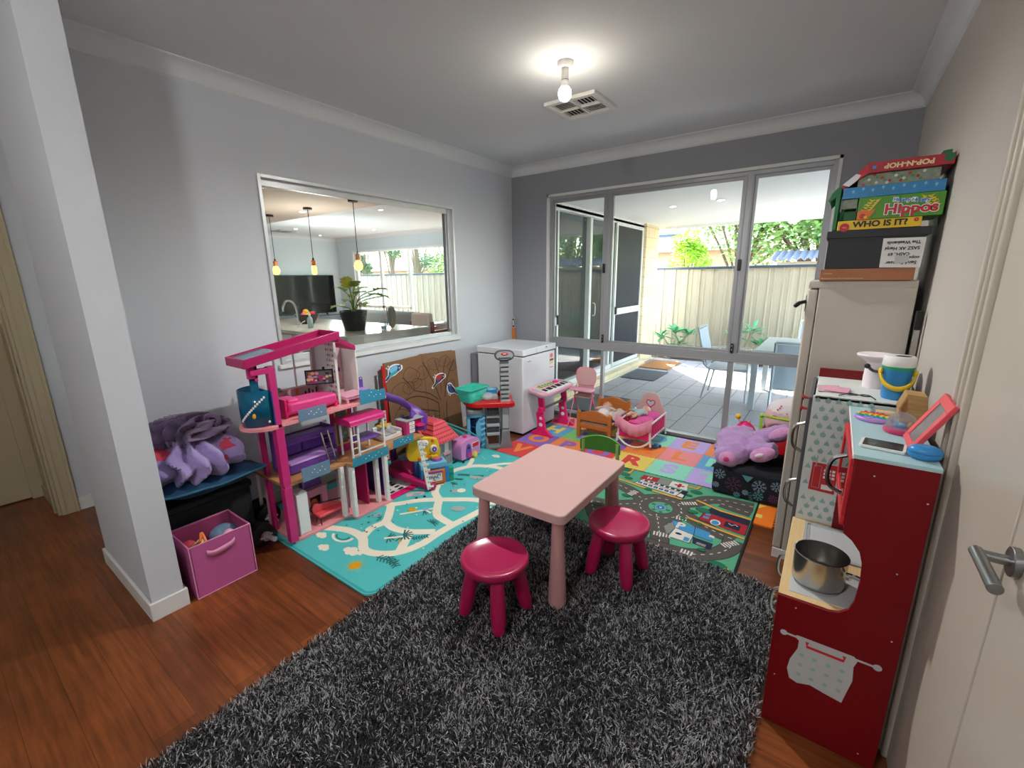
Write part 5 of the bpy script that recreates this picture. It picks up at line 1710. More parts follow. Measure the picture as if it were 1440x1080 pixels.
P = [(p.x, p.y) for p in spl([(-.11, -.26, 0), (-.02, -.30, 0), (.07, -.30, 0), (.105, -.24, 0), (.11, 0, 0), (.105, .24, 0), (.07, .30, 0), (-.02, .30, 0), (-.11, .26, 0), (-.125, 0, 0)], 5, True)]
b.mat('doll_light_pink').prism(P, 'z', -.005, .022); b.mat('grey_plastic_light').prism([(x * .98, y * .98) for x, y in P], 'z', -.022, -.006)
b.build('keyboard_body', t, bev=.006)
b = MB('ink_white', KT)
for k in range(19): b.box(.015, .095, -.235 + k * .0247, -.235 + k * .0247 + .0228, .022, .030)
b.build('white_keys', t, bev=.001)
b = MB('ink_black', KT)
for k in range(18):
    if k % 7 not in (2, 6): b.box(.010, .062, -.235 + k * .0247 + .017, -.235 + k * .0247 + .031, .030, .037)
b.build('black_keys', t, bev=.001)
for s_ in (-1, 1):
    b = MB('grey_plastic_light', KT); b.ell((-.02, s_ * .255, .022), (.06, .035, .012)); b.build('speaker_grille', t)
b = MB('leaf_lime', KT)
for k in range(10): b.mat(['lime_plastic', 'green_plastic', 'yellow_plastic', 'teal_plastic'][k % 4]).box(-.085, -.065, -.17 + k * .028, -.15 + k * .028, .022, .03); b.box(-.055, -.035, -.17 + k * .028, -.15 + k * .028, .022, .03)
b.mat('hot_pink').ell((-.06, .17, .024), (.03, .05, .012)); b.build('buttons', t, bev=.001)

bpy.data.objects['toy_keyboard'].location += V((.018, 0, 0))
# ================================================================ TOY HIGH CHAIR
t = thing('toy_high_chair', 'pale pink folding toy high chair on thin wire legs by the window', 'toy high chair', (1.06, -.24, .01))
b = MB('table_pink'); b.prism([(1.06 + x, z) for x, z in rrect(-.105, .105, .45, .625, .06)], 'y', -.19, -.178); b.build('backrest', t, bev=.004)
b = MB('pink_satin'); b.tube([(1.06 + x, -.184, z) for x, z in rrect(-.108, .108, .447, .628, .062)], .007, closed=True); b.build('back_frame', t)
b = MB('doll_light_pink'); b.prism(rrect(.93, 1.19, -.33, -.215, .03), 'z', .405, .425); b.build('tray', t, bev=.005)
b = MB('table_pink'); b.box(.965, 1.155, -.28, -.18, .33, .345); b.box(.965, 1.155, -.185, -.175, .34, .46); b.build('seat', t, bev=.004)
for x in (.965, 1.155):
    s_ = -1 if x < 1 else 1
    b = MB('pink_satin'); b.tube([(x, -.19, .47), (x + s_ * .015, -.36, .03)], .0055); b.build('front_leg', t)
    b = MB('pink_satin'); b.tube([(x, -.27, .42), (x + s_ * .015, -.08, .03)], .0055); b.build('rear_leg', t)
    b = MB('hot_pink'); b.ell((x + s_ * .007, -.235, .29), (.012, .016, .028)); b.build('hinge', t)
b = MB('pink_satin'); b.tube([(.95, -.36, .03), (.945, -.365, .016), (1.175, -.365, .016), (1.17, -.36, .03)], .0055); b.tube([(.95, -.08, .03), (.95, -.08, .016), (1.17, -.08, .016), (1.17, -.08, .03)], .0055); b.build('floor_bar', t)

# ================================================================ DOLL BED
t = thing('doll_bed', 'small orange-brown pine doll bed on the foam tiles by the window', 'doll bed', (1.34, -.29, .01))
BX0, BX1, BY0, BY1 = 1.15, 1.505, -.535, -.06
for y, zt_ in ((BY0, .30), (BY1, .33)):
    nm = 'footboard' if y == BY0 else 'headboard'
    b = MB('bed_pine')
    P = [(BX0 + .03, .15), (BX1 - .03, .15), (BX1 - .03, zt_ - .045)] + [(BX0 + .03 + (BX1 - BX0 - .06) * (1 - k / 8), zt_ - .045 + .045 * math.sin(PI * k / 8) * .9) for k in range(1, 8)] + [(BX0 + .03, zt_ - .045)]
    P2 = [(x, z if z > .16 else z + (zt_ - .045 - .15) * .35) for x, z in P]
    b.prism([(x, z) for x, z in P2], 'y', y - .006, y + .010)
    b.prism([(BX0 + .03, .11), (BX1 - .03, .11), (BX1 - .03, .155), (BX0 + .03, .155)], 'y', y - .006, y + .01)
    b.build(nm, t, bev=.003)
    for x in (BX0, BX1 - .034):
        b = MB('bed_pine'); b.box(x, x + .034, y - .017, y + .017, .010, zt_ - .03); b.ell((x + .017, y, zt_ - .028), (.017, .017, .014)); b.build('leg', t, bev=.003)
for x in (BX0 + .012, BX1 - .024):
    b = MB('bed_pine'); b.box(x, x + .012, BY0 + .017, BY1 - .017, .11, .165); b.build('side_rail', t, bev=.002)
b = MB('bed_pine')
for k in range(7): b.box(BX0 + .024, BX1 - .024, BY0 + .04 + k * .06, BY0 + .07 + k * .06, .118, .126)
b.build('slats', t)
b = MB('doll_bed_cloth'); b.box(BX0 + .028, BX1 - .028, BY0 + .02, BY1 - .02, .127, .165)
tag(recenter(b.build('doll_mattress', bev=.012, seg=3)), 'thin pale mattress lying in the pine doll bed', 'mattress')
b = MB('doll_blue_print'); rr = random.Random(2)
nx, ny = 18, 16; vs = []
for j in range(ny + 1):
    for i in range(nx + 1):
        x = BX0 + .045 + (BX1 - BX0 - .09) * i / nx; y = BY0 + .03 + .18 * j / ny
        vs.append((x, y, .172 + .022 * math.sin(PI * j / ny) + .016 * noise.noise(V((x * 22, y * 22, 1)))))
b.add(vs, [(j * (nx + 1) + i, j * (nx + 1) + i + 1, (j + 1) * (nx + 1) + i + 1, (j + 1) * (nx + 1) + i) for j in range(ny) for i in range(nx)])
tag(recenter(b.build('doll_blanket', solid=.006, smooth=60)), 'crumpled blue patterned doll blanket in the pine doll bed', 'blanket')


def doll(label, T_, cap, top, bottom, hair=None, s_=1.0):
    t = thing('baby_doll', label, 'doll', tuple(T_.translation), 'dolls lying in the toy beds')
    off = T_
    b = MB('skin', off)
    # one continuous body: torso, neck, head, limbs merged by remesh
    for c_, r_ in (((0, 0, 0), (.045, .032, .06)), ((0, 0, .055), (.05, .03, .035)), ((0, 0, .09), (.018, .018, .025)), ((0, .002, .14), (.048, .046, .052)), ((0, -.046, .135), (.007, .008, .007)), ((.049, 0, .14), (.008, .01, .014)), ((-.049, 0, .14), (.008, .01, .014))):
        b.ell(c_, r_)
    for s in (-1, 1):
        b.tube([(s * .045, 0, .065), (s * .085, -.01, .03), (s * .105, -.03, -.015)], .014, rs=[.018, .015, .011]); b.ell((s * .108, -.035, -.03), (.011, .008, .014))
        for f in range(4): b.tube([(s * (.101 + f * .005), -.037, -.038), (s * (.101 + f * .006), -.044, -.05 - (.002 if f in (1, 2) else 0))], .0038, n=6)
        b.tube([(s * .098, -.040, -.028), (s * .090, -.046, -.036)], .0038, n=6)
        b.tube([(s * .025, 0, -.045), (s * .035, -.02, -.10), (s * .04, -.01, -.155)], .018, rs=[.026, .021, .015]); b.ell((s * .041, -.022, -.168), (.014, .026, .012))
    b.build('body', t, remesh=.0035, smooth=60)
    b = MB('ink_black', off)
    for s in (-1, 1): b.ell((s * .018, -.0435, .145), (.005, .003, .006), n=8, m=6)
    b.build('eyes', t)
    b = MB('plush_magenta', off); b.ell((0, -.0425, .117), (.009, .003, .003), n=8, m=6); b.build('mouth', t)
    if cap:
        b = MB(cap, off); b.ell((0, .006, .150), (.053, .050, .050), fn=lambda p: V((p.x, p.y, max(p.z, -.006)))); b.tube([(.052 * math.cos(a), .006 + .049 * math.sin(a), .146) for a in [2 * PI * i / 20 for i in range(20)]], .006, n=6, closed=True); b.build('bonnet', t)
    b = MB(top, off); b.lathe([(.030, .088), (.052, .075), (.055, .03), (.053, -.03), (.058, -.065), (.03, -.07)], sy=.75)
    for s in (-1, 1): b.tube([(s * .042, 0, .068), (s * .085, -.01, .03), (s * .098, -.022, 0)], .02, rs=[.025, .021, .018])
    b.build('clothing', t, smooth=60)


M_ = Matrix.Translation((1.305, -.22, .212)) @ Matrix.Rotation(R(15), 4, 'Z') @ Matrix.Rotation(R(-80), 4, 'X') @ Matrix.Scale(.92, 4)
doll('baby doll in an orange-brown bonnet lying in the pine doll bed', M_ @ Matrix.Rotation(R(0), 4, 'X'), 'doll_cap', 'doll_bed_cloth', None)
b = MB('cushion_white'); b.ell((1.33, -.33, .225), (.062, .05, .045)); b.mat('doll_cap').ell((1.315, -.42, .195), (.03, .03, .02))
recenter(tag(b.build('doll_pillow', remesh=.006), 'round cream cushion lying across the middle of the pine doll bed', 'cushion'))
b = MB('doll_bed_cloth'); vs = []; nx, ny = 20, 14
for j in range(ny + 1):
    for i in range(nx + 1):
        x = 1.33 + .15 * i / nx; y = -.40 + .30 * j / ny
        vs.append((x, y, .185 + .035 * math.sin(PI * i / nx) + .02 * noise.noise(V((x * 18, y * 18, 5)))))
b.add(vs, [(j * (nx + 1) + i, j * (nx + 1) + i + 1, (j + 1) * (nx + 1) + i + 1, (j + 1) * (nx + 1) + i) for j in range(ny) for i in range(nx)])
recenter(tag(b.build('doll_quilt', solid=.01, smooth=60), 'pinkish cream patterned doll quilt bunched at the head of the pine bed', 'quilt'))

# ================================================================ DOLL CRADLE
CX0, CX1, CY0, CY1 = 1.575, 1.87, -.535, -.10
t = thing('doll_cradle', 'white and pink rocking doll cradle with a heart cut in its headboard', 'doll cradle', ((CX0 + CX1) / 2, -.32, .01))
b = MB('table_pink')
# headboard with heart hole: bridge polygon built as two halves
hx = (CX0 + CX1) / 2; hz = .335
heart = []
for i in range(25):
    a = 2 * PI * i / 24
    heart.append((.0026 * 16 * math.sin(a) ** 3 * 1.0, .0026 * (13 * math.cos(a) - 5 * math.cos(2 * a) - 2 * math.cos(3 * a) - math.cos(4 * a))))
half = heart[:13]      # right side: top notch to bottom tip
outer = [(0, .105), (.05, .098), (.078, .07), (.095, .02), (.12, -.03), (.142, -.07), (.145, -.20), (0, -.20)]
for s in (1, -1):
    P = [(hx + s * x, hz + z) for x, z in [(0, outer[0][1])] + outer[1:] + [(0, half[-1][1])] + half[::-1][1:]]
    b.prism(P, 'y', CY1 - .006, CY1 + .006)
hb = b.build('headboard', t, bev=0, smooth=30)
b = MB('plush_magenta'); b.tube([(hx + x, CY1 - .007, hz + z) for x, z in heart[:-1]], .0055, n=6, closed=True); b.build('heart_rim', hb)
for x in (CX0 + .005, CX1 - .005):
    b = MB('white_plastic'); b.box(x - .006, x + .006, CY0, CY1, .245, .260); b.box(x - .006, x + .006, CY0, CY1, .105, .12); b.build('side_rail', t, bev=.002)
    b = MB('hot_pink')
    for k in range(9): b.box(x - .004, x + .004, CY0 + .03 + k * .046, CY0 + .052 + k * .046, .12, .245)
    b.build('side_slats', t, bev=.001)
b = MB('hot_pink'); b.box(CX0, CX1, CY0, CY1, .10, .112); b.box(CX0 + .01, CX1 - .01, CY0, CY0 + .01, .11, .25); b.build('cradle_floor', t)
for x in (CX0, CX1):
    for y in (CY0, CY1):
        b = MB('white_plastic'); b.tube([(x, y, .265), (x, y, .16), (x + (.01 if x > 1.7 else -.01), y, .05)], .0095); b.build('post', t)
for y in (CY0, CY1):
    b = MB('white_plastic'); pts = [(hx + .185 * math.sin(R(a)) * 1.0, y, .018 + .62 * (1 - math.cos(R(a))) * .28 / .28 * .32) for a in range(-62, 63, 8)]
    vs_a = spl(pts, 2); b.tube([(p.x, p.y, max(p.z, .018)) for p in vs_a], .009); b.build('rocker', t)
# draped pale pink canopy edge
b = MB('pink_satin'); nx, ny = 36, 8; vs = []
for j in range(ny + 1):
    v = j / ny
    for i in range(nx + 1):
        u = i / nx; x = CX0 - .02 + (CX1 - CX0 + .04) * u
        sag = .045 * math.sin(PI * u) ** 2 - .03 * (abs(u - .5) * 2) ** 3
        z_ = .275 - sag - v * .105 - .0 + (0 if v > .1 else .012)
        y = CY0 - .018 - .010 * math.sin(u * 34) * v - .02 * math.sin(PI * v)
        vs.append((x, y, z_))
b.add(vs, [(j * (nx + 1) + i, j * (nx + 1) + i + 1, (j + 1) * (nx + 1) + i + 1, (j + 1) * (nx + 1) + i) for j in range(ny) for i in range(nx)])
nx = 20; vs = []
for j in range(ny + 1):
    v = j / ny
    for i in range(nx + 1):
        u = i / nx; y = CY0 - .02 + .26 * u; vs.append((CX0 - .022 - .012 * math.sin(u * 24) * v, y, .275 - v * .09 * (1 - u * .6)))
b.add(vs, [(j * (nx + 1) + i, j * (nx + 1) + i + 1, (j + 1) * (nx + 1) + i + 1, (j + 1) * (nx + 1) + i) for j in range(ny) for i in range(nx)])
b.build('frill', t, solid=.003, smooth=70, fixn=False)
b = MB('pink_cloth')
for c_, r_ in (((hx + .05, -.20, .235), (.085, .10, .045)), ((hx + .03, -.34, .22), (.09, .09, .04)), ((hx - .03, -.42, .20), (.08, .06, .04)), ((hx, -.25, .17), (.13, .17, .05))): b.ell(c_, r_)
recenter(tag(b.build('doll_bedding', remesh=.007), 'bright pink doll bedding heaped in the white rocking cradle', 'bedding'))
M_ = Matrix.Translation((hx - .055, -.27, .262)) @ Matrix.Rotation(R(-18), 4, 'Z') @ Matrix.Rotation(R(-84), 4, 'X') @ Matrix.Scale(.8, 4)
doll('small doll in pale blue clothes lying in the white rocking cradle', M_, 'cushion_white', 'pale_cloth', None)
b = MB('blue_plastic'); b.ell((1.90, -.42, .034), (.022, .03, .022)); b.mat('blue_dark').ell((1.925, -.40, .028), (.014, .014, .014)); b.mat('blue_plastic').ell((1.88, -.44, .028), (.014, .02, .014))
recenter(tag(b.build('toy_car', smooth=60), 'tiny bright blue toy on the mint foam tile beside the cradle', 'toy'))
# ================================================================ DOLL HOUSE
B0 = .0115
t = thing('doll_house', 'tall three-storey pink and purple doll house standing open on the teal mat', 'doll house', (.45, -2.75, B0))


def P_(name, m, boxes, bev=.002, **k):
    b = MB(m)
    for q in boxes: b.box(*q)
    return b.build(name, t, bev=bev, **k)


P_('ground_floor', 'doll_salmon', [(.20, .63, -3.13, -2.75, B0, .030), (.20, .70, -2.75, -2.46, B0, .030), (.60, .63, -3.13, -2.75, .03, .034)])
P_('garage_floor', 'hot_pink', [(.24, .66, -2.46, -2.44, B0, .03), (.62, .68, -2.46, -2.12, B0, .022)])
P_('middle_floor', 'doll_wood', [(.22, .63, -3.145, -2.75, .375, .395), (.22, .70, -2.75, -2.46, .375, .395), (.28, .66, -2.46, -2.10, .375, .395)])
P_('upper_floor', 'doll_salmon', [(.22, .64, -3.145, -2.80, .742, .762), (.22, .63, -2.80, -2.39, .742, .762)])
P_('front_column', 'doll_pink', [(.597, .642, -3.155, -3.11, .03, .375), (.597, .642, -3.155, -3.11, .395, .742), (.600, .640, -3.150, -3.115, .37, 1.09), (.60, .64, -3.24, -3.15, 1.055, 1.085), (.612, .628, -3.215, -3.2, 1.02, 1.12)])
P_('rear_column', 'doll_magenta', [(.385, .415, -3.14, -3.115, .03, .742)])
P_('rear_column', 'doll_light_pink', [(.33, .38, -3.13, -3.115, .03, .742)])
P_('inner_column', 'doll_magenta', [(.59, .615, -2.775, -2.75, .03, .375)])
for y in (-2.785, -2.745, -2.535, -2.485):
    x = .64 if y in (-2.785,) else (.695 if y in (-2.745, -2.485) else .66)
    b = MB('white_plastic'); b.box(x - .03, x, y - .012, y + .014, .03, .375)
    for k in range(9): b.box(x, x + .003, y - .008, y + .01, .05 + k * .035, .072 + k * .035)
    b.build('white_column', t, bev=.002)
# upper storey walls
P_('back_wall', 'print_pink', [(.325, .335, -3.11, -2.60, .762, .872), (.325, .335, -2.68, -2.51, .872, 1.10)], bev=0)
P_('window_wall', 'white_plastic', [(.325, .337, -3.11, -2.60, .872, .882), (.325, .335, -3.11, -3.10, .88, 1.10), (.325, .335, -2.975, -2.967, .88, 1.10), (.325, .335, -2.85, -2.842, .88, 1.14), (.325, .335, -2.735, -2.727, .88, 1.17), (.325, .333, -3.11, -2.73, 1.09, 1.10)], bev=0)
P_('panel_wall', 'print_white', [(.325, .337, -2.727, -2.69, .88, 1.17)], bev=0)
b = MB('offwhite_gloss'); b.box(.33, .56, -2.705, -2.695, .762, 1.175); b.box(.555, .565, -2.708, -2.692, .762, 1.175)
b.mat('print_white')
for j in range(11):
    for i in range(5): b.mat(['ink_black', 'grey_plastic', 'doll_light_pink'][(i + j) % 3]).box(.47 + i * .018, .478 + i * .018, -2.7062, -2.705, .80 + j * .034, .815 + j * .034)
b.build('divider_wall', t, smooth=0)
P_('closet_wall', 'offwhite_gloss', [(.33, .50, -2.515, -2.505, .762, 1.10)])
b = MB('print_pink'); b.box(.338, .345, -2.66, -2.52, .80, 1.08); b.mat('grey_plastic')
for k in range(4): b.box(.345, .347, -2.64, -2.55, .815 + k * .03, .818 + k * .03)
for k in range(5): b.mat(['ink_black', 'doll_purple', 'blue_plastic'][k % 3]).box(.345, .352, -2.645 + k * .022, -2.63 + k * .022, .93, .955)
b.build('closet_shelves', t, smooth=0)
b = MB('print_pink'); b.mat('leaf_frangipani')
for dy, dz in ((0, 0), (.02, .012), (-.02, .012), (0, .026), (.028, -.004), (-.028, -.004)): b.ell((.338, -2.985 + dy, .875 + dz), (.002, .014, .008))
b.mat('yellow_deep').ell((.338, -3.01, .83), (.002, .014, .012)); b.mat('orange_plastic').box(.336, .339, -2.86, -2.845, .83, .87); b.mat('ink_black')
for k in range(5): b.box(.336, .339, -2.80 + k * .025, -2.792 + k * .025, .82, .84 + (k % 2) * .015)
b.build('wall_print', t, smooth=0)


def tray(name, y0, z0, y1, z1, x0, x1, h, m, inner):
    b = MB(m)
    w = .012
    q = lambda xa, xb, ya, yb, dz0, dz1: b.hexa([(xa, ya, z0 + (z1 - z0) * (ya - y0) / (y1 - y0) + dz0), (xb, ya, z0 + (z1 - z0) * (ya - y0) / (y1 - y0) + dz0), (xb, yb, z0 + (z1 - z0) * (yb - y0) / (y1 - y0) + dz0), (xa, yb, z0 + (z1 - z0) * (yb - y0) / (y1 - y0) + dz0),
                                                  (xa, ya, z0 + (z1 - z0) * (ya - y0) / (y1 - y0) + dz1), (xb, ya, z0 + (z1 - z0) * (ya - y0) / (y1 - y0) + dz1), (xb, yb, z0 + (z1 - z0) * (yb - y0) / (y1 - y0) + dz1), (xa, yb, z0 + (z1 - z0) * (yb - y0) / (y1 - y0) + dz1)])
    q(x1 - w, x1, y0, y1, 0, h); q(x0, x0 + w, y0, y1, 0, h)
    q(x0 + w, x1 - w, y0, y0 + w, 0, h); q(x0 + w, x1 - w, y1 - w, y1, 0, h)
    if inner: q(x0 + w, x1 - w, y0 + (y1 - y0) * .34, y1 - w, .004, .012); q(x0 + w, x1 - w, y0 + (y1 - y0) * .34, y0 + (y1 - y0) * .36, .004, h * .7)
    o = b.build(name, t, bev=.002)
    if inner:
        b = MB('teal_pale_clear'); q = lambda xa, xb, ya, yb, dz0, dz1: b.hexa([(X, Y, z0 + (z1 - z0) * (Y - y0) / (y1 - y0) + D) for D in (dz0, dz1) for X, Y in ((xa, ya), (xb, ya), (xb, yb), (xa, yb))])
        q(x0 + w, x1 - w, y0 + w, y0 + (y1 - y0) * .34, h - .012, h - .008); b.build('skylight', t)
    return o


tray('roof', -3.275, 1.100, -2.715, 1.195, .45, .66, .046, 'doll_magenta', True)
tray('roof', -2.713, 1.170, -2.595, 1.105, .42, .63, .030, 'doll_magenta', False)
# railings
for x0, y0, y1, z0, z1, m in ((.641, -3.02, -2.845, .745, .815, 'teal_pale_clear'), (.632, -2.60, -2.40, .745, .845, 'teal_clear'), (.66, -3.055, -2.875, .385, .47, 'teal_pale_clear'), (.701, -2.745, -2.465, .375, .435, 'teal_clear'), (.661, -2.385, -2.20, .378, .44, 'teal_clear')):
    b = MB(m)
    if m == 'teal_clear' and z0 > .7:
        b.prism([(y0, z0), (y1, z0), (y1, z1 - .025), (y1 - .06, z1 - .03), (y1 - .07, z1 - .02), (y0, z1)], 'x', x0, x0 + .004)
    else: b.box(x0, x0 + .004, y0, y1, z0, z1)
    b.mat('ink_white')
    for k in range(6): b.ell((x0 + .005, y0 + (y1 - y0) * (.35 + .09 * k), z0 + (z1 - z0) * (.5 + .2 * math.sin(k * 2))), (.0008, .004, .003), n=8, m=4)
    b.build('railing', t, bev=.001)
# lift
b = MB('teal_deep_clear'); vs = []; n = 22
for z in (.765, .965):
    for i in range(n + 1):
        a = R(90 + 180 * i / n); vs.append((.53 + .10 * math.sin(a) * 1.0, -3.155 + .115 * math.cos(a) - 0, z))
b.add(vs, [(i, i + 1, n + 2 + i, n + 1 + i) for i in range(n)])
b.box(.60, .604, -3.27 + .035, -3.195, .96, 1.045)
b.mat('blue_dark').box(.43, .64, -3.152, -3.148, .765, .955)
b.mat('ink_white')
for k in range(14):
    a = R(100 + 80 * ((k * 37) % 14) / 14); z = .79 + .15 * ((k * 5) % 14) / 14; b.ell((.53 + .1015 * math.sin(a), -3.155 + .1165 * math.cos(a), z), (.005, .005, .006), n=8, m=5)
b.mat('yellow_deep').ell((.53 + .1015 * math.sin(R(135)), -3.155 + .1165 * math.cos(R(135)), .83), (.008, .008, .013), n=8, m=6)
b.build('lift_car', t, solid=.003, fixn=False)
b = MB('doll_salmon'); P = [(.41, -3.145), (.66, -3.145)] + [(.535 + .125 * math.cos(R(a)), -3.155 - .13 * math.sin(R(a))) for a in range(0, 181, 12)]
b.prism(P, 'z', .744, .764); b.mat('hot_pink').box(.60, .63, -3.2, -3.155, .764, .767); b.build('lift_platform', t, bev=.003)
b = MB('doll_pink'); b.box(.612, .628, -3.25, -3.20, 1.04, 1.1); b.build('lift_hook', t)
# slide
path = spl([(.47, -2.385, .735), (.46, -2.26, .675), (.465, -2.15, .62), (.495, -2.07, .545), (.54, -2.045, .47), (.575, -2.075, .41)], 6)
b = MB('doll_purple'); vs = []; m_ = len(path)
cross = [(-.075, .05), (-.06, .01), (-.03, -.005), (.03, -.005), (.06, .01), (.075, .05)]
for k, p in enumerate(path):
    d = (path[min(k + 1, m_ - 1)] - path[max(k - 1, 0)]); d.z = 0; d.normalize(); s_ = V((-d.y, d.x, 0))
    for a, h in cross: vs.append(p + s_ * a + V((0, 0, h)))
nc = len(cross)
b.add(vs, [(k * nc + i, k * nc + i + 1, (k + 1) * nc + i + 1, (k + 1) * nc + i) for k in range(m_ - 1) for i in range(nc - 1)])
b.build('slide', t, solid=.004, smooth=60, fixn=False)
# ground storey
P_('garage_wall', 'doll_purple_dark', [(.25, .60, -2.455, -2.445, .03, .375)])
P_('ground_back_wall', 'white_plastic', [(.205, .215, -3.12, -3.10, .03, .375), (.205, .215, -2.80, -2.78, .03, .375), (.205, .215, -3.12, -2.78, .355, .375)])
P_('front_door', 'doll_magenta', [(.40, .62, -2.60, -2.588, .03, .36)])
b = MB('white_plastic'); b.box(.42, .56, -2.70, -2.69, .03, .34)
for k in range(5): b.mat('grey_plastic_light').box(.43, .55, -2.7015, -2.70, .06 + k * .05, .062 + k * .05)
b.build('white_cupboard', t, smooth=0)
P_('ramp_rail', 'doll_magenta', [(.30, .36, -2.20, -2.16, .375, .38)])
b = MB('doll_magenta'); b.bar((.32, -2.28, .11), (.80, -2.17, .03), .05, .045); b.ell((.80, -2.17, .038), (.028, .03, .026)); b.build('ramp_beam', t, bev=.008, seg=3)
b = MB('doll_purple_dark'); b.box(.30, .34, -2.14, -2.11, B0, .375); b.build('garage_post', t)
# middle storey
b = MB('doll_magenta'); b.box(.445, .457, -2.715, -2.555, .395, .742); b.mat('yellow_deep').box(.457, .459, -2.69, -2.59, .45, .70); b.mat('screen_grey').box(.459, .4605, -2.68, -2.60, .46, .69)
b.mat('leaf_frangipani')
for k in range(7): b.ell((.461, -2.64 + .02 * math.sin(k * 2), .50 + .025 * k), (.001, .014, .01), n=8, m=5)
b.build('mirror_wall', t, smooth=30)
for y in (-2.53, -2.47): P_('stair_post', 'doll_pink' if y < -2.5 else 'white_plastic', [(.36, .385, y - .01, y + .01, .395, .742)])
b = MB('white_plastic')
for k in range(3): b.box(.225, .232, -3.08 + k * .09, -3.06 + k * .09, .395, .74)
b.build('window_wall', t, smooth=0)


def T1(name, label, cat, m, base, fn, group=None, **k):
    b = MB(m); fn(b); o = b.build(name, **k); tag(o, label, cat, group); recenter(o); return o


G = 'doll house furniture'
# bunk bed
t = thing('toy_bunk_bed', 'purple toy bunk bed with a silver ladder on the middle floor of the doll house', 'toy bed', (.48, -2.9, .3955), G)
b = MB('doll_purple'); b.box(.36, .52, -3.07, -2.73, .575, .592); b.box(.50, .525, -3.07, -2.73, .592, .622); b.box(.36, .52, -3.075, -3.06, .3955, .65); b.box(.36, .52, -2.74, -2.725, .3955, .62); b.box(.355, .365, -3.07, -2.73, .3955, .60); b.build('frame', t, bev=.005)
b = MB('lilac'); b.mat('doll_purple').box(.40, .54, -3.06, -2.74, .40, .455); b.mat('lilac').box(.40, .545, -3.055, -2.745, .455, .47); b.build('lower_bunk', t, bev=.008, seg=3)
for y in (-3.05, -2.90):
    b = MB('doll_purple'); b.box(.385, .42, y, y + .145, .475, .555); b.build('back_cushion', t, bev=.012, seg=3)
b = MB('chrome')
for y in (-2.85, -2.805): b.bar((.555, y, .615), (.59, y + .02, .40), .008, .008)
for k in range(7): b.bar((.552 + k * .005, -2.85 + k * .003, .60 - k * .03), (.552 + k * .005, -2.805 + k * .003, .60 - k * .03), .008, .006)
b.build('ladder', t)
# upper bed
t = thing('toy_bed', 'long bright pink quilted toy bed on the top floor of the doll house', 'toy bed', (.50, -2.88, .7625), G)
b = MB('hot_pink'); b.box(.42, .58, -3.06, -3.045, .7625, .875); b.box(.42, .58, -3.045, -2.72, .78, .80); b.box(.425, .445, -3.04, -3.02, .7625, .78); b.box(.56, .578, -2.745, -2.725, .7625, .78); b.build('frame', t, bev=.004)
b = MB('bed_pink'); b.box(.425, .588, -3.04, -2.73, .785, .848); b.build('mattress', t, bev=.015, seg=3)
b = MB('bed_pink'); b.box(.44, .56, -3.03, -2.96, .84, .865); b.build('pillow', t, bev=.012, seg=3)
T1('toy_coffee_table', 'low pale pink toy table beside the bed on the top floor of the doll house', 'toy table', 'doll_light_pink', 0, lambda b: (b.box(.46, .60, -2.68, -2.52, .80, .812), b.box(.465, .595, -2.675, -2.525, .785, .80), b.box(.465, .48, -2.67, -2.655, .7625, .785), b.box(.58, .595, -2.67, -2.655, .7625, .785), b.box(.465, .48, -2.545, -2.53, .7625, .785), b.box(.58, .595, -2.545, -2.53, .7625, .785)), G, bev=.003)
t = thing('toy_chair', 'small purple toy chair with a looped back behind the blue railing upstairs', 'toy chair', (.45, -2.46, .7625), G)
b = MB('lilac'); b.box(.42, .49, -2.49, -2.42, .795, .803); b.build('seat', t, bev=.003)
b = MB('doll_purple'); b.box(.415, .422, -2.49, -2.42, .80, .86)
for k in range(3): b.tube([(.418, -2.475 + k * .022 + .011 * math.cos(a), .862 + .013 * math.sin(a)) for a in [PI * i / 8 for i in range(9)]], .003, n=6)
b.build('backrest', t)
for x, y in ((.425, -2.485), (.485, -2.485), (.425, -2.425), (.485, -2.425)):
    b = MB('doll_purple'); b.cyl((x, y, .7625), (x, y, .797), .004, n=8); b.build('leg', t)
t = thing('toy_television', 'black framed toy television hung on the top floor divider of the doll house', 'toy television', (.50, -2.75, .90), G)
TM = Matrix.Translation((.485, -2.775, .948)) @ Matrix.Rotation(R(-35), 4, 'Z')
b = MB('black_plastic', TM); b.box(-.004, .004, -.082, .082, -.047, .047); b.box(-.012, -.004, .02, .035, -.05, .062); b.build('frame', t, bev=.002)
b = MB('screen_grey', TM); b.box(.004, .0052, -.074, .074, -.039, .039)
rr = random.Random(4)
for k in range(26): b.mat(rr.choice(['doll_light_pink', 'doll_magenta', 'ink_cream', 'ink_black', 'pale_cloth', 'yellow_deep'])).ell((.0055, rr.uniform(-.065, .065), rr.uniform(-.03, .03)), (.0006, rr.uniform(.006, .014), rr.uniform(.006, .012)), n=8, m=4)
b.build('screen', t, smooth=0)
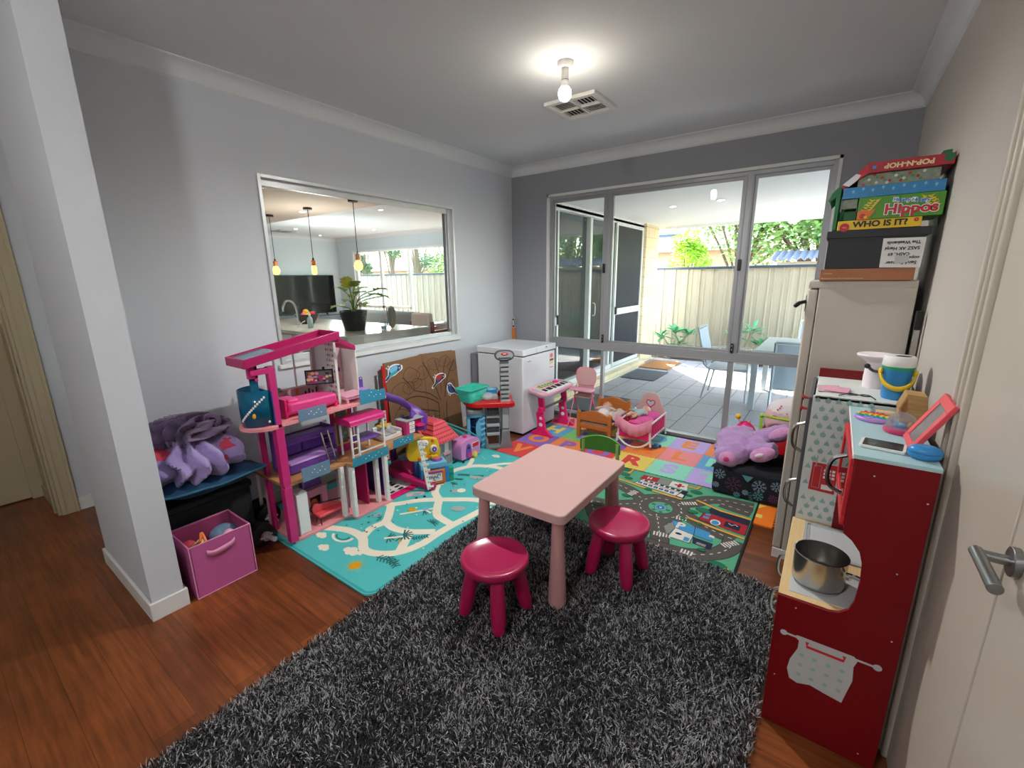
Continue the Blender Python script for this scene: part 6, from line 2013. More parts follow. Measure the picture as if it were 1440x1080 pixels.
# loft with white posts
t = thing('toy_loft_bed', 'white toy loft frame with a pink rolled top inside the doll house', 'toy bed', (.58, -2.58, .3955), G)
for x, y in ((.655, -2.705), (.655, -2.655), (.655, -2.455), (.50, -2.68), (.50, -2.47)):
    b = MB('white_plastic'); b.box(x - .006, x + .006, y - .006, y + .006, .3955, .635); b.build('post', t, bev=.001)
b = MB('hot_pink'); b.mat('doll_pink').prism([(p.x, p.y) for p in spl([(.48, .635, 0), (.50, .665, 0), (.60, .672, 0), (.66, .665, 0), (.672, .64, 0), (.66, .628, 0), (.50, .628, 0)], 4, True)], 'y', -2.715, -2.445); b.build('roof_roll', t, bev=.004)
b = MB('doll_purple'); b.box(.50, .645, -2.64, -2.47, .50, .508); b.build('shelf', t, bev=.002)
b = MB('white_plastic')
for k in range(4): b.bar((.655, -2.70, .43 + k * .045), (.655, -2.655, .43 + k * .045), .005, .005)
b.bar((.66, -2.65, .44), (.66, -2.455, .44), .008, .008); b.build('rungs', t)
T1('toy_sofa', 'white toy sofa with a yellow throw on the right of the middle floor', 'toy sofa', 'white_plastic', 0, lambda b: (b.box(.40, .54, -2.37, -2.20, .3955, .43), b.box(.40, .42, -2.37, -2.20, .43, .475), b.box(.42, .54, -2.37, -2.355, .43, .455), b.box(.42, .54, -2.215, -2.20, .43, .455), b.mat('grey_plastic_light').box(.425, .54, -2.35, -2.30, .43, .445), b.box(.425, .54, -2.295, -2.25, .43, .445), b.mat('yellow_plastic').box(.398, .46, -2.33, -2.24, .475, .482), b.box(.41, .42, -2.30, -2.25, .482, .50)), G, bev=.004)
t = thing('toy_kitchen_unit', 'pink toy kitchen unit with white drawers and blue tap on the middle floor', 'toy kitchen', (.53, -2.13, .3955), G)
b = MB('doll_pink'); b.box(.46, .58, -2.19, -2.115, .3955, .50); b.box(.46, .56, -2.115, -2.02, .3955, .485); b.build('cabinet_body', t, bev=.002)
b = MB('grey_plastic_light'); b.box(.455, .585, -2.195, -2.02, .502, .508); b.mat('black_plastic').box(.48, .55, -2.15, -2.09, .508, .5095); b.build('worktop', t)
b = MB('white_plastic')
for k in range(3): b.box(.581, .586, -2.165, -2.115, .41 + k * .03, .434 + k * .03); b.mat('ink_black').box(.586, .587, -2.15, -2.13, .425 + k * .03, .427 + k * .03).mat('white_plastic')
b.build('drawers', t)
b = MB('blue_plastic'); b.tube([(.50, -2.08, .508), (.50, -2.08, .54), (.52, -2.085, .545)], .005); b.cyl((.47, -2.13, .508), (.47, -2.13, .525), .012); b.build('tap', t)
b = MB('hot_pink'); b.box(.56, .62, -2.10, -2.04, .45, .458); b.mat('doll_purple').box(.565, .575, -2.10, -2.09, .3955, .45); b.box(.61, .62, -2.05, -2.04, .3955, .45); b.build('side_table', t)
# ground storey furniture
T1('toy_wardrobe', 'tall plain white toy cupboard at the front of the ground floor of the doll house', 'toy cupboard', 'white_plastic', 0, lambda b: (b.box(.52, .615, -3.085, -3.015, .0345, .30), b.box(.615, .618, -3.083, -3.017, .04, .295), b.mat('grey_plastic').box(.54, .56, -3.015, -3.005, .15, .28)), G, bev=.002)
t = thing('toy_fireplace', 'pale pink toy fireplace with a purple chimney in the doll house', 'toy fireplace', (.36, -2.86, .031), G)
b = MB('doll_light_pink'); b.box(.36, .43, -2.945, -2.905, .031, .195); b.box(.36, .43, -2.82, -2.78, .031, .195); b.box(.36, .43, -2.905, -2.82, .15, .195); b.box(.355, .435, -2.95, -2.775, .195, .205); b.build('surround', t, bev=.003)
b = MB('ink_black'); b.box(.36, .40, -2.905, -2.82, .031, .15); b.mat('orange_plastic').ell((.401, -2.865, .09), (.003, .025, .03)); b.mat('bark').cyl((.405, -2.89, .07), (.405, -2.84, .075), .006); b.build('hearth', t)
b = MB('doll_purple'); b.box(.355, .40, -2.93, -2.80, .206, .374); b.build('chimney', t, bev=.003)
t = thing('toy_chaise', 'red quilted toy chaise longue with curled black frame in the doll house', 'toy sofa', (.58, -2.85, .035), G)
b = MB('coral_plastic'); b.box(.535, .60, -2.945, -2.745, .075, .095); b.build('seat', t, bev=.008, seg=3)
b = MB('coral_plastic'); b.prism([(p.x, p.y) for p in spl([(-2.95, .09, 0), (-2.955, .13, 0), (-2.93, .155, 0), (-2.90, .14, 0), (-2.85, .13, 0), (-2.80, .112, 0), (-2.75, .095, 0)], 4)], 'x', .53, .54); b.build('backrest', t, bev=.002)
b = MB('black_plastic'); b.tube(spl([(.533, -2.952, .095), (.533, -2.965, .13), (.533, -2.945, .162), (.533, -2.92, .155), (.533, -2.88, .145), (.533, -2.80, .128), (.533, -2.75, .12), (.533, -2.735, .13)], 5), .0035, n=6); b.build('scroll_frame', t)
for x, y in ((.54, -2.94), (.595, -2.94), (.54, -2.75), (.595, -2.75)):
    b = MB('black_plastic'); b.tube(spl([(x, y, .078), (x + .006, y, .058), (x + .012, y - .004, .036)], 4), .003, n=6); b.build('leg', t)
b = MB('paper'); b.box(.42, .62, -2.41, -2.20, B0 + .001, B0 + .003); b.mat('ink_black')
for k in range(8): b.box(.44 + (k % 4) * .045, .465 + (k % 4) * .045, -2.39 + (k // 4) * .08, -2.35 + (k // 4) * .08, B0 + .003, B0 + .0034)
recenter(tag(b.build('printed_card', smooth=0), 'white card with small black drawings on the floor below the pink ramp', 'card'))
t = thing('toy_car', 'glossy crimson toy car parked in the doll house garage', 'toy car', (.42, -2.13, B0))
b = MB('doll_magenta')
P = [(p.x, p.y) for p in spl([(.33, .03, 0), (.33, .09, 0), (.37, .125, 0), (.42, .16, 0), (.47, .165, 0), (.52, .125, 0), (.57, .11, 0), (.59, .08, 0), (.585, .03, 0)], 5, True)]
b.prism(P, 'y', -2.19, -2.06); b.build('car_body', t, bev=.014, seg=3)
b = MB('teal_pale_clear'); b.box(.44, .50, -2.175, -2.075, .165, .20); b.build('windscreen', t)
b = MB('chrome'); b.ell((.585, -2.165, .085), (.006, .012, .012)); b.ell((.585, -2.085, .085), (.006, .012, .012)); b.build('headlights', t)
for x in (.38, .54):
    for y in (-2.197, -2.053): b = MB('black_rubber'); b.cyl((x, y - .008, B0 + .03), (x, y + .008, B0 + .03), .03, n=20); b.mat('chrome').cyl((x, y - .009, B0 + .03), (x, y + .009, B0 + .03), .014, n=14); b.build('wheel', t)

# ================================================================ ACTIVITY CENTRE
t = thing('activity_cube', 'yellow, blue and orange baby activity box leaning beside the doll house', 'activity toy', (.66, -1.98, B0))
b = MB('blue_dark'); b.box(.57, .67, -2.13, -1.93, .0125, .18); b.build('base_box', t, bev=.008)
b = MB('yellow_plastic'); b.prism([(p.x, p.y) for p in spl([(-2.16, .19, 0), (-2.16, .34, 0), (-2.12, .365, 0), (-2.03, .36, 0), (-1.95, .34, 0), (-1.93, .30, 0), (-1.935, .18, 0)], 4, True)], 'x', .60, .64)
b.box(.64, .665, -2.09, -1.945, .19, .215); yp = b.build('yellow_panel', t, bev=.006)
b = MB('cushion_white'); b.ell((.645, -2.04, .315), (.012, .033, .028)); b.mat('ink_black').ell((.657, -2.05, .32), (.002, .004, .004)); b.ell((.657, -2.03, .32), (.002, .004, .004)); b.mat('coral_plastic').ell((.642, -1.975, .33), (.006, .014, .014)); b.build('picture_face', yp)
b = MB('white_plastic'); b.cyl((.64, -1.97, .265), (.665, -1.97, .265), .028, n=24); b.mat('doll_purple').cyl((.665, -1.97, .265), (.669, -1.97, .265), .019, n=20); b.mat('ink_white').cyl((.669, -1.97, .265), (.672, -1.97, .265), .006); b.build('dial', yp)
b = MB('yellow_deep')
for k in range(4): b.mat(['orange_plastic', 'yellow_plastic'][k % 2]).box(.66, .685, -2.10 + k * .033, -2.078 + k * .033, .195, .222)
b.build('piano_keys', t, bev=.004)
b = MB('teal_plastic'); b.mat('blue_light').box(.64, .75, -2.10, -1.90, .145, .185); b.mat('doll_purple').ell((.69, -1.96, .188), (.035, .045, .012)); b.mat('coral_plastic').ell((.69, -1.96, .196), (.02, .026, .01)); b.build('top_shelf', t, bev=.006)
b = MB('blue_plastic'); b.box(.67, .745, -2.10, -1.88, .0125, .144); b.build('side_box', t, bev=.006)
b = MB('orange_plastic'); b.box(.745, .765, -2.08, -1.92, .025, .13); b.mat('ink_white').box(.765, .768, -2.06, -1.945, .045, .11); b.mat('blue_dark')
for k, (y, z) in enumerate(((-2.035, .08), (-2.0, .07), (-1.97, .085))): b.tube([(.769, y + .012 * math.cos(a), z + .016 * math.sin(a)) for a in [1.6 * PI * i / 8 for i in range(9)]], .003, n=5)
b.mat('doll_purple').tube(spl([(.768, -2.06, .115), (.775, -2.0, .128), (.768, -1.94, .118)], 4), .006); b.build('orange_screen', t, bev=.006)
b = MB('lime_plastic'); b.mat('green_plastic').box(.69, .735, -1.878, -1.845, .0125, .12); b.mat('blue_plastic').ell((.737, -1.862, .08), (.004, .012, .014)); b.build('green_block', t, bev=.008)
t = thing('measuring_strip', 'upright white notched number strip propped against the orange activity box', 'number strip', (.80, -2.2, B0))
b = MB('white_plastic'); b.bar((.76, -2.235, .41), (.805, -2.205, .030), .008, .030, up=(.3, 1, 0)); b.build('strip', t, bev=.002)
b = MB('white_plastic')
for k in range(9):
    f_ = k / 8; b.bar((.765 + .04 * f_, -2.235 + .03 * f_, .40 - .35 * f_), (.782 + .04 * f_, -2.208 + .03 * f_, .398 - .35 * f_), .008, .014)
b.mat('ink_black')
for k in range(9):
    f_ = k / 8; b.ell((.768 + .044 * f_, -2.240 + .03 * f_, .385 - .34 * f_), (.004, .003, .004), n=6, m=4)
b.build('notches', t)

o_ = bpy.data.objects['activity_cube']; o_.location += V((.03, -.06, 0)); o_.rotation_euler = (0, 0, R(-30))
# ================================================================ TOY COTTAGE and CAMPER
t = thing('toy_cottage', 'red roofed toy cottage with grey plank walls behind the activity toy', 'toy house', (.45, -1.72, B0))
b = MB('grey_plastic_light'); b.box(.30, .57, -1.82, -1.61, .0125, .25)
for k in range(9): b.mat('grey_plastic').box(.31 + k * .03, .3125 + k * .03, -1.8215, -1.82, .02, .245)
for k in range(7): b.mat('grey_plastic').box(.57, .5715, -1.815 + k * .03, -1.8125 + k * .03, .02, .245)
cw = b.build('cottage_wall', t, smooth=0)
def roof_pt(fx, fy, q):
    """q = 0 eaves, 1 flat top; fx, fy = -1..1 across the roof"""
    hx, hy = .185 - .085 * q, .155 - .10 * q
    return V((.435 + fx * hx, -1.715 + fy * hy, .235 + .165 * q))
b = MB('coral_plastic')
c4 = lambda q: [tuple(roof_pt(fx, fy, q)) for fx, fy in ((-1, -1), (1, -1), (1, 1), (-1, 1))]
b.hexa(c4(0) + c4(1)); cr_ = b.build('cottage_roof', t, bev=.005)
b = MB('coral_plastic')
for q in (.08, .28, .48, .68, .88):
    for k in range(12):
        f0 = -1 + 2 * (k + (.5 if int(q * 10) % 4 else 0)) / 12.5
        p = roof_pt(f0, -1, q); b.ell(p + V((.012, -.001, 0)), (.012, .004, .012), n=8, m=6)
        if k < 9: p = roof_pt(1, -1 + 2 * (k + .5) / 9.5, q); b.ell(p + V((.001, .006, 0)), (.004, .012, .012), n=8, m=6)
b.build('roof_shingles', cr_)
b = MB('coral_plastic'); P = spl([(-.06, .0), (-.055, .05), (0, .085), (.055, .05), (.06, 0)] and [(-.06, 0, 0), (-.052, .05, 0), (0, .08, 0), (.052, .05, 0), (.06, 0, 0)], 5)
b.tube([(.41 + p.x, -1.862 + .25 * p.y, .255 + p.y) for p in P], .011, n=8); dm = b.build('dormer', cr_)
b = MB('ink_red'); b.prism([(.41 + p.x * .85, .256 + p.y * .88) for p in P], 'y', -1.856, -1.80); b.build('dormer_opening', dm)
b = MB('lilac'); b.cyl((.42, -1.66, .38), (.42, -1.66, .415), .012, .004)
b.build('finial', cr_)
b = MB('lilac'); b.cyl((.50, -1.70, .38), (.50, -1.70, .415), .012, .004); b.build('finial', cr_)
b = MB('ink_white'); b.box(.57, .574, -1.70, -1.655, .13, .21); b.mat('doll_light_pink').box(.57, .580, -1.715, -1.64, .105, .125); b.build('cottage_window', cw)
bpy.data.objects['toy_cottage'].location += V((0, -.10, 0))
t = thing('toy_camper', 'lilac pink toy caravan with purple door and yellow wheel on the teal mat', 'toy camper', (.58, -1.53, B0))
b = MB('camper_pink')
P = [(p.x, p.y) for p in spl([(-1.65, .045, 0), (-1.655, .10, 0), (-1.65, .165, 0), (-1.62, .192, 0), (-1.54, .20, 0), (-1.46, .192, 0), (-1.42, .16, 0), (-1.405, .11, 0), (-1.41, .05, 0), (-1.44, .03, 0), (-1.62, .03, 0)], 4, True)]
b.prism(P, 'x', .52, .64); b.build('caravan_body', t, bev=.018, seg=3)
b = MB('doll_purple'); b.prism([(p.x, p.y) for p in spl([(-1.595, .035, 0), (-1.598, .10, 0), (-1.588, .145, 0), (-1.565, .16, 0), (-1.542, .145, 0), (-1.532, .10, 0), (-1.535, .035, 0)], 4, True)], 'x', .64, .644); b.mat('ink_black').cyl((.644, -1.565, .125), (.646, -1.565, .125), .013, n=16); b.mat('hot_pink').box(.644, .647, -1.58, -1.548, .045, .08); b.build('door', t)
b = MB('white_plastic'); b.box(.64, .643, -1.52, -1.43, .105, .152); b.mat('ink_red').box(.643, .645, -1.515, -1.435, .11, .147); b.build('window', t, smooth=0)
b = MB('yellow_plastic'); b.cyl((.625, -1.485, .04), (.655, -1.485, .04), .028, n=24); b.mat('ink_cream').cyl((.655, -1.485, .04), (.658, -1.485, .04), .017, n=20); b.build('wheel', t)
b = MB('black_plastic'); b.bar((.58, -1.65, .025), (.58, -1.70, .018), .012, .01); b.cyl((.64, -1.64, .022), (.65, -1.64, .022), .010); b.build('tow_bar', t)
b = MB('hot_pink'); b.ell((.58, -1.54, .208), (.022, .018, .012)); b.build('roof_vent', t)
t.location += V((.02, -.035, 0))
b = MB('teal_plastic'); b.mat('mat_teal_side').add([(.32, -1.56, .28), (.56, -1.56, .22), (.56, -1.44, .16), (.32, -1.44, .2), (.32, -1.56, .0115), (.56, -1.56, .0115), (.56, -1.46, .0115), (.32, -1.46, .0115)], [(0, 1, 2, 3), (0, 4, 5, 1), (1, 5, 6, 2)])
b.tube([(.32, -1.56, .29), (.58, -1.50, .23), (.62, -1.42, .16)], .005)
recenter(tag(b.build('play_tent', solid=.003, fixn=False), 'dark teal fabric toy tent behind the lilac caravan', 'toy tent'))

# ================================================================ LEFT FOREGROUND: fabric box, pile, dumbbells
t = thing('storage_box', 'open pink fabric storage box with a front handle beside the white wall end', 'storage box', (.55, -3.5, 0))
X0, X1, Y0, Y1, Hh = .425, .680, -3.655, -3.375, .285
def wallq(b, pts): b.add(pts, [(0, 1, 2, 3)])
b = MB('box_fabric_pink')
for (xa, xb, ya_, yb_) in ((X0, X1, Y0, Y0 + .006), (X0, X1, Y1 - .006, Y1), (X0, X0 + .006, Y0, Y1), (X1 - .006, X1, Y0, Y1)): b.box(xa, xb, ya_, yb_, .004, Hh)
b.box(X0, X1, Y0, Y1, .0, .006); fsh = b.build('fabric_shell', t)
b = MB('box_inside_pink')
for (xa, xb, ya_, yb_) in ((X0 + .006, X1 - .006, Y0 + .006, Y0 + .008), (X0 + .006, X1 - .006, Y1 - .008, Y1 - .006), (X0 + .006, X0 + .008, Y0 + .008, Y1 - .008), (X1 - .008, X1 - .006, Y0 + .008, Y1 - .008)): b.box(xa, xb, ya_, yb_, .006, Hh - .004)
b.build('lining', t, smooth=0)
b = MB('box_fabric_edge'); b.tube([(X0, Y0, Hh), (X1, Y0, Hh), (X1, Y1, Hh), (X0, Y1, Hh)], .0035, n=6, closed=True)
for x, y in ((X1, Y0), (X1, Y1), (X0, Y0)): b.tube([(x, y, .003), (x, y, Hh)], .003, n=6)
b.tube([(X1, Y0, .004), (X1, Y1, .004)], .003, n=6); b.build('edge_binding', fsh)
b = MB('box_fabric_edge')
P = spl([(X1 + .001, -3.585, .225), (X1 + .012, -3.56, .217), (X1 + .016, -3.52, .222), (X1 + .012, -3.475, .228), (X1 + .001, -3.455, .235)], 5)
b.add([p + V((0, 0, q)) for p in P for q in (-.014, .014)], [(2 * k, 2 * k + 1, 2 * k + 3, 2 * k + 2) for k in range(len(P) - 1)]); b.build('handle', fsh, solid=.003, fixn=False)
b = MB('skin'); b.ell((.55, -3.585, .205), (.035, .03, .03)); b.mat('orange_plastic').tube(spl([(.56, -3.60, .22), (.60, -3.58, .26), (.57, -3.56, .285), (.63, -3.56, .235)], 5), .007); b.mat('coral_plastic').ell((.50, -3.60, .18), (.06, .04, .05)); b.mat('ink_cream').ell((.53, -3.56, .215), (.02, .02, .018))
recenter(tag(b.build('toy_figure'), 'small orange and cream toy poking out of the pink storage box', 'toy'))
b = MB('doll_light_pink'); b.ell((.60, -3.45, .235), (.028, .03, .028)); b.ell((.59, -3.44, .20), (.04, .05, .03)); recenter(tag(b.build('soft_toy', remesh=.006), 'small pale pink toy near the front rim inside the pink storage box', 'toy'))
b = MB('grey_plastic_light'); b.mat('box_inside_pink').box(X0 + .01, X1 - .01, Y0 + .01, Y1 - .01, .007, .09); b.mat('teal_pale_clear').ell((.50, -3.44, .20), (.06, .07, .05)); recenter(tag(b.build('plastic_bag', smooth=60), 'clear plastic bag crumpled in the far corner of the pink storage box', 'bag'))


def heap(name, m, c, r, seed, ridge=.03, freq=9, flat=.55, label='', cat='blanket', dirn=(1, .3, 0), remap=None, mats=None):
    """draped cloth mound: an ellipsoid with long folds running down its sides"""
    b = MB(m); n, mm = 110, 50; vs = []
    d = V(dirn)
    for j in range(mm + 1):
        ph = PI * j / mm
        for i in range(n):
            a = 2 * PI * i / n
            p = V((math.sin(ph) * math.cos(a), math.sin(ph) * math.sin(a), math.cos(ph)))
            sq = max(abs(p.x), abs(p.y)); k = 1 + .12 * (1 - abs(p.z)) * (1 if sq else 0)
            u = p.dot(d) * freq + 2.2 * noise.noise(p * 1.6 + V((seed, 0, 0)))
            fold = (.5 + .5 * math.sin(u * 2.5)) ** 1.2
            dd = 1 + ridge / r[2] * (fold - .4) + .10 * noise.noise(p * 2.3 + V((0, seed, 0))) + .015 * noise.noise(p * 6 + V((0, 0, seed)))
            q = V((p.x * r[0] * dd * k, p.y * r[1] * dd * k, p.z * r[2] * dd))
            if q.z < -r[2] * flat: q.z = -r[2] * flat
            vs.append(V(c) + q)
    fs = [(j * n + i, (j + 1) * n + i, (j + 1) * n + (i + 1) % n, j * n + (i + 1) % n) for j in range(mm) for i in range(n)]
    b.add(vs, fs)
    if mats:
        for idx, f in enumerate(fs):
            cpt = (vs[f[0]] + vs[f[2]]) / 2
            for mn, c2, r2 in mats:
                if (cpt - V(c2)).length < r2 * (1 + .3 * noise.noise(cpt * 30)): b.mat(mn); b.mi[idx] = b.cur; break
    o = b.build(name, smooth=80); tag(o, label, cat); recenter(o); return o


b = MB('dark_bag'); nx = 1
t = thing('storage_crate', 'black plastic crate under the cushions in the left corner', 'crate', (.26, -3.42, 0))
b = MB('dark_bag'); b.prism(rrect(.03, .39, -3.66, -3.22, .04), 'z', .0, .36); b.build('crate_body', t, bev=.01)
b = MB('dark_gap'); b.prism(rrect(.02, .40, -3.67, -3.21, .045), 'z', .36, .39); b.build('crate_rim', t, bev=.006)
t = thing('floor_cushion', 'dark blue marbled cushion with piped edge under the lilac blanket', 'cushion', (.27, -3.44, .39))
b = MB('navy_cushion'); n = 28; vs = []; L0 = n * n
for sgn in (1, -1):
    for j in range(n):
        for i in range(n):
            u, v = -1 + 2 * i / (n - 1), -1 + 2 * j / (n - 1)
            x = .28 + u * .265 * (1 - .07 * (1 - v * v) * 0) ; y = -3.44 + v * .25
            h = .060 * (1 - u ** 4) * (1 - v ** 4) + .006 * noise.noise(V((x * 12, y * 12, sgn)))
            z_ = .462 + sgn * h + .035 * u + .02 * v * v
            vs.append((x, y, z_))
fs = [(j * n + i, j * n + i + 1, (j + 1) * n + i + 1, (j + 1) * n + i) for j in range(n - 1) for i in range(n - 1)]
b.add(vs, fs + [tuple(L0 + q for q in f[::-1]) for f in fs]); b.build('cushion_body', t, smooth=80)
b = MB('teal_piping'); E_ = [vs[i] for i in range(n)] + [vs[j * n + n - 1] for j in range(1, n)] + [vs[(n - 1) * n + i] for i in range(n - 2, -1, -1)] + [vs[j * n] for j in range(n - 2, 0, -1)]
b.tube(E_, .006, n=6, closed=True); b.build('piping', t)
heap('folded_blanket', 'blanket_lilac', (.25, -3.46, .60), (.26, .225, .13), 3.1, .035, 7, .62, 'lilac fleece blanket with red patches heaped on the navy cushion', 'blanket', (.25, 1, .1), mats=[('blanket_red', (.36, -3.62, .70), .06), ('blanket_red', (.43, -3.33, .66), .035), ('blanket_red', (.47, -3.36, .60), .02)])
heap('knitted_wrap', 'blanket_mauve', (.20, -3.44, .735), (.17, .15, .06), 8.2, .035, 8, .7, 'dusty purple wrap crumpled on top of the lilac blanket', 'blanket', (1, .5, .3))
for k, (x, y, z, r_, a) in enumerate(((.30, -3.33, .785, .045, .4), (.34, -3.38, .755, .04, 1.4), (.22, -3.50, .775, .04, 2.2))):
    b = MB('blanket_mauve')
    b.tube([(x + r_ * math.cos(q) * math.cos(a), y + r_ * math.cos(q) * math.sin(a), z + r_ * .6 * math.sin(q)) for q in [2 * PI * i / 16 for i in range(16)]], .013, n=8, closed=True)
    recenter(tag(b.build('fabric_loop', smooth=80), 'dusty purple fabric loop on the mauve wrap, ' + ['standing highest', 'nearest the doll house', 'nearest the white wall end'][k], 'fabric loop', 'loops of the mauve wrap'))


def dumbbell(label, c, ang, tilt=0):
    t = thing('dumbbell', label, 'dumbbell', (0, 0, 0), 'black dumbbells with chrome handles')
    for s_ in (-1, 1):
        x = s_ * .062
        b = MB('black_rubber')
        b.lathe([(0, x - .028), (.055, x - .028), (.070, x - .022), (.072, x), (.070, x + .022), (.055, x + .028), (0, x + .028)], (0, 0, .072), n=28, ax='x')
        b.build('weight_plate', t)
    b = MB('bar_metal'); b.cyl((-.185, 0, .072), (.185, 0, .072), .0145, n=18); b.build('bar', t)
    for s_ in (-1, 1):
        b = MB('bar_metal'); b.cyl((s_ * .098, 0, .072), (s_ * .120, 0, .072), .028, n=8)
        b.cyl((s_ * .110, -.038, .072), (s_ * .110, .038, .072), .007, n=8); b.build('collar', t)
    t.location = c; t.rotation_euler = (0, 0, ang)
    return t


d1 = dumbbell('black dumbbell with chrome bar end right beside the pink storage box', (.40, -3.255, 0), R(12))
dup(d1, (.20, -3.10, 0), R(-3), 'black dumbbell with chrome bar end against the foot of the doll house')
# ================================================================ RIGHT SIDE: toddler armchair, plush, trolley
t = thing('toddler_armchair', 'small dark navy armchair printed with pale snowflakes in front of the window', 'armchair', (2.78, -.82, 0))
AX0, AX1, AY0, AY1 = 2.50, 2.935, -1.05, -.58
b = MB('navy_fabric'); b.box(AX0, AX1 + .22, AY0, AY0 + .13, .013, .235); b.build('armrest', t, bev=.03, seg=4)
b = MB('navy_fabric'); b.box(AX0, AX1 + .22, AY1 - .12, AY1, .013, .235); b.build('armrest', t, bev=.03, seg=4)
b = MB('navy_fabric'); b.box(AX0 - .0, AX1, AY0 + .13, AY1 - .12, .013, .18); b.build('seat', t, bev=.03, seg=4)
b = MB('navy_fabric'); b.box(AX1 + .02, AX1 + .25, AY0 + .02, AY1 - .02, .013, .42); b.build('backrest', t, bev=.05, seg=4)
FT = planeT((AX0, AY0 - .002, .013), (1, 0, 0), (0, 0, 1))
b = MB('flake_pale', FT)


def flake(u, v, r_, m, w=.004, petals=8):
    b.mat(m)
    for k in range(petals):
        a = 2 * PI * k / petals; c, s_ = math.cos(a), math.sin(a)
        b.stroke([(u + c * r_ * .2, v + s_ * r_ * .2), (u + c * r_, v + s_ * r_)], w, 0)
        for q in (.5, .75):
            for d_ in (-.5, .5): b.stroke([(u + c * r_ * q, v + s_ * r_ * q), (u + r_ * (q + .2) * math.cos(a + d_ * .5), v + r_ * (q + .2) * math.sin(a + d_ * .5))], w * .8, 0)
    b.ring(u, v, r_ * .28, w, 0, 12)


for u, v, r_, m in ((.05, .155, .038, 'flake_pale'), (.14, .10, .055, 'flake_mauve'), (.03, .07, .022, 'flake_pale'), (.30, .125, .045, 'flake_pale'), (.30, .055, .034, 'flake_teal'), (.22, .06, .02, 'flake_pale'), (.40, .15, .035, 'flake_pale'), (.17, .03, .022, 'flake_teal'), (.39, .06, .03, 'flake_mauve')): flake(u, v, r_, m)
b.mat('flake_teal').poly([(.19, .185), (.26, .185), (.23, .14), (.215, .15)], 0); b.text('LIVIN', .035, .255, .03, 0, 0, .0, rot=-1.3)
b.build('snowflake_print', t, smooth=0, fixn=False)
FT = planeT((AX0 - .002, AY1, .013), (0, -1, 0), (0, 0, 1)); b = MB('flake_pale', FT)
for u, v, r_, m in ((.40, .14, .04, 'flake_teal'), (.06, .10, .05, 'flake_pale'), (.24, .09, .05, 'flake_pale')): flake(u, v, r_, m)
b.build('snowflake_print', t, smooth=0, fixn=False)

t = thing('plush_toy', 'large lilac plush animal with long floppy feet sprawled on the snowflake armchair', 'plush toy', (2.68, -.83, .2))
b = MB('plush_lilac')
for c_, r_ in (((2.62, -.80, .33), (.15, .15, .105)), ((2.60, -.93, .30), (.11, .10, .085)), ((2.56, -.82, .35), (.10, .10, .08)), ((2.72, -.84, .34), (.10, .10, .075))): b.ell(c_, r_, 20, 14)
b.tube(spl([(2.60, -.76, .36), (2.56, -.84, .38), (2.53, -.93, .33)], 5), .04, n=12, rs=None)
b.tube(spl([(2.70, -.88, .34), (2.78, -.92, .35), (2.86, -.95, .38)], 5), .055, n=12)
b.tube(spl([(2.70, -.76, .36), (2.80, -.74, .41), (2.92, -.72, .46)], 5), .06, n=12)
b.ell((2.58, -1.00, .285), (.095, .055, .075))
b.tube(spl([(2.68, -.95, .33), (2.63, -.98, .36), (2.56, -.95, .37), (2.52, -.88, .36)], 5), .022, n=10); b.tube(spl([(2.70, -.80, .40), (2.62, -.76, .43), (2.56, -.78, .42)], 5), .025, n=10)
b.ell((2.54, -.74, .39), (.06, .045, .04)); b.ell((2.63, -.68, .40), (.07, .04, .035)); pb = b.build('body', t, remesh=.009, smooth=80)
tx = bpy.data.textures.new('plush_noise', 'CLOUDS'); tx.noise_scale = .045
md = pb.modifiers.new('creases', 'DISPLACE'); md.texture = tx; md.strength = .022; md.mid_level = .5
b = MB('plush_pink'); b.ell((2.79, -.985, .345), (.085, .05, .05), 24, 14, rot=Matrix.Rotation(R(-28), 3, 'Y')); f1 = b.build('foot', t, remesh=.008, smooth=80)
b = MB('cushion_white'); b.ell((2.775, -1.033, .352), (.028, .006, .014), rot=Matrix.Rotation(R(-28), 3, 'Y')); b.build('sole_patch', f1)
b = MB('plush_pink'); b.ell((2.87, -.80, .455), (.085, .05, .042), 24, 14, rot=Matrix.Rotation(R(-30), 3, 'Y')); b.build('foot', t, remesh=.008, smooth=80)
b = MB('plush_pink'); b.ell((2.585, -1.03, .285), (.062, .045, .055)); f2 = b.build('foot', t, remesh=.008, smooth=80)
b = MB('plush_magenta'); b.ell((2.583, -1.071, .292), (.020, .008, .019)); b.build('sole_patch', f2)
heap('purple_fleece', 'plush_lilac', (2.555, -.72, .255), (.09, .13, .06), 5.5, .02, 8, .8, 'folded purple fleece tucked behind the plush toy on the snowflake armchair', 'blanket', (.3, 1, 0))

t = thing('toy_trolley', 'red toy cart with a lime green push bar behind the armchair', 'toy cart', (2.80, -.38, 0))
b = MB('red_plastic')
b.add([(2.74, -.46, .10), (3.05, -.46, .10), (3.05, -.24, .10), (2.74, -.24, .10), (2.715, -.48, .36), (3.08, -.48, .36), (3.08, -.22, .36), (2.715, -.22, .36)], [(3, 2, 1, 0), (0, 1, 5, 4), (1, 2, 6, 5), (2, 3, 7, 6), (3, 0, 4, 7)])
b.build('cart_tub', t, solid=.006, fixn=False)
b = MB('ink_white'); b.box(2.76, 2.82, -.484, -.480, .335, .35); b.mat('yellow_deep').ell((2.80, -.482, .29), (.02, .004, .02)); b.build('badge', t)
b = MB('lime_plastic')
for x in (2.71, 2.93): b.bar((x, -.46, .30), (x, -.46, .47), .02, .016); b.ell((x, -.46, .475), (.017, .017, .017)); b.ell((x, -.46, .30), (.016, .018, .02))
b.cyl((2.71, -.46, .475), (2.95, -.46, .462), .010); b.build('push_bar', t)
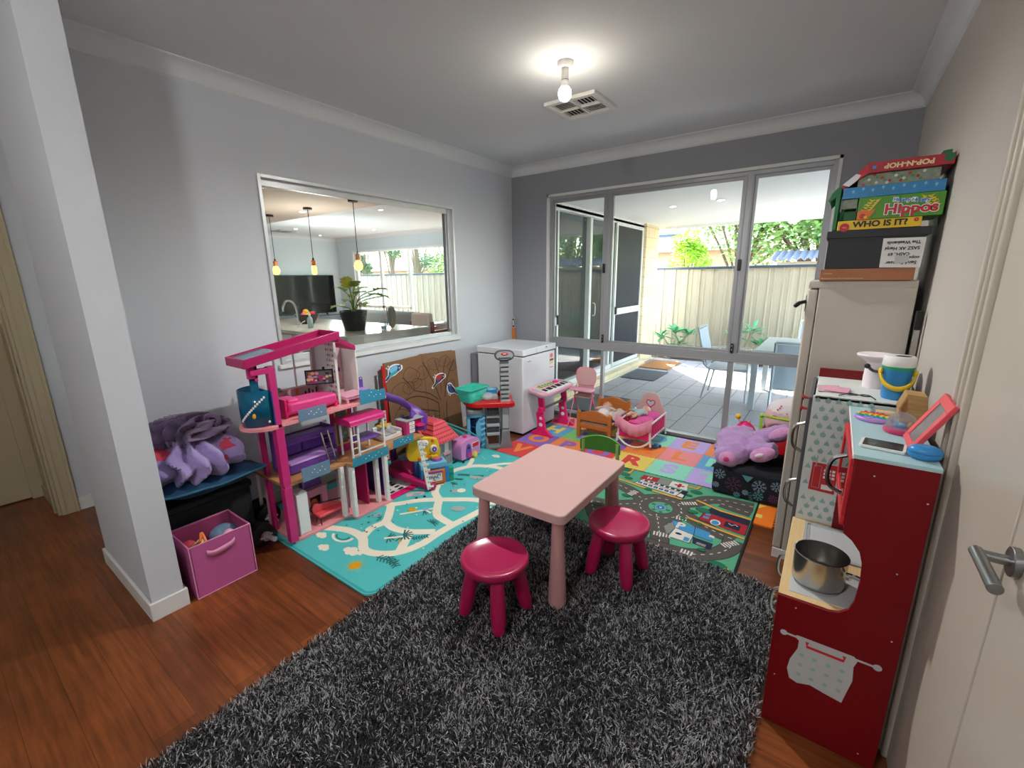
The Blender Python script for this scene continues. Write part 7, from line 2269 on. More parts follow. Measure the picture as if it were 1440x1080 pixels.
for x in (2.78, 3.0):
    for y in (-.48, -.22): b = MB('yellow_plastic'); b.cyl((x, y - .012, .055), (x, y + .012, .055), .045, n=20); b.build('wheel', t)
b = MB('red_plastic'); b.box(2.77, 3.01, -.46, -.24, .05, .065); b.box(2.85, 2.95, -.40, -.30, .065, .10); b.build('chassis', t)
b = MB('cushion_white'); n = 26; vs = []
for sgn in (1, -1):
    for j in range(n):
        for i in range(n):
            u, v = -1 + 2 * i / (n - 1), -1 + 2 * j / (n - 1)
            k_ = 1 - .22 * (u * u * v * v)
            h = .075 * (1 - u ** 4) * (1 - v ** 4) * sgn
            vs.append((2.89 + u * .17 * k_, -.345 + h * .9 - .0 * v, .46 + v * .155 * k_ + u * .02))
fs = [(j * n + i, j * n + i + 1, (j + 1) * n + i + 1, (j + 1) * n + i) for j in range(n - 1) for i in range(n - 1)]
b.add(vs, fs + [tuple(n * n + q for q in f[::-1]) for f in fs])
for idx, f in enumerate(fs):
    c_ = sum((V(vs[q]) for q in f), V((0, 0, 0))) / 4
    if c_.z < .50 - .2 * (c_.x - 2.80) ** 1: b.mat('cushion_pink'); b.mi[len(fs) + idx] = b.cur; b.mi[idx] = b.cur
b.mat('coral_plastic')
rr = random.Random(8)
for k in range(9): b.ell((2.78 + rr.random() * .2, -.345 - .066, .44 + rr.random() * .12), (.006, .004, .006), n=8, m=5)
recenter(tag(b.build('soft_pillow', smooth=80), 'puffy white and pale pink pillow sitting in the red toy cart', 'pillow'))
t = thing('pull_toy', 'round pink ladybird toy with a yellow bobble by the window behind the armchair', 'toy', (2.60, -.45, .01))
b = MB('hot_pink'); b.ell((2.60, -.42, .20), (.10, .08, .20), fn=lambda p: V((p.x, p.y, max(p.z, -.19)))); b.mat('cushion_pink').ell((2.60, -.42, .10), (.105, .085, .09)); b.build('body', t)
b = MB('plush_magenta')
for dx, dz in ((-.045, .365), (.02, .385), (.055, .36)): b.ell((2.60 + dx, -.485, dz - .02), (.020, .016, .018))
b.build('spots', t)
b = MB('yellow_plastic'); b.tube([(2.56, -.44, .38), (2.545, -.45, .425)], .004); b.ell((2.545, -.45, .435), (.022, .02, .022)); b.mat('orange_plastic').ell((2.552, -.468, .432), (.010, .010, .008)); b.mat('yellow_plastic').tube([(2.62, -.44, .39), (2.64, -.45, .42)], .003); b.build('antenna', t)

# ================================================================ UPRIGHT FREEZER with box stack
RX0, RX1, RY0, RY1, RZ1 = 2.945, 3.345, -1.64, -1.10, 1.508
t = thing('upright_fridge', 'white upright fridge with its side to the room against the right wall', 'fridge', ((RX0 + RX1) / 2, (RY0 + RY1) / 2, 0))
b = MB('fridge_white'); b.box(RX0 + .045, RX1, RY0, RY1, .0, RZ1 - .02); b.box(RX0 + .0, RX1, RY0 - .001, RY1 + .001, RZ1 - .035, RZ1); b.build('cabinet_body', t, bev=.004)
b = MB('fridge_white'); b.box(RX0, RX0 + .042, RY0, RY1, .06, RZ1 - .04); rdr = b.build('door', t, bev=.008, seg=3)
b = MB('offwhite_gloss'); b.box(RX0 + .002, RX1, RY0 - .003, RY0 + .01, .0, .055); b.build('kick_plate', t, bev=.002)
b = MB('black_plastic'); b.box(RX0 - .004, RX0, RY0 + .01, RY0 + .03, 1.36, 1.44); b.bar((RX0 - .001, RY0 + .01, 1.41), (RX0 - .035, RY0 + .005, 1.40), .02, .016); b.bar((RX0 - .025, RY0 + .006, 1.405), (RX0 - .045, RY0 - .01, 1.385), .016, .016); b.build('door_handle', rdr, bev=.002)

SY = -1.66


def gbox(name, label, m, x0, x1, z0, z1, y0=SY, y1=-1.30, rot=0, group='boxes stacked on the fridge', extra=None, tilt=0, cat='box'):
    t = thing(name, label, cat, ((x0 + x1) / 2, y0, z0), group)
    b = MB(m); b.box(x0, x1, y0, y1, z0, z1); b.build('box_body', t, bev=.0015)
    if extra:
        b = MB('ink_white', planeT(((x0 + x1) / 2, y0 - .0006, (z0 + z1) / 2), (1, 0, 0), (0, 0, 1)))
        extra(b, (x1 - x0) / 2, (z1 - z0) / 2); b.build('printed_front', t, smooth=0, fixn=False)
    return t


z = RZ1 + .001
gbox('cardboard_box', 'flat brown cardboard box lowest on the fridge', 'box_brown', 2.985, 3.322, z, z + .052, extra=lambda b, w, h: (b.mat('ink_cream').text('Connect', .010, -w + .03, .006, 0, align='CENTER'), b.text('Networked Doorbell Charging Accessories', .009, -w + .085, -h + .010, 0)), cat='box')
t = thing('shoe_box', 'charcoal lidded box with a white handwritten note upside down on its front', 'box', (3.17, SY, z + .053), 'boxes stacked on the fridge')
zz = z + .053
b = MB('box_charcoal'); b.box(2.998, 3.335, SY, -1.30, zz, zz + .14); b.build('box_body', t, bev=.002)
b = MB('box_charcoal'); b.box(2.99, 3.352, SY - .004, -1.29, zz + .105 + .03, zz + .168); b.build('lid', t, bev=.002)
b = MB('paper', planeT((3.257, SY - .0045, zz + .066), (-1, 0, 0), (0, 0, -1)))
b.T = planeT((3.265, SY - .002, zz + .064), (-1, 0, 0), (0, 0, -1)) @ Matrix.Rotation(PI * 0, 4, 'Z')
# local z points into the box for this flipped frame, so keep the sheet on the near side
b.prism([(-.073, -.06), (.068, -.062), (.066, .062), (-.07, .064)], 'z', -.0012, .0008)
b.T = planeT((3.265, SY - .0036, zz + .064), (-1, 0, 0), (0, 0, -1))
b.mat('ink_black')
b.text('Send Spenser', .019, -.004, .042, 0, 0, .0006); b.text('oops', .017, -.045, .022, 0, 0, .0006); b.text('CASH.. 69', .017, .008, .006, 0, 0, .0006); b.text('SASZ AK Herpl', .018, .0, -.018, 0, 0, .0006); b.text('The Weekends', .018, -.002, -.042, 0, 0, .0006)
b.mat('sticker_grey').poly([(-.03, .015), (.02, .012), (.016, .045), (-.028, .042)], 0)
b.build('paper_note', t, smooth=0, fixn=True)

zb_ = zz + .169
gbox('game_box', 'yellow board game box lettered WHO IS IT? lying on the charcoal box', 'box_yellow', 3.025, 3.312, zb_, zb_ + .040, y0=SY - .004, cat='board game',
     extra=lambda b, w, h: (b.mat('ink_black').text('WHO IS IT?', .033, .005, .001, 0, 0, .0014, sx=1.12), b.mat('ink_red').disc(-w + .026, -h + .012, .018, 0), b.mat('ink_white').text('4-6', .010, -w + .026, -h + .012, 0), b.mat('ink_red').disc(w - .018, .008, .008, 0), b.mat('ink_white').text('7', .008, w - .018, .008, 0)))
zg = zb_ + .041
gbox('game_box', 'green board game box lettered Hungry Hungry Hippos with yellow leaves', 'box_green', 3.090, 3.372, zg, zg + .092, y0=SY - .006, y1=-1.42, cat='board game',
     extra=lambda b, w, h: (
         [(b.mat('yellow_plastic').stroke([(sx * (w - .02) , .012), (sx * (w - .055), h - .012)], .003, 0), [b.poly([(sx * (w - .055) + a * sx, h - .016 - k * .009), (sx * (w - .055) + a * sx + .022 * (1 if q else -1), h - .008 - k * .010), (sx * (w - .055) + a * sx + .010 * (1 if q else -1), h - .022 - k * .009)], 0) for k in range(5) for q in (0, 1) for a in (k * .006,)]) for sx in (-1, 1)],
         b.mat('orange_plastic').poly([(-w, -h), (-w, -.012), (-w + .02, -.004), (-w + .045, -.012), (-w + .062, .0), (-w + .055, -.02), (-w + .038, -h)], 0), b.mat('red_plastic').disc(-w + .02, -h + .014, .011, 0), b.mat('yellow_plastic').disc(-w + .03, -h + .01, .006, 0),
         b.mat('ink_white').text('Hippos', .056, .038, -.012, 0, 0, .0045, sx=1.08), b.mat('ink_red').text('Hippos', .056, .038, -.012, 0, 0, .0018, sx=1.08),
         b.mat('ink_white').text('Hungry Hungry', .019, .035, .022, 0, 0, .003, rot=-.10), b.mat('blue_plastic').text('Hungry Hungry', .019, .035, .022, 0, 0, .0006, rot=-.10)))
zc = zg + .093
gbox('game_box', 'long mottled blue game box lid lying on the green box', 'box_blue', 3.028, 3.366, zc, zc + .046, y0=SY - .004, cat='board game',
     extra=lambda b, w, h: [b.mat('blue_light').poly([(-w + .03 + k * .034, .006 + (k % 2) * .008), (-w + .036 + k * .034, .012 + (k % 2) * .008), (-w + .042 + k * .034, .006 + (k % 2) * .008), (-w + .036 + k * .034, -.004 + (k % 2) * .008)], 0) for k in range(9)])
gbox('puzzle_box', 'flat grey photo printed puzzle box under the blue lid', 'box_photo', 3.030, 3.085, zg + .052, zg + .092, y0=SY + .01, y1=-1.3)
t = thing('green_tray', 'upright dark green plastic tray leaning on the left end of the game boxes', 'tray', (3.015, SY, zb_))
b = MB('dark_green_card'); b.prism([(3.005, zb_ + .004), (3.020, zb_ + .0), (3.022, zc + .05), (3.008, zc + .055), (2.985, zc + .03), (2.975, zc + .0), (2.985, zc - .01), (3.004, zc + .01)], 'y', SY + .0, -1.40); b.build('tray_side', t, bev=.003)
b = MB('dark_green_card'); b.box(3.022, 3.088, SY + .04, -1.42, zb_ + .045, zb_ + .085); b.tube(spl([(3.03, SY + .02, zb_ + .045), (3.04, SY + .015, zb_ + .09), (3.065, SY + .015, zb_ + .10), (3.085, SY + .02, zb_ + .12)], 4), .003); b.build('tray_base', t, bev=.003)
gbox('card_game', 'dark photo printed box with red berries between the blue lid and the red box', 'box_photo', 3.075, 3.345, zc + .047, zc + .098, y0=SY + .02, y1=-1.34,
     extra=lambda b, w, h: [b.mat(['ink_red', 'leaf_frangipani', 'cushion_white', 'leaf_bright'][k % 4]).disc(-w + .02 + (k * 37 % 23) * .009, -h + .01 + (k * 17 % 11) * .0035, .006, 0, 8) for k in range(26)])
zr = zc + .0985
t = thing('game_box', 'red board game box lettered POP-N-HOP upside down, topmost of the stack', 'board game', (3.22, SY, zr), 'boxes stacked on the fridge')
b = MB('box_red'); b.box(3.105, 3.378, SY - .006, -1.36, zr, zr + .042); b.build('box_body', t, bev=.0015)
b = MB('box_red'); b.hexa([(3.0, SY + .03, zr - .062), (3.004, SY + .03, zr - .066), (3.004, -1.4, zr - .066), (3.0, -1.4, zr - .062), (3.105, SY - .006, zr + .042), (3.107, SY - .006, zr + .0), (3.107, -1.36, zr + .0), (3.105, -1.36, zr + .042)])
b.mat('ink_white').hexa([(3.02, SY + .012, zr - .035), (3.045, SY + .012, zr - .045), (3.045, SY + .02, zr - .045), (3.02, SY + .02, zr - .035), (3.065, SY + .002, zr + .004), (3.09, SY + .002, zr - .006), (3.09, SY + .01, zr - .006), (3.065, SY + .01, zr + .004)]); b.build('open_flap', t)
b = MB('ink_cream', planeT((3.245, SY - .0068, zr + .021), (-1, 0, 0), (0, 0, -1)))
b.T = planeT((3.245, SY - .0080, zr + .021), (-1, 0, 0), (0, 0, -1))
b.mat('ink_cream').text('POP-N-HOP', .027, .008, 0, 0, 0, .0012, sx=1.1); b.mat('dark_green_card').disc(-.115, -.006, .016, 0); b.mat('blue_plastic').prism([(.115, -.006), (.127, -.006), (.127, .006), (.115, .006)], 'z', 0, .0005); b.build('printed_front', t, smooth=0)
b = MB('dark_green_card'); b.prism([(3.33, zr + .043), (3.372, zr + .043), (3.372, zr + .068), (3.345, zr + .066)], 'y', -1.6, -1.5); recenter(tag(b.build('green_card', smooth=0), 'dark green card sticking up behind the red box on top of the stack', 'card'))

b = MB('steel_brushed'); b.box(3.352, 3.372, -1.70, -1.675, .98, 1.30); b.mat('brown_pole').box(3.350, 3.374, -1.702, -1.673, .0, .98); b.mat('dark_gap').box(3.35, 3.374, -1.70, -1.675, 1.30, 1.38)
recenter(tag(b.build('leaning_pole', bev=.002), 'thin silver and brown pole standing between the fridge and the right wall', 'pole'))

# ================================================================ PLAY KITCHEN
KX0, KX1 = 3.032, 3.345
t = thing('play_kitchen', 'red and pale blue wooden play kitchen along the right wall', 'play kitchen', (3.2, -2.2, 0))
NY = -2.73
side = [(KX0, 0), (KX1, 0), (KX1, 1.022), (3.166, 1.022), (3.166, .80), (3.168, .782), (3.19, .765), (3.212, .735), (3.222, .70), (3.226, .64), (3.222, .57), (3.212, .535), (3.190, .515), (3.165, .508), (KX0 - .004, .508)]
b = MB('deep_red'); b.prism(side, 'y', NY, NY + .012); spn = b.build('side_panel', t, bev=.0015)
# near side: towel rail print and screws
ST = planeT((KX0, NY - .0008, 0), (1, 0, 0), (0, 0, 1)); b = MB('sticker_grey', ST)
Zt = .375
b.stroke([(.028, Zt), (.272, Zt)], .007, 0); b.disc(.028, Zt, .010, 0); b.disc(.272, Zt, .011, 0)
b.mat('sticker_grey').poly([(.065, Zt + .008), (.215, Zt + .008), (.225, Zt - .004), (.218, Zt - .03), (.222, Zt - .08), (.215, Zt - .12), (.206, Zt - .175), (.16, Zt - .168), (.12, Zt - .160), (.085, Zt - .172), (.062, Zt - .165), (.052, Zt - .13), (.056, Zt - .09), (.072, Zt - .04), (.072, Zt - .01), (.058, Zt)], 0)
b.mat('ink_red').stroke([(.095, Zt - .004), (.095, Zt - .022), (.192, Zt - .022), (.192, Zt - .004)], .010, 0)
b.mat('apple_print')
for k in range(12): b.disc(.085 + (k % 4) * .036, Zt - .06 - (k // 4) * .038, .007, 0, 10)
for k, (x, z_) in enumerate(((.05, .48), (.02, .20), (.29, .48), (.27, .04), (.27, .70), (.30, .93), (.18, .98))): b.mat('ink_white').disc(x, z_, .0025, 0, 8)
b.build('towel_print', spn, smooth=0, fixn=False)
b = MB('play_maple'); b.box(KX0 - .004, KX1, -2.716, -2.13, .490, .508); wtp = b.build('worktop', t, bev=.002)
b = MB('sticker_grey'); b.box(3.055, 3.245, -2.69, -2.49, .508, .510)
b.T = Matrix.Translation((3.13, -2.60, .5102)); b.mat('grey_plastic')
for r_ in (.025, .045, .065): b.ring(0, 0, r_, .002, 0, 32)
b.build('hob_sticker', wtp, smooth=0)
b = MB('grey_plastic_light')
b.box(3.085, 3.30, -2.40, -2.17, .44, .445); b.box(3.085, 3.095, -2.40, -2.17, .44, .512); b.box(3.29, 3.30, -2.40, -2.17, .44, .512); b.box(3.085, 3.30, -2.40, -2.39, .44, .512); b.box(3.085, 3.30, -2.18, -2.17, .44, .512)
rect = lambda a: None
b.box(3.075, 3.31, -2.41, -2.40, .508, .514); b.box(3.075, 3.31, -2.17, -2.16, .508, .514); b.box(3.075, 3.085, -2.40, -2.17, .508, .514); b.box(3.30, 3.31, -2.40, -2.17, .508, .514); b.mat('sticker_grey').box(3.095, 3.29, -2.39, -2.18, .509, .5105); b.build('sink', t, bev=.001)
b = MB('apple_panel'); b.box(KX0 + .003, KX0 + .016, -2.716, -2.135, .02, .488); b.build('base_door', t, bev=.002)
b = MB('deep_red'); b.box(KX0 + .016, KX1, -2.716, -2.135, .0, .02); b.box(KX1 - .012, KX1, -2.716, -1.69, .02, 1.02); b.build('back_panel', t)
for y in (-2.55, -2.30):
    b = MB('steel_brushed'); b.tube(spl([(KX0 + .003, y, .42), (KX0 - .022, y, .40), (KX0 - .028, y, .36), (KX0 - .022, y, .32), (KX0 + .003, y, .30)], 5), .006); b.build('base_handle', t)
# upper oven unit
b = MB('sky_blue_panel'); b.box(3.160, 3.347, NY - .002, -2.135, 1.022, 1.034); b.mat('ink_white').box(3.157, 3.160, NY - .002, -2.135, 1.020, 1.035); b.build('top_board', t, bev=.001)
b = MB('deep_red'); b.box(3.166, KX1, -2.716, -2.135, .79, .80); b.box(3.166, KX1, -2.147, -2.135, .508, 1.02); b.build('oven_shell', t)
b = MB('coral_plastic'); b.mat('deep_red')
OD = Matrix.Translation((3.164, -2.62, 0)) @ Matrix.Rotation(R(1.2), 4, 'Z')
b = MB('ink_red', OD); b.box(-.012, 0, -.095, .30, .80, .83); b.box(-.012, 0, -.095, .30, .99, 1.015); b.box(-.012, 0, -.095, -.06, .83, .99); b.box(-.012, 0, .265, .30, .83, .99); odr = b.build('oven_door', t, bev=.002)
b = MB('door_glass', OD); b.box(-.008, -.006, -.06, .265, .83, .99); b.build('oven_glass', odr, smooth=0)
b = MB('steel_brushed', OD); b.tube(spl([(-.012, .02, .985), (-.045, .02, .965), (-.055, .02, .92), (-.045, .02, .875), (-.012, .02, .855)], 6), .0065, n=10); b.build('oven_handle', odr)
# tall fridge unit with printed side
FY0_, FY1_ = -2.135, -1.69
b = MB('apple_panel'); b.box(KX0 + .004, KX1, FY0_, FY0_ + .012, .508, 1.058); b.box(KX0 + .004, KX1, FY1_ - .012, FY1_, 0, 1.058); b.box(KX0 + .01, KX1, FY0_, FY1_, 1.046, 1.058); b.box(KX0 + .006, KX1, FY0_, FY0_ + .012, 0, .488); fsl = b.build('fridge_shell', t, bev=.0015)
AT = planeT((KX0 + .004, FY0_ - .0006, .508), (1, 0, 0), (0, 0, 1)); b = MB('apple_print', AT)
for j in range(15):
    for i in range(6):
        u = .018 + i * .034 + (j % 2) * .017; v = .03 + j * .036
        if u > .29: continue
        if .030 < u < .128 and .135 < v < .275: continue
        s_ = .0105
        if (i + j) % 2: b.poly([(u - s_, v + s_ * .3), (u - s_ * .3, v + s_), (u + s_ * .3, v + s_), (u + s_, v + s_ * .3), (u + s_ * .7, v - s_ * .8), (u, v - s_), (u - s_ * .7, v - s_ * .8)], 0)
        else: b.poly([(u - s_, v - s_ * .7), (u - s_ * .7, v + s_ * .2), (u, v + s_ * 1.2), (u + s_ * .7, v + s_ * .2), (u + s_, v - s_ * .7)], 0)
        b.stroke([(u, v + s_), (u + .002, v + s_ * 1.7)], .002, 0)
b.mat('ink_red').poly([(.030, .145), (.120, .142), (.122, .268), (.033, .268)], 0)
b.mat('grey_plastic_light').stroke([(.040, .158), (.040, .255)], .0015, 0); b.stroke([(.040, .255), (.066, .255)], .0015, 0); b.stroke([(.066, .255), (.066, .158)], .0015, 0); b.stroke([(.04, .158), (.066, .158)], .0015, 0); b.stroke([(.045, .25), (.047, .30)], .004, 0)
for r_ in range(3):
    for c_ in range(3): b.mat('ink_white').poly([(.075 + c_ * .014, .205 + r_ * .015), (.085 + c_ * .014, .205 + r_ * .015), (.085 + c_ * .014, .215 + r_ * .015), (.075 + c_ * .014, .215 + r_ * .015)], 0)
b.poly([(.073, .155), (.112, .155), (.112, .177), (.073, .177)], 0)
b.build('apple_print', fsl, smooth=0, fixn=False)
b = MB('deep_red'); b.box(KX0 + .01, KX1 - .0, FY1_ - .014, FY1_ - .002, 1.058, 1.10); b.box(KX1 - .012, KX1, FY0_, FY1_ - .014, 1.058, 1.085); b.build('top_rail', t, bev=.002)
b = MB('dark_grey_plastic'); b.box(KX0 - .010, KX0 + .004, FY0_ + .002, FY1_ - .002, .03, 1.05); fdr = b.build('fridge_door', t, bev=.003)
for z_ in (.86, .60):
    b = MB('steel_brushed'); b.tube(spl([(KX0 - .010, FY0_ + .05, z_ - .065), (KX0 - .042, FY0_ + .05, z_ - .045), (KX0 - .050, FY0_ + .05, z_), (KX0 - .042, FY0_ + .05, z_ + .045), (KX0 - .010, FY0_ + .05, z_ + .065)], 6), .006, n=10); b.build('fridge_handle', fdr)
for z_, y in ((1.025, FY0_ + .09), (.99, FY0_ + .04)):
    b = MB('knob_red'); b.cyl((KX0 - .010, y, z_), (KX0 - .028, y, z_), .0055); b.cyl((KX0 - .028, y, z_), (KX0 - .036, y, z_), .012, n=20); b.build('knob', fdr, bev=.001)

# ---- things on the play kitchen
t = thing('saucepan', 'stainless steel saucepan without a lid on the play kitchen hob', 'saucepan', (3.130, -2.585, .5115))
b = MB('steel_brushed'); b.lathe([(0, 0), (.066, 0), (.073, .004), (.0755, .015), (.0765, .105), (.079, .109), (.0755, .110), (.0745, .104), (.0735, .02), (.068, .006), (0, .005)], (3.130, -2.585, .5115), n=48); b.build('pan_body', t, smooth=50)
b = MB('chrome'); b.tube(spl([(3.203, -2.615, .585), (3.225, -2.625, .590), (3.24, -2.632, .590)], 4), .008); b.cyl((3.205, -2.616, .58), (3.214, -2.62, .58), .012); b.build('handle_stub', t)
b = MB('deep_red'); b.ell((3.13, -2.57, .525), (.03, .025, .010)); b.mat('grey_plastic_light').tube(spl([(3.10, -2.60, .523), (3.13, -2.55, .535), (3.16, -2.60, .525)], 4), .005); b.mat('black_plastic').ell((3.16, -2.57, .522), (.016, .012, .006))
recenter(tag(b.build('toy_food', smooth=60), 'small dark red and silver bits lying in the bottom of the saucepan', 'toy food'))
TP = 1.0345
t = thing('smartphone', 'white edged mobile phone lying face up on the pale blue play kitchen top', 'phone', (3.245, -2.59, TP))
MT = Matrix.Translation((3.229, -2.618, TP)) @ Matrix.Rotation(R(-98), 4, 'Z') @ Matrix.Scale(1.12, 4)
b = MB('white_plastic', MT); b.prism(rrect(-.036, .036, -.068 + .02, .068 - .02 + .0, .008), 'z', 0, .008); b.build('phone_case', t, bev=.0015)
b = MB('screen_black', MT); b.prism(rrect(-.0325, .0325, -.041, .041, .003), 'z', .008, .0086); b.build('screen', t, smooth=0)
t = thing('blue_case', 'bright blue oval zip case at the near right corner of the play kitchen top', 'case', (3.335, -2.66, TP))
b = MB('blue_plastic')
b.lathe([(0, 0), (.026, 0), (.036, .007), (.038, .016), (.037, .0185), (0, .0185)], (3.315, -2.665, TP), n=36, sy=.75); b.build('case_bottom', t, smooth=60)
b = MB('blue_plastic'); b.lathe([(0, .020), (.037, .020), (.038, .023), (.034, .032), (.022, .037), (0, .038)], (3.315, -2.665, TP), n=36, sy=.75); b.build('case_top', t, smooth=60)
b = MB('blue_dark'); b.lathe([(.0, .0183), (.036, .0183), (.036, .0202), (0, .0202)], (3.315, -2.665, TP), n=36, sy=.75); b.build('zip', t)
t = thing('popit_toy', 'round rainbow striped silicone toy on the far end of the play kitchen top', 'toy', (3.215, -2.30, TP))
b = MB('ink_white', Matrix.Translation((3.222, -2.305, TP)) @ Matrix.Rotation(R(-12), 4, 'Z'))
b.mat('lilac').lathe([(0, 0), (.052, 0), (.055, .004), (.055, .010), (.052, .013), (0, .013)], n=40)
cols = ['box_blue', 'teal_plastic', 'green_plastic', 'yellow_plastic', 'orange_plastic', 'red_plastic']
for k, m in enumerate(['lilac', 'blue_plastic', 'green_plastic', 'yellow_plastic', 'orange_plastic', 'red_plastic']):
    y0_ = -.048 + k * .016; y1_ = y0_ + .016; P = []
    for y in (y0_, y1_): P.append(math.sqrt(max(0, .0495 ** 2 - y * y)))
    b.mat(m).prism([(-P[0], y0_), (P[0], y0_), (P[1], y1_), (-P[1], y1_)], 'z', .013, .0145)
    nb = int(P[0] * 2 / .016)
    for q in range(nb): b.ell((-P[0] + .008 + q * .016, y0_ + .008, .0145), (.006, .006, .004), n=10, m=6)
b.build('bubble_disc', t)
t = thing('dome_toy', 'clear plastic dome with a magenta base on the play kitchen top', 'toy', (3.295, -2.43, TP))
b = MB('plush_magenta'); b.lathe([(0, 0), (.042, 0), (.046, .004), (.046, .012), (.042, .016), (0, .016)], (3.285, -2.425, TP), n=36); b.build('dome_base', t, smooth=50)
b = MB('dome_clear'); b.lathe([(.043, .016)] + [(.043 * math.cos(R(a)), .016 + .052 * math.sin(R(a))) for a in range(10, 91, 10)], (3.285, -2.425, TP), n=36); b.build('clear_dome', t, smooth=80, solid=.001, fixn=False)
b = MB('blue_plastic'); b.ell((3.285, -2.42, TP + .022), (.02, .016, .008)); b.mat('yellow_deep').ell((3.305, -2.43, TP + .026), (.008, .006, .012)); b.build('trinkets', t)
t = thing('framed_picture', 'pink framed magnetic picture board leaning on the right wall', 'picture frame', (3.34, -2.55, TP))
FT = planeT((3.346, -2.575, TP + .0015), (.10, 1, 0), V((.30, .15, 1))) ; FT = planeT((3.318, -2.620, TP + .002), V((.25, .97, 0)), V((.42, -.11, .90)) )
FT = Matrix.Translation((3.312, -2.555, TP + .004)) @ Matrix.Rotation(R(-8), 4, 'Z') @ Matrix.Rotation(R(90), 4, 'Z') @ Matrix.Rotation(R(90), 4, 'X')
FT = planeT((3.308, -2.612, TP + .003), V((.10, .82, .33)), V((.38, -.30, .62)).normalized())
xd = V((-.05, .95, .12)).normalized(); yd = V((.42, -.08, .88)); yd = (yd - xd * yd.dot(xd)).normalized(); FT = planeT((3.286, -2.628, TP + .004), xd, yd) @ Matrix.Scale(1.32, 4)
b = MB('coral_plastic', FT)
b.prism([(-.0, 0), (.085, 0), (.085, .015), (0, .015)], 'z', 0, .010); b.prism([(0, .105), (.085, .105), (.085, .125), (0, .125)], 'z', 0, .010); b.prism([(0, .015), (.018, .015), (.018, .105), (0, .105)], 'z', 0, .010); b.prism([(.067, .015), (.085, .015), (.085, .105), (.067, .105)], 'z', 0, .010); b.build('frame', t, bev=.002)
b = MB('screen_grey', FT); b.prism([(.018, .015), (.067, .015), (.067, .105), (.018, .105)], 'z', .002, .005); b.build('picture', t, smooth=0)
t = thing('wooden_block_stand', 'hexagonal oak block standing against the right wall on the play kitchen', 'wooden block', (3.33, -2.27, TP))
b = MB('crate_oak'); b.prism([(3.292, TP + .0), (3.350, TP + .0), (3.360, TP + .05), (3.352, TP + .10), (3.300, TP + .103), (3.284, TP + .05)], 'y', -2.30, -2.22); b.build('block', t, bev=.002)
b = MB('brown_pole'); b.prism([(3.296, TP + .015), (3.290, TP + .05), (3.302, TP + .09), (3.308, TP + .05)], 'y', -2.3015, -2.30); b.build('block_face', t, smooth=0)
t = thing('clear_tray', 'small clear plastic tray lying behind the rainbow toy', 'tray', (3.27, -2.20, TP))
b = MB('dome_clear'); b.box(3.22, 3.30, -2.25, -2.16, TP, TP + .002)
for q in ((3.22, 3.222, -2.25, -2.16), (3.298, 3.30, -2.25, -2.16), (3.22, 3.30, -2.25, -2.248), (3.22, 3.30, -2.162, -2.16)): b.box(*q, TP, TP + .016)
b.build('tray_body', t); b = MB('play_maple'); b.box(3.235, 3.29, -2.235, -2.175, TP + .002, TP + .008); b.build('tray_contents', t)
T2 = 1.0585
t = thing('sand_bucket', 'blue toy bucket with a white lid and yellow handle on the play fridge', 'bucket', (3.292, -2.0, T2))
b = MB('teal_deep_clear'); b.mat('blue_plastic').lathe([(0, 0), (.036, 0), (.040, .01), (.047, .125), (.048, .128), (0, .128)], (3.292, -2.02, T2), n=36); b.mat('green_plastic').lathe([(.0475, .118), (.0495, .122), (.0495, .13), (.0, .13)], (3.292, -2.02, T2), n=36)
b.build('bucket_body', t)
b = MB('white_plastic'); b.lathe([(.050, .13), (.052, .134), (.050, .162), (.046, .169), (0, .17)], (3.292, -2.02, T2), n=36); b.mat('ink_black').ell((3.30, -2.03, T2 + .170), (.025, .018, .002)); b.build('bucket_lid', t, smooth=50)
b = MB('yellow_plastic'); pts = []
for i in range(17):
    a = PI * i / 16; pts.append((3.292 + .054 * math.cos(a), -2.02 - .052 * math.sin(a) - .012, T2 + .105 - .055 * math.sin(a)))
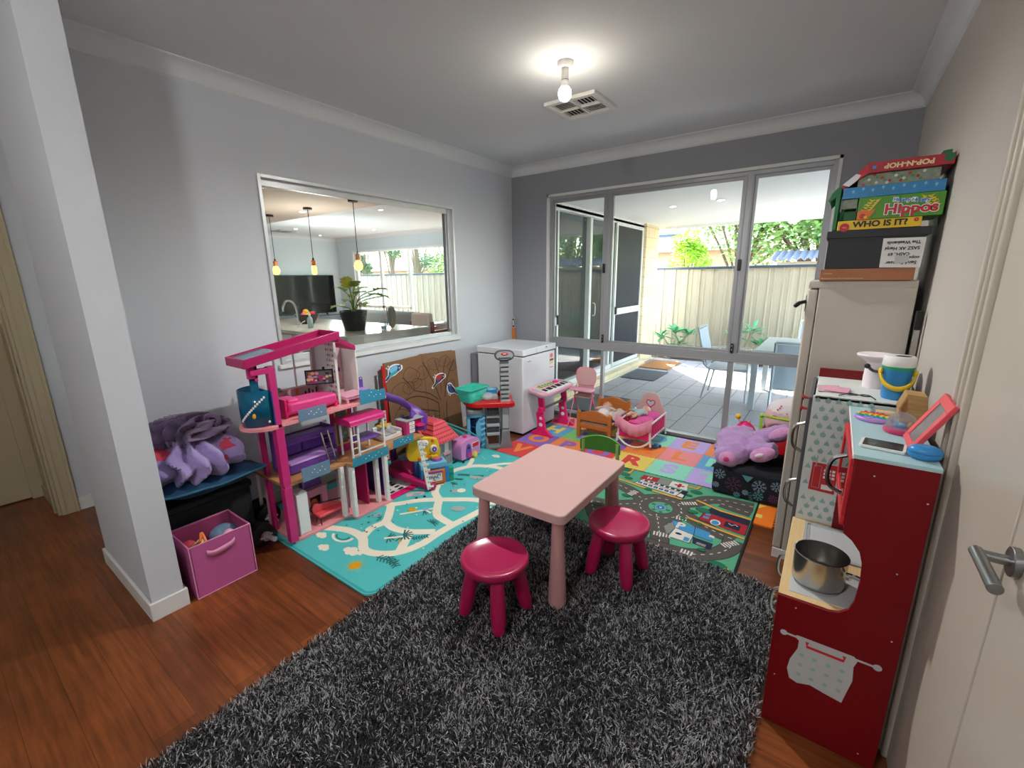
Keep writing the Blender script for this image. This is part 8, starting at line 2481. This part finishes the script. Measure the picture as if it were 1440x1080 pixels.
b.add([V(p) + V((0, 0, q)) for p in pts for q in (-.009, .009)], [(2 * k, 2 * k + 1, 2 * k + 3, 2 * k + 2) for k in range(16)]); b.ell((3.344, -2.03, T2 + .105), (.005, .013, .013)); b.ell((3.240, -2.03, T2 + .105), (.005, .013, .013)); b.build('bucket_handle', t, solid=.005, fixn=False)
t = thing('sifter_funnel', 'pale pink wide rimmed bowl on a stand behind the blue bucket', 'bowl', (3.255, -1.83, T2))
b = MB('cushion_white'); b.lathe([(.0, 0), (.035, 0), (.036, .05), (.032, .11), (.05, .125), (.068, .135), (.07, .142), (.066, .146), (.0, .138)], (3.235, -1.84, T2), n=36); b.build('bowl_body', t, smooth=50)
b = MB('black_plastic'); b.tube(spl([(3.205, -1.90, T2 + .10), (3.225, -1.915, T2 + .085), (3.25, -1.92, T2 + .082)], 4), .006); b.ell((3.205, -1.90, T2 + .10), (.011, .011, .011)); b.build('clip', t)
b = MB('print_pink'); b.box(3.06, 3.16, -2.05, -1.92, T2, T2 + .002); b.prism([(3.05, -2.06), (3.13, -2.02), (3.12, -1.90), (3.04, -1.94)], 'z', T2 + .002, T2 + .005); b.mat('doll_light_pink').prism([(3.07, -2.04), (3.15, -2.05), (3.16, -1.96), (3.08, -1.95)], 'z', T2 + .005, T2 + .008)
recenter(tag(b.build('craft_packets', smooth=0), 'flat pink printed packets lying in the top of the play fridge', 'packets'))
t = thing('sunglasses', 'black framed toy glasses lying on top of the play fridge', 'glasses', (3.19, -2.08, T2))
b = MB('black_plastic')
for x in (3.165, 3.205): b.tube([(x + .017 * math.cos(a), -2.06 + .013 * math.sin(a), T2 + .006) for a in [2 * PI * i / 14 for i in range(14)]], .0022, n=6, closed=True)
b.tube([(3.182, -2.06, T2 + .006), (3.188, -2.06, T2 + .006)], .002); b.build('rims', t)
for x, x2 in ((3.148, 3.12), (3.222, 3.235)):
    b = MB('black_plastic'); b.tube([(x, -2.06, T2 + .006), (x2, -2.10, T2 + .004)], .002); b.build('temple', t)
